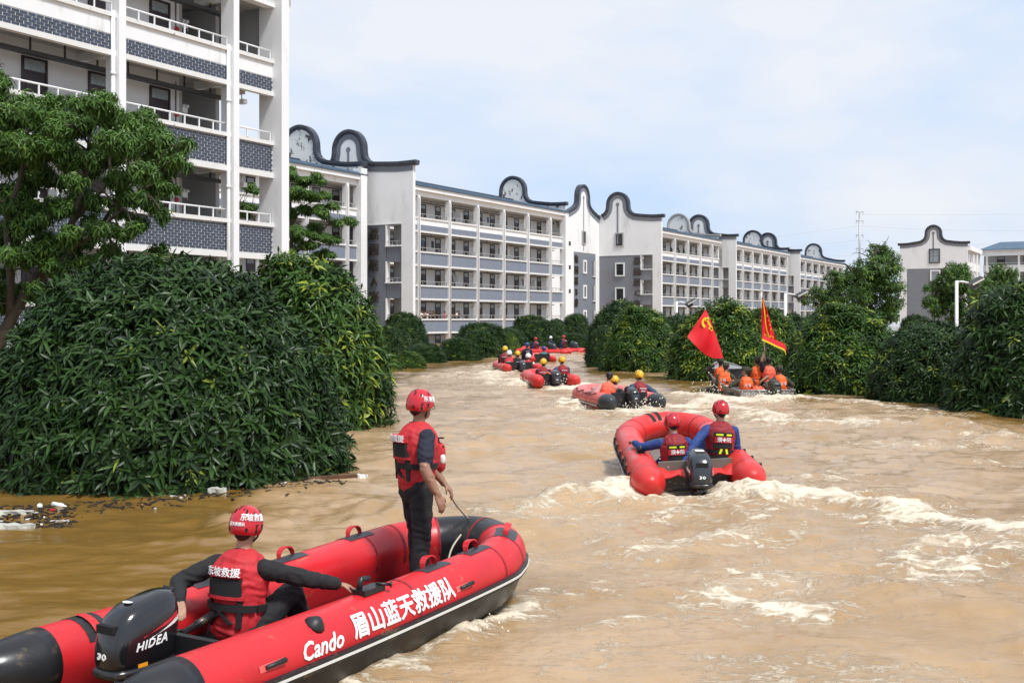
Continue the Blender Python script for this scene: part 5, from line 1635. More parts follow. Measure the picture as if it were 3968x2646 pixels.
        if kind == 'rescue':
            style = text[0] if text else 'plain'
            if style == 'dongpo':
                patch('back_panel', -.115, .115, .262, .372, .018, 'web')
                patch('back_pocket', -.135, .135, .24, .262, .020, vm)
                patch('label_flap', -.115, .115, .385, .445, .030, 'vest')
                lettering(text[1], .062*S, 'white_ink', lambda c: surf(-c.x/S, .415+c.y/S, .034+c.z), vo, extrude=.002, bold=.0012)
                belt(.185, .045, .008, 'web', -1.2, 1.2)
                for a0, a1, s in ((-.02,.01,.11),(.03,.055,-.11)): patch('strap', a0, a1, .085, .18, .008, 'web', nu=2, skew=s)
                patch('strap', .10, .122, .06, .26, .007, 'web', nu=2); patch('strap', -.122, -.10, .06, .26, .007, 'web', nu=2)
                belt(.185, .045, .006, 'web', 1.3, 5.0, 20)
                if sash != 'noknife':
                    b = MB(); c = p+sp*.24*S+fw*.235*S+sd*.02*S
                    v, f = prim_geo(Prim(c+sp*.07*S, c-sp*.07*S, .058*S, .066*S, '', fl=fw, k=.75)); b.add(v, f, 0, True)
                    b.build('chest_pouch', M[vm], vo)
                    b = MB(); v, f = prim_geo(Prim(c+sp*.0*S-sd*.045*S, c-sp*.03*S-sd*.045*S, .032*S, .032*S, '', fl=fw, k=.9)); b.add(v, f, 0, True); b.build('pouch_label', M['stripe'], vo)
                    b = MB(); b.tube(smooth_path([c+sp*.17*S-sd*.06*S, c+sp*.16*S-fw*.02*S, c+sp*.09*S-sd*.02*S, c+sp*.10*S-sd*.06*S], 4), .008*S, 6); b.build('whistle_cord', M['web'], vo)
            elif style == 'puyang':
                patch('back_panel', -.120, .120, .20, .405, .018, 'web')
                patch('label_flap', -.120, .120, .268, .345, .026, 'vest')
                patch('reflective_strip', .015, .105, .362, .385, .026, 'lime', nu=3); patch('reflective_strip', -.10, -.03, .362, .385, .026, 'lime', nu=3)
                lettering(text[1], .066*S, 'white_ink', lambda c: surf(-c.x/S, .305+c.y/S, .031+c.z), vo, extrude=.002, bold=.001)
                belt(.155, .045, .008, 'web'); belt(.09, .035, .008, 'web')
                patch('reflective_strip', .02, .05, .125, .19, .014, 'lime', nu=2, skew=-.02); patch('reflective_strip', -.06, -.03, .125, .19, .014, 'lime', nu=2, skew=.015)
            else:
                patch('back_panel', -.105, .105, .27, .40, .020, vm if style == 'pack' else 'web')
                patch('reflective_strip', -.09, .09, .375, .395, .026, 'silver', nu=4)
                if len(text) > 1 and voxel < .016 and text[1]: lettering(text[1], .055*S, 'white_ink', lambda c: surf(-c.x/S, .32+c.y/S, .027+c.z), vo, extrude=.002)
                belt(.16, .05, .008, 'web')
        elif kind == 'orange':
            belt(.215, .018, .004, vm)
            if text:
                lettering(text[1], .085*S, 'white_ink', lambda c: surf(-c.x/S, .30+c.y/S, .006+c.z), vo, extrude=.002, spacing=1.5)
            for h in (.13, .245): patch('buckle_strap', -.155, -.09, h-.02, h+.02, .012, 'web', nu=3, nv=2)
    # ---------------- helmet
    if helmet:
        hm = helmet[0]
        b = MB(); rr = []
        n = 24; c0 = hc+hup*.035*S-hy*.006*S
        prof = [(-.068,.105),(-.062,.113),(-.02,.118),(.03,.115),(.062,.103),(.094,.078),(.115,.047),(.124,.017)]
        for z, rd in prof:
            ring_ = []
            for j in range(n):
                t = j*2*math.pi/n
                lift = .042*max(0, math.cos(t))**.8 if z < -.03 else 0      # raised over the brow
                ring_.append(c0 + hy*rd*1.06*S*math.cos(t) + hs*rd*.93*S*math.sin(t) + hup*(z+lift)*S)
            rr.append(ring_)
        b.rings(rr, 0, True, False); b.f.append(tuple(range((len(prof)-1)*n, len(prof)*n))); b.m.append(0); b.s.append(True)
        ho = b.build('helmet', M[hm], root)
        def hsurf(t, z, off=0.0):
            for (z0,r0),(z1,r1) in zip(prof[:-1], prof[1:]):
                if z0 <= z <= z1: rd = r0+(r1-r0)*(z-z0)/(z1-z0); break
            else: rd = prof[-1][1]
            rd += off
            return c0 + hy*rd*1.06*S*math.cos(t) + hs*rd*.93*S*math.sin(t) + hup*(z+off*.5)*S
        if voxel < .03:
            vents = [(math.pi+.55,.085),(math.pi-.55,.085),(math.pi+.25,.108),(math.pi-.25,.108),(math.pi+.62,-.035),(math.pi-.62,-.035),(2.0,.07),(-2.0,.07),(1.2,.085),(-1.2,.085),(1.9,-.045),(-1.9,-.045)]
            b = MB()
            for t, z in vents:
                pts = []
                for q in range(10):
                    a = q*2*math.pi/10; pts.append(hsurf(t+.085*math.cos(a), z+.016*math.sin(a), .0025))
                b.add(pts, [tuple(range(10))])
                if voxel <= .0096: b.build('vent_hole', M['hole'], ho); b = MB()
            if b.v: b.build('vent_holes', M['hole'], ho)['kind'] = 'stuff'
            b = MB()
            for s in (-1,1):
                b.add([hsurf(s*(1.35), -.028, .004), hsurf(s*1.95, -.028, .004), hsurf(s*1.95, .002, .004), hsurf(s*1.35, .002, .004)], [(0,1,2,3)])
                b.tube([hsurf(s*1.5,-.03), hc+hs*s*.075*S-hup*.05*S+hy*.02*S, hc-hup*.115*S+hy*.05*S], .007*S, 5)
            b.build('chin_strap', M['web'], ho)
        if len(helmet) > 1 and helmet[1]:
            for t0, body_, sz, zz in helmet[1]:
                lettering(body_, sz*S, 'white_ink', lambda c, t0=t0, zz=zz: hsurf(t0 + c.x/(.125*S), zz + c.y/S, .003+c.z), ho, extrude=.001, bold=.0006)
    if hat == 'cap':
        b = MB(); rr = []; n = 18
        for z, rd in ((-.012,.101),(.045,.103),(.075,.099),(.090,.075),(.094,.02)):
            rr.append([hc+hup*(z+.045)*S + hy*(rd*1.05*math.cos(j*2*math.pi/n)-.008)*S + hs*rd*.92*math.sin(j*2*math.pi/n)*S for j in range(n)])
        b.rings(rr, 0, True, False); b.f.append(tuple(range(4*n,5*n))); b.m.append(0); b.s.append(True)
        br = []
        for j in range(9):
            t = -1.1+2.2*j/8
            br.append([hc+hup*.038*S+hy*.09*S*math.cos(t)+hs*.085*S*math.sin(t), hc+hup*.020*S+hy*(.165*math.cos(t)+.0)*S+hs*.095*S*math.sin(t), hc+hup*.012*S+hy*(.163*math.cos(t))*S+hs*.094*S*math.sin(t), hc+hup*.030*S+hy*.09*S*math.cos(t)+hs*.085*S*math.sin(t)])
        b.rings(br, 0, True, True)
        b.build('cap', M['camo'], root)
    root['_wr'] = 0
    del root['_wr']
    return root

# ------------------------------------------------------------------ outboard motors
def outboard(loc, yaw, label, body='gloss', tilt=0.0, brand='HIDEA', num='30', sc=1.0, label_m='white_ink', detail=True, group='outboard motors'):
    root = tag(empty('outboard_motor', loc, math.pi/2-yaw), label, 'motor', group)
    root.rotation_euler = (0, tilt, math.pi/2-yaw)
    # local: +x forward (towards the boat), z=0 at the top of the transom
    prof = [(-.02,.215,.120,-.02),(0,.235,.138,-.02),(.05,.252,.150,-.015),(.16,.258,.155,-.005),(.26,.250,.150,.01),(.33,.225,.132,.02),(.375,.18,.10,.03),(.395,.10,.05,.04)]
    def cow(zz):
        for (z0,a0,b0,c0),(z1,a1,b1,c1) in zip(prof[:-1], prof[1:]):
            if z0 <= zz <= z1:
                t = (zz-z0)/(z1-z0); return a0+(a1-a0)*t, b0+(b1-b0)*t, c0+(c1-c0)*t
        return prof[-1][1:]
    b = MB(); rr = []
    n = 32
    for z, a, w, c in prof:
        ring = []
        for j in range(n):
            t = j*2*math.pi/n; ct, st = math.cos(t), math.sin(t)
            e = .62
            x = a*math.copysign(abs(ct)**e, ct)+c; y = w*math.copysign(abs(st)**e, st)
            zz = z + (.045*(x/.25) if z > .1 else 0)*min(1,(z)/.3)     # top rises forward
            ring.append(Vector((x*sc-.18*sc, y*sc, (zz+.10)*sc)))
        rr.append(ring)
    b.rings(rr, 0, True, True)
    co = b.build('cowl', M[body], root)
    # rubber skirt under the cowl, air intake recess, pull handle
    b = MB(); rr = []
    for z, g in ((.055,.012),(.075,.022),(.095,.022),(.11,.008)):
        rr.append([Vector(((.235+g)*math.copysign(abs(math.cos(j*2*math.pi/n))**.62, math.cos(j*2*math.pi/n))-.2, (.138+g)*math.copysign(abs(math.sin(j*2*math.pi/n))**.62, math.sin(j*2*math.pi/n)), z))*sc for j in range(n)])
    b.rings(rr, 0, True, True); b.build('skirt', M['black'], root)
    b = MB(); b.box(-.428*sc,-.38*sc,-.075*sc,.075*sc,.325*sc,.375*sc); b.build('air_intake', M['hole'], co)
    if detail:
        b = MB(); b.tube([(.02*sc,-.03*sc,.47*sc),(.07*sc,-.03*sc,.50*sc),(.07*sc,.05*sc,.50*sc)], .016*sc, 8); b.build('starter_handle', M['black'], root)
    # mid section, bracket, leg
    b = MB()
    rr = []
    for z, a, w in ((.06,.17,.10),(-.05,.14,.085),(-.15,.10,.06),(-.45,.085,.045),(-.75,.08,.035)):
        rr.append([Vector((a*math.cos(j*math.pi/8)-.2, w*math.sin(j*math.pi/8), z))*sc for j in range(16)])
    b.rings(rr, 0, True, True); b.build('leg', M['gloss'], root)
    b = MB(); b.box(-.13*sc,.02*sc,-.09*sc,.09*sc,-.18*sc,.06*sc); b.box(.02*sc,.06*sc,-.11*sc,-.06*sc,-.2*sc,.07*sc); b.box(.02*sc,.06*sc,.06*sc,.11*sc,-.2*sc,.07*sc); b.build('clamp_bracket', M['dark'], root)
    b = MB(); b.tube([(0,.05*sc,.10*sc),(.15*sc,.07*sc,.14*sc),(.50*sc,.11*sc,.20*sc)], [.03*sc,.026*sc,.022*sc], 8); b.tube([(.38*sc,.097*sc,.18*sc),(.56*sc,.12*sc,.21*sc)], .028*sc, 8); b.build('tiller', M['black'], root)
    if detail:
        b = MB()
        for k in range(3):
            b.tube(smooth_path([(.0,-.06+.04*k,.12),(.14,-.10+.04*k,.16+.03*k),(.26,-.06+.05*k,.02),(.36,-.02+.08*k,-.2)], 5), .011, 6)
        b.build('control_cables', M['black'], root)
    # lettering
    def sidep(x, z, sgn, off):
        a, w, c = cow(z)
        xx = min(abs((x-c)/a), .97); y = w*(1-xx**(2/.62))**(.62/2)
        zz = z + (.045*(x/.25) if z > .1 else 0)*min(1, z/.3)
        return Vector(((x-.18)*sc, sgn*(y*sc+off), (zz+.10)*sc))
    def rearp(y, z, off):
        a, w, c = cow(z)
        yy = min(abs(y/w), .97); x = -a*(1-yy**(2/.62))**(.62/2)+c
        zz = z + (.045*(x/.25) if z > .1 else 0)*min(1, z/.3)
        return Vector(((x-.18)*sc-off, y*sc, (zz+.10)*sc))
    if brand:
        lettering(brand, .074, label_m, lambda c: sidep(-.02+c.x, .145+c.y, -1, .003+c.z), co, extrude=.001, shear=.25, bold=.002, spacing=1.15)
        b = MB()
        for i,(z0,z1,x0,x1,mm) in enumerate([(.215,.235,-.08,.20,0),(.195,.208,-.02,.215,1)]):
            vs = []
            for q in range(7):
                x = x0+(x1-x0)*q/6; dz = .05*(q/6-.5)
                vs += [sidep(x, z0+dz*.6-.004*q/6, -1, .003), sidep(x, z0+dz+(z1-z0)*q/6+.002, -1, .003)]
            b.add(vs, [(2*q,2*q+2,2*q+3,2*q+1) for q in range(6)], mm)
        b.build('side_flash', [M['vest'], M['stripe']], co)
    if num:
        lettering(num, .085, label_m, lambda c: rearp(-c.x, .10+c.y, .003+c.z), co, extrude=.001, bold=.002)
    return root, sidep, rearp

# ------------------------------------------------------------------ inflatable boats
class Inflatable:
    def __init__(s, loc, yaw, label, L=4.15, hb=.616, r=.215, zc=.33, rise=.12, tube='red', low='black', cone='black', bow='black', pitch=0.0, roll=0.0, floor='black', transom='black', detail=2, bow_half=.33, tx=.16, deep=1.0, group='inflatable rescue boats'):
        s.L, s.hb, s.r, s.zc, s.rise = L, hb, r, zc, rise
        root = tag(empty('inflatable_boat', loc, math.pi/2-yaw), label, 'boat', group)
        root.rotation_euler = (roll, -pitch, math.pi/2-yaw)
        s.root = root
        x1 = L-1.0
        half = [(0,hb),(x1*.5,hb),(x1,hb),(x1+.42,hb*.92),(x1+.76,hb*.66),(x1+.95,hb*.28),(x1+1.0,0)]
        zr = lambda x: zc + rise*max(0,(x-L*.45)/(L*.55))**1.7
        ctrl = [Vector((x,-y,zr(x))) for x,y in half] + [Vector((x,y,zr(x))) for x,y in half[::-1][1:]]
        s.path = smooth_path(ctrl, 7 if detail > 1 else 5)
        s.zr = zr
        n = 26 if detail > 1 else 16
        angs = [-math.pi/2 + 2*math.pi*j/n for j in range(n)]
        angs[[i for i,a in enumerate(angs) if math.sin(a) < -.30 and math.cos(a) > 0][-1]] = math.asin(-.30)
        rings = []; m = len(s.path)
        s.frames = []
        for i, c in enumerate(s.path):
            t = (s.path[min(i+1,m-1)]-s.path[max(i-1,0)]).normalized()
            out = t.cross(Vector((0,0,1))).normalized()
            up = out.cross(t).normalized()
            s.frames.append((c, t, out, up))
            rings.append([c+(out*math.cos(a)*(1 if math.sin(a) > -.30 or deep == 1 else .96)+up*(math.sin(a) if math.sin(a) > -.30 else -.30+(math.sin(a)+.30)*deep))*r for a in angs])
        b = MB(); b.rings(rings, 0, True, False)
        k = 0
        for i in range(m-1):
            cmid = (s.path[i]+s.path[i+1])/2
            for j in range(n):
                a = (angs[j]+(angs[(j+1)%n] if j < n-1 else angs[0]+2*math.pi))/2
                if math.sin(a) < -.30 and math.cos(a) > -.15: b.m[k] = 1
                elif bow and cmid.x > L-.5 and abs(cmid.y) < bow_half: b.m[k] = 2
                k += 1
        s.tube_o = b.build('tube', [M[tube], M[low], M[bow or tube]], root)
        # stern cones
        for sg in (-1, 1):
            b = MB(); rr = []
            for dx, f in ((0.0,1.012),(-.10,1.0),(-.22,.93),(-.33,.78),(-.42,.55),(-.47,.30),(-.485,.08)):
                rr.append([Vector((dx, sg*hb, zc+(1-f)*r*.35))+Vector((0, sg*math.cos(a), math.sin(a)))*r*f for a in angs])
            b.rings(rr if sg < 0 else rr, 0, True, True); b.build('tube_end_cone', M[cone], root)
        # rubbing strake with its pale line
        def sweep(name, prof, m, par=None):
            b = MB(); b.rings([[c+out*o+up*u for o, u in prof] for c, t, out, up in s.frames], 0, True, True, False)
            return b.build(name, M[m], par or root)
        st = sweep('rubbing_strake', [(r*.93,-.30*r-.035),(r*.93+.035,-.30*r-.03),(r*.95+.035,-.30*r+.03),(r*.95,-.30*r+.04)], 'black')
        sweep('pale_stripe', [(r*.94+.034,-.30*r-.008),(r*.94+.040,-.30*r-.008),(r*.945+.040,-.30*r+.010),(r*.945+.034,-.30*r+.010)], 'stripe', st)
        # floor and transom
        b = MB(); zf = .10
        fl = [(x*.98, (y-r*.4)) for x, y in half if y > .05]
        top = [Vector((x,-y,zf+zr(x)-zc)) for x, y in fl]+[Vector((x,y,zf+zr(x)-zc)) for x, y in fl[::-1]]
        b.add(top+[v-Vector((0,0,.08)) for v in top], [tuple(range(len(top)))]+[(i,(i+1)%len(top),len(top)+(i+1)%len(top),len(top)+i) for i in range(len(top))]); b.build('floor', M[floor], root)
        b = MB(); b.box(tx,tx+.05,-hb+r*.75,hb-r*.75,-.12,.50); b.build('transom', M[transom], root)
        # hull bottom
        b = MB(); rr = []
        for x, w, kz in ((.16,hb*.9,-.16),(L*.4,hb*.9,-.22),(L*.7,hb*.75,-.18),(L*.9,hb*.4,.0),(L*.98,hb*.1,.16)):
            z0 = zr(x)-zc+.05
            rr.append([Vector((x,-w,z0)),Vector((x,-w*.5,(kz+z0)/2-.03)),Vector((x,0,kz)),Vector((x,w*.5,(kz+z0)/2-.03)),Vector((x,w,z0))])
        b.rings(rr, 0, False, False); b.build('hull', M[low], root)
    def on(s, side, x, th, off=0.0):
        """point on the tube: side -1 starboard / +1 port, x along, th=0 outward, 90deg top"""
        best = None
        for c, t, out, up in s.frames:
            if c.y*side < -1e-3: continue
            d = abs(c.x-x)
            if best is None or d < best[0]: best = (d, c, t, out, up)
        # interpolate exactly along the straight run
        _, c, t, out, up = best
        c = c + t*((x-c.x)/(t.x if abs(t.x) > .2 else 1))
        return c + (out*math.cos(th)+up*math.sin(th))*(s.r+off), t, out, up
    def handle(s, side, x, th, m='red', patch='greyblack', ln=.17, pl=.34, pw=.20):
        b = MB(); nu, nv = 6, 4; vs = []
        for i in range(nu+1):
            for j in range(nv+1):
                vs.append(s.on(side, x-pl/2+pl*i/nu, th-pw/2/s.r+pw/s.r*j/nv, .004)[0])
        b.add(vs, [(i*(nv+1)+j,(i+1)*(nv+1)+j,(i+1)*(nv+1)+j+1,i*(nv+1)+j+1) for i in range(nu) for j in range(nv)])
        po = b.build('handle_patch', M[patch], s.root)
        b = MB(); rr = []
        for i in range(11):
            a = math.pi*i/10
            p_, t, out, up = s.on(side, x-ln/2*math.cos(a), th, .075*math.sin(a)**.8)
            q1 = s.on(side, x-ln/2*math.cos(a), th+.10, .075*math.sin(a)**.8)[0]; q0 = s.on(side, x-ln/2*math.cos(a), th-.10, .075*math.sin(a)**.8)[0]
            n_ = (out*math.cos(th)+up*math.sin(th))*.012
            rr.append([q0, q1, q1+n_, q0+n_])
        b.rings(rr, 0, True, True, False); b.build('handle_strap', M[m], po)
    def seam(s, idx, m='vestdark'):
        c, t, out, up = s.frames[idx]
        b = MB(); rr = []
        for d in (-.012,.012):
            rr.append([c+t*d+(out*math.cos(a)+up*math.sin(a))*(s.r+.0025) for a in np.linspace(-.25, math.pi+.6, 20)])
        b.rings(rr, 0, False, False); b.build('seam', M[m], s.root)
    def lifeline(s, side, x0, x1, n, th=.75, m='web', sag=.25):
        b = MB(); pts = []
        for i in range(n*6+1):
            u = i/(n*6); a = abs(math.sin(u*n*math.pi))
            pts.append(s.on(side, x0+(x1-x0)*u, th - sag*a, .012)[0])
        b.tube(pts, .010, 6)
        for i in range(n+1):
            q, t, out, up = s.on(side, x0+(x1-x0)*i/n, th, .008)
            b.obox(Matrix.Translation(q), .05, .05, .03)
        b.build('lifeline', M[m], s.root)
    def text(s, side, x, th, body, size, m='white_ink', **kw):
        sg = 1 if side < 0 else -1
        return lettering(body, size, m, lambda c: s.on(side, x+sg*c.x, th + c.y/s.r, .004+c.z)[0], s.root, extrude=.001, **kw)

# ------------------------------------------------------------------ the near boat and its crew
def bw(bt, x, y, z):
    o = bt.root
    Mx = Matrix.Translation(o.location) @ o.rotation_euler.to_matrix().to_4x4()
    return Mx @ Vector((x, y, z))
bo1 = Inflatable((-2.453, 6.778, 0), .519, 'big red and black inflatable boat in the foreground with white lettering on its side', L=4.28, tx=.42, rise=.10, deep=2.0)
for x in (1.45, 2.35, 3.25): bo1.handle(1, x, 1.45)
for x in (2.62, 3.25): bo1.handle(-1, x, 1.75)
bo1.handle(-1, 3.88, 1.35, pl=.26)
for q in (9, 15, 22, 30, 38, len(bo1.frames)-9, len(bo1.frames)-15, len(bo1.frames)-22, len(bo1.frames)-31): bo1.seam(q)
bo1.text(-1, 1.98, .36, '眉山蓝天救援队', .178, spacing=1.02, bold=.005)
bo1.text(-1, 1.02, .22, 'Cando', .155, shear=.28, bold=.004)
lettering('XG', .10, 'white_ink', lambda c: bo1.frames[len(bo1.frames)//2+1][0] + Vector((-(bo1.r+.004)*math.cos(.85+c.y/bo1.r), -c.x+.14, (bo1.r+.004)*math.sin(.85+c.y/bo1.r))), bo1.root, extrude=.001, shear=.3, bold=.003)
# grab patch on the port stern, rope clip, valve and oar fittings
def flat_patch(bt, name, side, x0, x1, t0, t1, off, m, par=None):
    b = MB(); nu, nv = 6, 6
    vs = [bt.on(side, x0+(x1-x0)*i/nu, t0+(t1-t0)*j/nv, off)[0] for i in range(nu+1) for j in range(nv+1)]
    b.add(vs, [(i*(nv+1)+j,(i+1)*(nv+1)+j,(i+1)*(nv+1)+j+1,i*(nv+1)+j+1) for i in range(nu) for j in range(nv)])
    return b.build(name, M[m], par or bt.root)
pp_ = flat_patch(bo1, 'grab_patch', 1, .22, .40, .9, 2.7, .004, 'black')
flat_patch(bo1, 'grab_strap', 1, .28, .34, 1.15, 2.45, .014, 'red', pp_)
for x in (.55, 2.75):
    o = flat_patch(bo1, 'rope_clip_patch', -1, x-.12, x+.10, .15, .35, .003, 'redpale')
    b = MB(); q0 = bo1.on(-1, x-.07, .25, .012)[0]; q1 = bo1.on(-1, x+.10, .27, .016)[0]; b.tube([q0, q1], [.014,.018], 8); b.build('rope_clip', M['black'], o)
for x, th in ((1.05, .95),):
    q, t, out, up = bo1.on(-1, x, th, 0.0); n_ = out*math.cos(th)+up*math.sin(th)
    b = MB(); b.tube([q-n_*.01, q+n_*.012, q+n_*.045], [.075,.06,.03], 12); b.build('air_valve', M['black'], bo1.root)
q, t, out, up = bo1.on(-1, 1.78, 1.5, 0.0)
b = MB(); b.obox(Matrix.Translation(q+Vector((0,0,.015))), .24,.11,.04); b.tube([q+Vector((-.09,.02,.03)), q+Vector((-.07,.02,.10)), q+Vector((.02,.02,.09))], .022, 8); b.tube([q+Vector((.05,-.02,.05)), q+Vector((.12,-.10,.04))], .012, 6); b.tube([q+Vector((.12,-.10,.04)), q+Vector((.125,-.11,.04))], .022, 8)
b.build('oar_lock', M['black'], bo1.root)
b = MB(); b.box(.95,1.25,-.40,.40,.12,.25); b.build('bench', M['black'], bo1.root)
b = MB()
for k, (y, z) in enumerate(((-.36,.30),(-.42,.42))):
    b.tube(smooth_path([(1.3,y,z),(1.6,y-.0,z-.05),(1.9,y,z+.02)], 5), .012, 6)
b.build('grab_rope', M['black'], bo1.root)
mo1, sd1, rp1 = outboard(bw(bo1, .40, -.02, .27), .519+.04, 'black outboard motor on the stern of the near red boat')
b = MB(); b.add([rp1(.028*math.cos(a), .0, 0) for a in (0,1,2)], [(0,1,2)])
lettering('●', .10, 'white_ink', lambda c: Vector((-.26+c.y*.7, -c.x, .505 + (-.26+.2)*.15 + c.z*.1 - .012)), mo1, extrude=.004, name='round_sticker')
b = MB(); q = sd1(-.08, .02, -1, .004); b.obox(Matrix.Translation(q), .07, .004, .022); b.build('warning_label', M['orange_ink'], mo1)

stand = bw(bo1, 3.28, .0, .16)
handL = at(1722, 1872, 9.75); handR = at(1694, 1918, 9.30)
s1 = person(stand, 1.02, 'person in red vest and helmet standing in the near boat holding a rope', pelvis=.90, lean=.03, head_yaw=.05, head_pitch=.06,
    hands={'L': handL, 'R': handR}, poles={'L': (-.9,.5,-.6), 'R': (-.8,-.35,-.3)}, feet={'L': (.10,.16,0), 'R': (-.06,-.14,0)},
    shirt='navy', trousers='blackcloth', skin='skin_tan', sleeve='short', vest=('rescue','vest'), helmet=('helm_red', [(-1.0,'东坡救援',.052,.035)]), voxel=.0075, text=('dongpo','东坡救援'), glasses=True, curl=.75)
b = MB(); b.tube(smooth_path([handL+Vector((.04,.02,-.05)), handL.lerp(bw(bo1,4.2,.1,.66), .5)+Vector((0,0,-.02)), bw(bo1, 4.22, .05, .62)], 4), .009, 6)
b.tube(smooth_path([bw(bo1, 4.0, .0, .52), bw(bo1, 3.75, -.05, .42), bw(bo1, 3.6, -.08, .18)], 4), .009, 6)
o = b.build('mooring_rope', M['rope']); tag(o, 'thin rope running from the standing crew member to the bow', 'rope')
person(bw(bo1, 1.12, .03, .12), .36, 'person in a black long-sleeved shirt and red vest steering the near boat', top=1.20, S=1.05, lean=.12, side=-.03, head_yaw=.06, head_pitch=.02,
    hands={'L': bw(bo1, .74, .17, .60), 'R': bw(bo1, 1.78, -.50, .56)}, poles={'L': (-.4,.8,-.2), 'R': (-.1,-.8,-.25)}, feet={'L': (.62,.16,0), 'R': (.60,-.18,0)},
    shirt='blackcloth', trousers='blackcloth', skin='skin', sleeve='long', vest=('rescue','vest'), helmet=('helm_red', [(-2.15,'东坡救援',.052,.045),(math.pi,'蓝天救援队',.026,.0)]), voxel=.0075, text=('dongpo','东坡救援'), sash='noknife', curl=.6)

# ------------------------------------------------------------------ second boat
bo2 = Inflatable((2.63, 15.75, -.02), .02, 'red inflatable boat with two blue-clad rescuers heading away at centre right', L=4.1, hb=.70, r=.24, zc=.27, rise=.16, tube='redorange', low='red', cone='redorange', bow=None, pitch=.05, roll=-.06, transom='hullgrey', floor='hullgrey', tx=.18)
bo2.lifeline(1, .25, 3.6, 6, .35, sag=.5); bo2.lifeline(-1, .15, 3.2, 5, .55, sag=.4)
for x in (4.18, 4.24):
    fi = min(range(len(bo2.frames)), key=lambda i: abs(bo2.frames[i][0].y-(.25 if x < 4.2 else .12)) + abs(bo2.frames[i][0].x-4.0))
    c, t, out, up = bo2.frames[fi]
    b = MB(); rr = []
    for d in (-.035,.035): rr.append([c+t*d+(out*math.cos(a)+up*math.sin(a))*(bo2.r+.006) for a in np.linspace(.9, 2.6, 14)])
    b.rings(rr, 0, False, False); b.build('bow_band', M['web'], bo2.root)
flat_patch(bo2, 'valve_patch', 1, 1.1, 1.4, .1, .6, .005, 'black'); flat_patch(bo2, 'oar_patch', 1, .95, 1.2, 1.35, 1.9, .005, 'black')
for q in (8, 16, 24, len(bo2.frames)-9, len(bo2.frames)-17, len(bo2.frames)-25): bo2.seam(q)
b = MB(); b.tube([bo2.on(1, 1.05, 1.6, .01)[0], bo2.on(1, 1.05, 1.6, .10)[0]], [.05,.02], 8); b.build('oar_lock', M['black'], bo2.root)
# loose apron of red fabric over the transom corners
for sg in (-1, 1):
    b = MB(); vs = []
    for i in range(7):
        for j in range(4):
            x = -.12+.16*j; y = sg*(.18+.10*i)
            vs.append((x, y, .40+.035*math.sin(i*1.7+j)+.06*i/6 - .05*abs(j-1.5)))
    fs = [(i*4+j,(i+1)*4+j,(i+1)*4+j+1,i*4+j+1) for i in range(6) for j in range(3)]
    b.add(vs, fs); b.add([(x,y,z-.012) for x,y,z in vs], [f[::-1] for f in fs]); b.build('transom_apron', M['redorange'], bo2.root)
mo2, sd2, rp2 = outboard(bw(bo2, .06, .0, .13), .02, 'dark grey outboard motor marked 30 on the second boat', body='engine', brand='YAMAHA', num='30', sc=1.08)
lettering('YAMAHA', .055, 'white_ink', lambda c: sd2(-.05-c.x, .17+c.y, 1, .003+c.z), mo2, extrude=.001, bold=.001)
b = MB(); b.box(-.25,-.10,-.06,.06,.540,.550); b.build('paper_label', M['white_ink'], mo2)
person(bw(bo2, 1.05, .18, .06), -.05, 'rescuer in blue sitting low on the left inside the second boat', top=1.09, S=1.12, lean=.12, side=.04, head_yaw=.1, head_pitch=.1,
    hands={'L': bw(bo2, 1.5, .74, .58), 'R': bw(bo2, 1.3, -.1, .40)}, poles={'L': (-.5,.7,-.4)}, feet={'L': (.45,.25,0), 'R': (.45,-.12,0)},
    shirt='blue', trousers='blue', vest=('rescue','vestdark'), helmet=('helm_red',[]), voxel=.0095, text=('puyang','濮✚阳'))
person(bw(bo2, .75, -.42, .10), -.08, 'rescuer in blue sitting higher, at the right of the second boat, steering', top=1.31, S=1.12, lean=.10, side=-.06, head_yaw=.25, head_pitch=.0,
    hands={'L': bw(bo2, .36, .14, .46), 'R': bw(bo2, 1.1, -.55, .55)}, poles={'L': (-.5,.7,-.3)}, feet={'L': (.42,.20,0), 'R': (.40,-.05,0)},
    shirt='blue', trousers='blue', vest=('rescue','vestdark'), helmet=('helm_red',[(math.pi+.9,'救援',.04,.04)]), voxel=.0095, text=('puyang','濮✚阳'), gloves='blue')

# ------------------------------------------------------------------ third boat
bo3 = Inflatable((3.22, 30.2, 0), -.20, 'faded red inflatable with black stern cones and three people', L=3.5, hb=.69, r=.25, zc=.24, rise=.06, tube='redpale', low='redpale', cone='greyblack', bow=None, pitch=.0, detail=1)
bo3.lifeline(1, .6, 2.6, 3, 1.0, sag=.3); bo3.lifeline(-1, .6, 2.6, 3, 1.0, sag=.3)
outboard(bw(bo3, .06, -.02, .20), -.24, 'grey outboard motor with a blue label on the third boat', body='engine', brand=None, num='30', sc=.88, detail=False)
person(bw(bo3, 1.0, .42, .06), .10, 'bare-headed person in a pink shirt and coral life jacket in the third boat', top=1.04, lean=.22, side=-.12, hands={'L': bw(bo3, 1.2, .85, .45), 'R': bw(bo3, 1.6, .1, .3)}, feet={'L': (.4,.2,0), 'R': (.4,-.1,0)}, shirt='pink', trousers='pink', vest=('orange','orangepink'), voxel=.0125, S=1.18)
person(bw(bo3, 1.6, .05, .06), .45, 'yellow-helmeted person in a black vest in the middle of the third boat', top=.90, lean=.25, hands={'R': bw(bo3, .75, -.1, .35), 'L': bw(bo3, 1.9, .1, .4)}, feet={'L': (.4,.2,0), 'R': (.4,-.1,0)}, shirt='blackcloth', vest=('rescue','blackcloth'), helmet=('helm_yellow',[]), voxel=.0125, text=('plain','LIDDEER'), S=1.12)
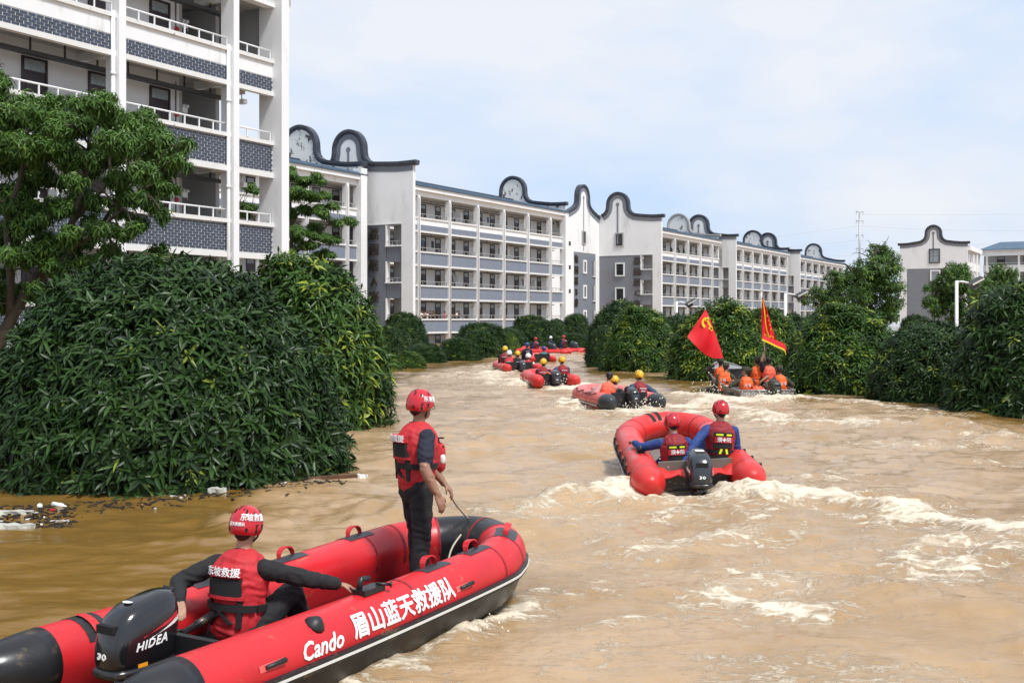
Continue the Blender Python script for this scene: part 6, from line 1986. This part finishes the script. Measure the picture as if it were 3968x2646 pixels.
person(bw(bo3, .75, -.48, .06), -.35, 'yellow-helmeted person in a blue shirt sitting at the right of the third boat', top=1.09, S=1.18, lean=.12, side=-.05, hands={'R': bw(bo3, .9, -.85, .48), 'L': bw(bo3, .5, .1, .42)}, feet={'L': (.4,.2,0), 'R': (.4,-.1,0)}, shirt='bluegrey', trousers='navy', vest=('rescue','vestdark'), helmet=('helm_yellow',[]), voxel=.0125, text=('pack','SRRT'))

# ------------------------------------------------------------------ the metal boat with the flags
mb_loc = Vector((8.17, 35.7, 0)); MBY = -.17
mbt = tag(empty('aluminium_boat', mb_loc, math.pi/2-MBY), 'grey aluminium boat crowded with people in orange life jackets and flying two flags', 'boat')
st_ = [(0,.92,.20,-.25),(.8,.98,.26,-.22),(1.8,.98,.38,-.18),(2.8,.88,.56,-.10),(3.6,.62,.74,.0),(4.1,.30,.90,.25),(4.3,.08,.96,.55)]
def hull_section(x, w, g, k, ins=0.0):
    w -= ins; k += ins
    return [Vector((x,-w,g)), Vector((x,-w*.93,k+.24)), Vector((x,-w*.70,k+.02)), Vector((x,0,k)), Vector((x,w*.70,k+.02)), Vector((x,w*.93,k+.24)), Vector((x,w,g))]
b = MB(); b.rings([hull_section(*q) for q in st_], 0, False, False); b.rings([hull_section(*q, .04)[::-1] for q in st_], 1, False, False)
s0_ = hull_section(*st_[0]); b.add(s0_, [tuple(range(7))], 0); b.build('hull', [M['alu'], M['alu_in']], mbt)
for sg in (-1, 1):
    b = MB(); b.tube(smooth_path([(x, sg*w, g+.01) for x, w, g, k in st_], 4), .032, 8); b.build('gunwale_rail', M['alu'], mbt)
b = MB(); b.tube([(0,-.92,.21),(0,.92,.21)], .03, 8); b.build('stern_rail', M['alu'], mbt)
for x in (1.0, 2.3): b = MB(); b.box(x, x+.3, -.9, .9, .18, .24); b.build('bench', M['alu_in'], mbt)
b = MB(); b.add([(3.55,-.62,.75),(4.3,-.05,.97),(4.3,.05,.97),(3.55,.62,.75)], [(0,1,2,3)]); b.build('bow_deck', M['alu'], mbt)
mw = lambda x, y, z: (Matrix.Translation(mb_loc) @ Matrix.Rotation(math.pi/2-MBY, 4, 'Z')) @ Vector((x, y, z))
mo4, sd4, rp4 = outboard(mw(.02, -.16, .02), MBY, 'dark green outboard motor marked 55 on the aluminium boat', body='engine_green', brand=None, num='55', sc=1.08, detail=False)
OV = ('orange', 'orange')
def at2(px, Y, z):
    q = at(px, HOR, Y); q.z = z
    return q
h1 = at(2766, 1416, 38.1)
person(at2(2792, 38.2, .05), .15, 'person in camouflage raising the hammer and sickle flag at the left of the aluminium boat', top=1.17, S=1.2, lean=.05, hands={'L': h1, 'R': mw(2.7,.35,.45)}, poles={'L': (-.2,.9,-.3)}, feet={'L': (.4,.15,0), 'R': (.4,-.1,0)}, shirt='camo', trousers='camo', skin='skin_tan', vest=OV, hat='cap', voxel=.0125)
person(at2(2806, 37.2, .05), .55, 'person in an orange jacket bent over the left side of the aluminium boat', top=1.05, S=1.2, lean=.18, side=.0, hands={'L': mw(1.9,.75,.35), 'R': mw(1.9,.3,.35)}, feet={'L': (.4,.15,0), 'R': (.4,-.1,0)}, shirt='camo', trousers='camo', skin='skin_tan', vest=OV, hat='cap', voxel=.0125, text=('o','武警'))
person(at2(2893, 36.1, -.05), -.05, 'person with 武警 on an orange jacket at the left stern corner of the aluminium boat', top=.95, S=1.2, lean=.12, head_yaw=.9, hands={'L': mw(.9,.85,.45), 'R': mw(.9,.45,.35)}, feet={'L': (.4,.15,0), 'R': (.4,-.1,0)}, shirt='camo', trousers='camo', skin='skin_tan', vest=OV, hat='cap', voxel=.0125, text=('o','武警'))
person(at2(2935, 37.4, .10), -.15, 'person in camouflage cap sitting tallest in the middle of the aluminium boat', top=1.24, S=1.2, lean=.04, hands={'L': mw(2.0,.30,.40), 'R': mw(2.1,-.3,.45)}, feet={'L': (.4,.15,0), 'R': (.4,-.1,0)}, shirt='camo', trousers='camo', skin='skin_tan', vest=OV, hat='cap', voxel=.0125)
h2 = at(2963, 1362, 37.2)
person(at2(2981, 37.2, .10), -.15, 'bare-headed person in a black shirt raising the fringed banner', top=1.24, S=1.2, lean=.06, hands={'L': h2, 'R': mw(1.2,-.25,.42)}, poles={'L': (-.1,.9,.2), 'R': (-.3,-.8,-.2)}, feet={'L': (.40,.15,0), 'R': (.40,-.1,0)}, shirt='blackcloth', trousers='blackcloth', skin='skin_tan', sleeve='short', vest=('orange','orangepink'), voxel=.0125, short_trousers=True)
person(at2(3026, 36.2, -.05), -.35, 'person in an orange jacket and cap at the right stern corner of the aluminium boat', top=1.0, S=1.2, lean=.10, head_yaw=-.3, hands={'L': mw(.8,-.3,.4), 'R': mw(.75,-.92,.46)}, feet={'L': (.4,.15,0), 'R': (.4,-.1,0)}, shirt='camo', trousers='camo', skin='skin_tan', vest=OV, hat='cap', voxel=.0125, text=('o','武警'))
# spare coral jackets heaped amidships
b = MB(); vs = []; nu, nv = 14, 10
for i in range(nu):
    for j in range(nv):
        u, v = i/(nu-1)-.5, j/(nv-1)-.5
        vs.append(mw(.55+.7*v, .12+.7*u, .26+.16*(fbm(np.array([u*5+3.]), np.array([v*5+1.]), 3)[0]-.4)*2 - .5*(u*u+v*v)))
fs = [(i*nv+j,(i+1)*nv+j,(i+1)*nv+j+1,i*nv+j+1) for i in range(nu-1) for j in range(nv-1)]
b.add(vs, fs, 0, False); b.add([v-Vector((0,0,.05)) for v in vs], [f[::-1] for f in fs])
tag(b.build('life_jacket_heap', M['orangepink']), 'crumpled coral life jacket lying beside the green motor', 'life jacket')

def cloth(corners, Y, dY, nu=26, nv=22, bulge=0.0, fold=0.03, freq=3.0, seed=0, edge=None):
    """corners as photo pixels (tl,tr,br,bl); returns a sampler (u,v)->world point; a hanging flag with folds"""
    c = [at(px, py, Y + d) for (px, py), d in zip(corners, dY)]
    def S_(u, v, off=0.0):
        p = (c[0]*(1-u)+c[1]*u)*(1-v) + (c[3]*(1-u)+c[2]*u)*v
        if edge: p = p + edge(u, v)
        p = p + Vector((0, -1, 0))*(off + bulge*math.sin(math.pi*u)*math.sin(math.pi*v) + fold*math.sin(freq*2*math.pi*(u*.9+v*.55)+seed)*(0.25+v))
        return p
    return S_
def cloth_obj(name, S_, m, parent, nu=26, nv=22, u0=0, u1=1, v0=0, v1=1, off=0.0, th=.004):
    b = MB()
    f0 = [S_(u0+(u1-u0)*i/nu, v0+(v1-v0)*j/nv, off) for i in range(nu+1) for j in range(nv+1)]
    fs = [(i*(nv+1)+j,i*(nv+1)+j+1,(i+1)*(nv+1)+j+1,(i+1)*(nv+1)+j) for i in range(nu) for j in range(nv)]
    b.add(f0, fs, 0, True); b.add([p+Vector((0,th,0)) for p in f0], [f[::-1] for f in fs], 0, True)
    return b.build(name, M[m], parent)
# hammer and sickle flag
fl1 = tag(empty('flag', (0,0,0)), 'red flag with a yellow hammer and sickle, left of the two', 'flag')
tip1 = at(2731, 1190, 38.1); fl1.location = h1
loc1 = lambda S_: (lambda u, v, off=0.0: S_(u, v, off) - h1)
b = MB(); b.tube([h1-h1 - (tip1-h1).normalized()*.28, tip1-h1], .014, 8); b.build('flag_pole', M['alu'], fl1)
S1_ = (lambda c: cloth([(2733,1200),(2736,1200),(2802,1352),(2664,1305)], 38.0, (-.03,-.02,-.12,-.25), bulge=.12, fold=.05, freq=1.6,
            edge=lambda u, v: Vector((.0, 0, -.42*math.sin(math.pi*min(1,u*.75+.0))*v**2 - .0)) ))(0)
S1l = loc1(S1_)
cloth_obj('flag_cloth', S1l, 'flag', fl1)
# emblem drawn in flag coordinates: centre near the upper right edge
def emblem(S_, cu, cv, size, parent, ang=0.0):
    """hammer and sickle as flat yellow cut-outs lying on the cloth"""
    b = MB()
    du = Vector(S_(cu+.02, cv)) - Vector(S_(cu-.02, cv)); dv = Vector(S_(cu, cv+.02)) - Vector(S_(cu, cv-.02))
    lu = max(du.length/.04, .05); lv = max(dv.length/.04, .05)
    e1 = Vector((1,0,0)); 
    o = S_(cu, cv, .03)
    def W(x, y):
        ca, sa = math.cos(ang), math.sin(ang)
        return o + Vector(((x*ca-y*sa)*size, 0, (x*sa+y*ca)*size))
    n = 18; outer = []; inner = []
    for i in range(n+1):
        t = math.radians(125 + 215*i/n)
        w = .30*math.sin(math.pi*min(1, (i+.6)/(n+.6)))**.8
        outer.append(W(.50*math.cos(t), .50*math.sin(t))); inner.append(W((.50-w*.62)*math.cos(t)+.05*(i/n), (.50-w*.62)*math.sin(t)))
    b.add(outer+inner, [(i,i+1,n+1+i+1,n+1+i) for i in range(n)])
    def bar(x0,y0,x1,y1,w):
        d = math.hypot(x1-x0,y1-y0); nx, ny = -(y1-y0)/d*w, (x1-x0)/d*w
        b.add([W(x0+nx,y0+ny),W(x1+nx,y1+ny),W(x1-nx,y1-ny),W(x0-nx,y0-ny)], [(0,1,2,3)])
    bar(-.16,.26,.46,-.44,.075); bar(-.30,.16,-.02,.40,.11); bar(.30,-.38,.50,-.50,.09)
    return b.build('emblem', M['yellow_ink'], parent)
emblem(S1l, .62, .34, .42, fl1, -.25)
# fringed banner, wrapped close to its pole
fl2 = tag(empty('flag', h2), 'dark red banner with gold lettering and fringe, right of the two flags', 'flag')
tip2 = at(2949, 1127, 37.2)
b = MB(); b.tube([(h2-h2)-(tip2-h2).normalized()*.3, tip2-h2], .015, 8)
b.tube([tip2-h2-Vector((0,0,.02)), tip2-h2+Vector((0,0,.10))], [.03,.004], 8); b.build('flag_pole', M['stripe'], fl2)
S2_ = cloth([(2951,1150),(2955,1152),(3012,1312),(2952,1312)], 37.1, (-.02,-.02,.0,-.05), fold=.055, freq=2.0, seed=1.0, edge=lambda u, v: Vector((0,0,-.14*u*v)))
S2l = lambda u, v, off=0.0: S2_(u, v, off) - h2
cloth_obj('flag_cloth', S2l, 'flag', fl2)
b = MB()
tail = [(2952,1312),(2975,1322),(3012,1340),(3038,1352),(3045,1369)]
pts = [at(px,py,37.0)-h2 for px,py in tail]
nxt = [at(px+2,py-14-6*(i>1),37.03)-h2 for i,(px,py) in enumerate(tail)]
b.add(pts+nxt, [(i,i+1,5+i+1,5+i) for i in range(4)], 0, True); b.add([p+Vector((0,.006,0)) for p in pts+nxt], [(i+1,i,5+i,5+i+1) for i in range(4)], 0, True); b.build('trailing_corner', M['flag'], fl2)
b = MB()
fp = smooth_path(pts, 12)
for i in range(len(fp)-1):
    b.add([fp[i]+Vector((0,-.01,0)), fp[i+1]+Vector((0,-.01,0)), fp[i+1]+Vector((.006,-.012,-.055)), fp[i]+Vector((-.004,-.012,-.055-.01*(i%3)))], [(0,1,2,3)])
b.build('fringe', M['yellow_ink'], fl2)
b = MB()
for u0_ in (.40, .46): b.tube([S2l(u0_+.03*math.sin(v*9), v, .012) for v in np.linspace(.06,.97,24)], .010, 5)
b.build('gold_cord', M['yellow_ink'], fl2)
for i, ch in enumerate('中共中央'): lettering(ch, .085, 'yellow_ink', lambda c, i=i: S2l(.18+.2*i, .90, .02+c.z) + Vector((c.x,0,c.y)), fl2, extrude=.001)
for i, ch in enumerate('第三支队'): lettering(ch, .075, 'yellow_ink', lambda c, i=i: S2l(.78, .42+.10*i, .02+c.z) + Vector((c.x*.8,0,c.y)), fl2, extrude=.001)

# ------------------------------------------------------------------ boats farther up the street
bo4 = Inflatable((1.56, 40.3, 0), -.14, 'orange red inflatable with two yellow-helmeted people', L=3.4, hb=.66, r=.25, zc=.25, rise=.06, tube='redorange', low='black', cone='redorange', bow=None, pitch=.0, detail=1)
outboard(bw(bo4, .05, 0, .12), -.14, 'dark outboard motor on the boat with two yellow-helmeted people', body='engine', brand=None, num='30', sc=1.05, detail=False)
person(bw(bo4, .85, .30, .06), .15, 'yellow-helmeted person with a dark red backpack vest at the left of the two-person boat', top=1.06, S=1.2, lean=.12, hands={'R': bw(bo4,.7,-.1,.4)}, feet={'L': (.4,.2,0), 'R': (.4,-.1,0)}, shirt='navy', vest=('rescue','vestdark'), helmet=('helm_yellow',[]), voxel=.018, text=('pack','SRRT'))
person(bw(bo4, .80, -.42, .06), -.30, 'yellow-helmeted person in a blue shirt at the right of the two-person boat', top=1.14, S=1.2, lean=.08, hands={'L': bw(bo4,.5,.1,.5)}, feet={'L': (.4,.2,0), 'R': (.4,-.1,0)}, shirt='bluegrey', trousers='blue', vest=('rescue','vestdark'), helmet=('helm_yellow',[]), voxel=.018, text=('pack',''))
b = MB(); b.tube([bw(bo4,.3,.42,.25)+Vector((.0,0,.0)), bw(bo4,.35,.36,.5), bw(bo4,.35,.2,.55), bw(bo4,.3,.06,.42)], .025, 8)
tag(b.build('fuel_hose', M['orange']), 'orange hose arching beside the motor of the two-person boat', 'hose')
bo5 = Inflatable((.46, 51.5, 0), -.20, 'pink-red inflatable carrying five people, seats crowded to the stern', L=3.2, hb=.72, r=.22, zc=.22, rise=.10, tube='redpale', low='redpale', cone='redorange', bow=None, pitch=.0, detail=1)
outboard(bw(bo5, .05, 0, .06), -.20, 'dark outboard motor on the boat carrying five people', body='engine', brand=None, num='', sc=1.0, detail=False)
for dx, dy, pel, kw, lab in [
    (1.3, .55, 1.18, dict(shirt='navy', vest=('rescue','vestdark'), helmet=('helm_yellow',[])), 'yellow-helmeted person standing out highest at the left of the five-person boat'),
    (.55, .50, 1.0, dict(shirt='blackcloth', vest=('rescue','vest'), helmet=('helm_white',[])), 'white-helmeted person in red on the left of the five-person boat'),
    (1.5, .22, 1.0, dict(shirt='navy', vest=('orange','orangepink')), 'bare-headed person in a coral jacket inside the five-person boat'),
    (1.05, .0, .96, dict(shirt='blackcloth', vest=('rescue','blackcloth'), helmet=('helm_yellow',[])), 'yellow-helmeted person in black in the middle of the five-person boat'),
    (.45, -.38, .86, dict(shirt='white_ink', vest=('rescue','vest'), helmet=('helm_white',[])), 'white-helmeted person with white sleeves at the right of the five-person boat')]:
    person(bw(bo5, dx, dy, .06), .1, lab, top=pel+.06, S=1.25, lean=.12, feet={'L': (.4,.2,0), 'R': (.4,-.1,0)}, voxel=.02, text=('plain',''), **kw)
bo6 = Inflatable((1.72, 63.5, 0), -.05, 'pink-red inflatable partly hidden behind the five-person boat', L=3.0, hb=.60, r=.21, zc=.20, rise=.08, tube='redpale', low='redpale', cone='redorange', bow=None, pitch=.0, detail=1)
person(bw(bo6, .55, -.15, .06), -.1, 'blue-helmeted person in a teal vest', S=1.2, top=.95, lean=.1, feet={'L': (.4,.2,0), 'R': (.4,-.1,0)}, voxel=.02, shirt='navy', trousers='navy', vest=('orange','teal'), helmet=('helm_blue',[]))
person(bw(bo6, 1.6, .75, .06), -.1, 'blue-helmeted person with a lime collar left of the teal vest', S=1.2, top=1.14, lean=.05, feet={'L': (.25,.2,0), 'R': (.2,-.1,0)}, voxel=.02, shirt='navy', trousers='navy', vest=('rescue','navy'), text=('plain',''), helmet=('helm_blue',[]))
bo7 = Inflatable((3.55, 77.0, 0), -1.25, 'red inflatable seen side-on, left of the two farthest boats', L=4.0, hb=.62, r=.21, zc=.20, rise=.12, tube='redorange', low='black', cone='redorange', bow=None, detail=1)
outboard(bw(bo7, .9, .4, .25), -1.25, 'black outboard motor of the farther left boat', body='engine', brand=None, num='', sc=1.15, detail=False)
person(bw(bo7, 1.9, .2, .06), -.6, 'red-helmeted person in the left of the two farthest boats', pelvis=.34, lean=.1, feet={'L': (.4,.2,0), 'R': (.4,-.1,0)}, voxel=.022, shirt='blue', vest=('rescue','vestdark'), text=('plain',''), helmet=('helm_red',[]))
person(bw(bo7, 1.0, -.2, .06), .6, 'white-helmeted person in dark clothes between the two farthest boats', pelvis=.42, lean=.05, feet={'L': (.4,.2,0), 'R': (.4,-.1,0)}, voxel=.022, shirt='navy', vest=('rescue','navy'), text=('plain',''), helmet=('helm_white',[]))
bo8 = Inflatable((4.75, 80.0, 0), -1.35, 'red inflatable with faded lettering, rightmost of the farthest boats', L=4.0, hb=.62, r=.21, zc=.20, rise=.12, tube='redorange', low='black', cone='redorange', bow=None, detail=1)
outboard(bw(bo8, .45, .3, .30), -1.35, 'black outboard motor of the rightmost far boat', body='engine', brand=None, num='', sc=1.15, detail=False)
person(bw(bo8, 1.0, .1, .06), -.8, 'red-helmeted person in blue at the rightmost far boat', pelvis=.44, lean=.08, feet={'L': (.4,.2,0), 'R': (.4,-.1,0)}, voxel=.022, shirt='blue', vest=('rescue','vestdark'), text=('plain',''), helmet=('helm_red',[]))

# ------------------------------------------------------------------ spectators on the balcony of the long block
def on_L(px):
    k = (px-CX)/F
    t = (k*LB.y - LB.x)/(0.495 - k*0.869)
    return LB + U*t
for i, (px, shirt, low) in enumerate([(1612,'camo',.1),(1624,'blackcloth',-.12),(1632,'navy',.12),(1643,'white_ink',.05),(1650,'blackcloth',.14),(1658,'pink',.04),(1667,'white_ink',.12),(1676,'navy',.02),(1684,'blackcloth',.1),(1692,'camo',.0),
                                   (1731,'red_dot',.1),(1752,'white_ink',.0),(1772,'blackcloth',.12),(1780,'white_ink',.04),(1788,'blackcloth',.02)]):
    q = on_L(px) - V*.42
    nth = ('first','second','third','fourth','fifth','sixth','seventh','eighth','ninth','tenth')
    lab = 'spectator in red leaning on the balcony rail' if shirt == 'red_dot' else ('spectator on the lowest visible balcony, %s from the left in the crowded left bay' % nth[i] if px < 1700 else 'spectator on the lowest visible balcony, %s from the left in the second bay' % nth[i-10])
    person((q.x, q.y, ZB-.80), 1.9+.3*math.sin(i*2.3), lab, pelvis=.88-low, lean=.22, voxel=.03, shirt=shirt, sleeve='short', group='spectators in the left bay' if px < 1700 else 'spectators in the second bay', feet={'L': (-.05,.1,0), 'R': (-.05,-.1,0)},
           hands={'L': tuple(q+V*.42+U*.15+Vector((0,0,ZB-q.z+.36))), 'R': tuple(q+V*.42-U*.15+Vector((0,0,ZB-q.z+.36)))})
# person in red half hidden behind a far tree
q = at(2004, 1345, 95); person((q.x, q.y, 0.0), .3, 'person in red glimpsed behind the yellow-green tree', pelvis=.75, voxel=.03, shirt='red_dot', trousers='navy', helmet=('helm_red',[]))

# ------------------------------------------------------------------ street lamps, pylon and wires
def lamp(px, ytop, Y, label, right=1):
    p = at(px, ytop, Y); base = Vector((p.x, p.y, 0))
    root = tag(empty('street_lamp', base), label, 'street lamp', 'street lamps on the right bank')
    b = MB(); b.tube([(0,0,-2),(0,0,p.z)], [.075,.06], 10); b.tube([(0,0,p.z-.04),(.22,0,p.z-.03),(.45,0,p.z-.08)], .035, 8); b.build('pole', M['pipe'], root)
    b = MB(); Mx = Matrix.Translation((.72,0,p.z-.03)) @ Matrix.Rotation(-.5, 4, 'Y') @ Matrix.Rotation(.25,4,'X')
    b.obox(Mx, .62, .30, .10); b.obox(Mx @ Matrix.Translation((-.1,0,-.13)), .30, .22, .16); b.build('lamp_head', M['dark'], root)
    b = MB(); b.obox(Mx @ Matrix.Translation((.05,-.153,0)), .5, .01, .07); b.build('lens', M['stripe'], root)
lamp(2622, 1168, 58, 'white street lamp left of the first flag')
lamp(3043, 1136, 52, 'white street lamp rising right of the fringed banner')
lamp(3707, 1088, 43, 'tallest white street lamp, before the lone white block')
pp = at(3331, 1235, 330); pp.z = 0
py_ = tag(empty('pylon', pp), 'thin grey transmission pole rising behind the ragged tree', 'pylon')
zt = CAMZ + (HOR-822)/F*330
b = MB(); b.tube([(0,0,0),(0,0,zt)], [.42,.26], 8); b.build('mast', M['alu'], py_)
for yy in (822, 858, 913, 965):
    z = CAMZ + (HOR-yy)/F*330
    b = MB(); b.tube([(-1.1,0,z+.2),(0,0,z),(1.1,0,z+.15)], .11, 6); b.build('cross_arm', M['alu'], py_)
    for s in (-1, 1):
        b = MB(); b.tube([(s*1.0,0,z+.15),(s*1.0,0,z-.7)], .05, 6); b.build('insulator', M['dark'], py_)
wires = [([(3331,875),(2900,928),(2400,960)], 330), ([(3331,930),(3150,950),(2700,985)], 330), ([(3331,875),(3600,890),(4200,898)], 330), ([(3331,932),(3600,945),(4200,950)], 330), ([(3331,832),(3700,833),(4200,826)], 330), ([(3331,988),(3200,995),(3000,1003)], 330)]
for i, (pts, Y) in enumerate(wires):
    b = MB(); b.tube(smooth_path([at(px, py, Y) for px, py in pts], 8), .018, 4)
    tag(b.build('power_line', M['railgrey']), ['upper left wire from the pylon','second left wire from the pylon','upper right wire from the pylon','second right wire from the pylon','topmost wire right of the pylon','lowest left wire from the pylon'][i], 'wire', 'power lines')

# ------------------------------------------------------------------ things adrift along the left hedge
def float_board(px, py, ln, wd, th, ang, m, name, label, cat):
    p = on_water(px, py); z = water_height(p.x, p.y)
    b = MB(); nseg = 6; r = random.Random(px)
    rr = []
    for i in range(nseg+1):
        x = -ln/2+ln*i/nseg; j = lambda a: r.uniform(-a, a)
        rr.append([(x,-wd/2+j(.15*wd),-th/2),(x,wd/2+j(.15*wd),-th/2),(x,wd/2+j(.15*wd),th/2+j(.15*th)),(x,-wd/2+j(.15*wd),th/2+j(.15*th))])
    b.rings([[Vector(v) for v in q] for q in rr], 0, True, True, False)
    o = b.build(name, M[m], None, (p.x, p.y, z+th*.2), (r.uniform(-.06,.06), r.uniform(-.05,.05), ang))
    tag(o, label, cat)
float_board(40, 1992, .55, .12, .06, .12, 'foamboard', 'foam_plank', 'white foam plank drifting at the left edge, farther from the boat', 'foam')
float_board(45, 2046, .50, .16, .07, .05, 'foamboard', 'foam_plank', 'chipped white foam slab at the left edge, nearer the boat', 'foam')
float_board(842, 1907, .26, .16, .09, .2, 'foamboard', 'foam_block', 'white foam block with a brown underside below the big mango tree', 'foam')
float_board(1130, 1868, 2.1, .07, .05, .49, 'wood', 'plank', 'long reddish plank drifting along the foot of the hedge', 'plank')
float_board(1404, 1838, .16, .10, .07, .3, 'white_ink', 'foam_scrap', 'white scrap at the right tip of the hedge', 'foam')
float_board(1772, 1394, .9, .25, .05, .3, 'stripe', 'floating_board', 'pale board floating by the left bank in the distance', 'board')
float_board(1545, 1420, .6, .2, .05, .2, 'stripe', 'floating_board', 'small pale board beside the smallest bright bush', 'board')
float_board(230, 2015, .22, .05, .03, .1, 'rope', 'stick', 'pale broken stick in the dark drift at lower left', 'stick')
p = on_water(228, 1969); z = water_height(p.x, p.y)
b = MB(); b.tube([(-.10,0,0),(.06,0,0),(.09,0,0),(.12,0,0)], [.032,.032,.014,.014], 10); tag(b.build('bottle', M['white_ink'], None, (p.x,p.y,z+.02), (0,.1,-.35)), 'white plastic bottle adrift in the drift line', 'bottle')
p = on_water(155, 1971); b = MB(); b.tube([(0,0,-.03),(0,0,.03),(0,0,.045)], [.035,.035,.015], 10); tag(b.build('cup', M['white_ink'], None, (p.x,p.y,water_height(p.x,p.y)+.02), (.9,.2,0)), 'small white cup left of the floating bottle', 'cup')
p = on_water(205, 1981); b = MB(); b.box(-.04,.04,-.02,.02,-.008,.008); tag(b.build('red_scrap', M['red_dot'], None, (p.x,p.y,water_height(p.x,p.y)+.012), (.1,.1,.4)), 'red plastic scrap among the dark drift', 'scrap')
b = MB(); r = random.Random(4)
for i in range(620):
    if i < 360: px, py = r.uniform(-80, 300), 1962+r.random()**1.3*85
    else: px = r.uniform(300, 1350); py = 1968-(px-300)*.093+r.gauss(0, 12)
    p = on_water(px, py); z = water_height(p.x, p.y)
    L_ = r.uniform(.02,.11); Mx = Matrix.Translation((p.x,p.y,z+.006)) @ Matrix.Rotation(r.random()*3.1,4,'Z') @ Matrix.Rotation(r.uniform(-.25,.25),4,'Y')
    b.obox(Mx, L_, L_*r.uniform(.08,.5), .012, 0 if r.random() < .975 else 1)
o = b.build('drift_debris', [mat('rotten_leaves', (0.022,0.016,0.010), .7, .4, 9.0), M['stripe']]); tag(o, 'dark twigs and rotten leaves drifting along the hedge', 'debris', kind='stuff')
# spray thrown up by the motors
b = MB(); r = random.Random(8)
ico = [Vector(v) for v in ((0,0,1),(.94,0,-.33),(-.47,.82,-.33),(-.47,-.82,-.33))]
def spray(px0, px1, py, h, n, Y=None):
    for i in range(n):
        px = r.uniform(px0, px1); p = on_water(px, py); s = r.uniform(.008,.026)*(p.y/20)**.5
        z = abs(r.gauss(0, h)); c = Vector((p.x+r.gauss(0,.1), p.y+r.gauss(0,.15), water_height(p.x,p.y)+z))
        b.add([c+v*s for v in ico], [(0,1,2),(0,2,3),(0,3,1),(1,3,2)], 0, True)
spray(2500,2960,1908,.10,260); spray(2690,2800,1540,.22,70); spray(2860,3100,1545,.10,80); spray(2420,2560,1596,.14,140); spray(2230,2330,1586,.08,60); spray(2020,2250,1503,.15,120); spray(1250,1960,2440,.03,60)
o = b.build('spray', mat('spray_water', (0.82,0.75,0.62), .5)); tag(o, 'drops of muddy spray thrown up behind the boats', 'spray', kind='stuff')
bpy.data.scenes.remove(TMP)
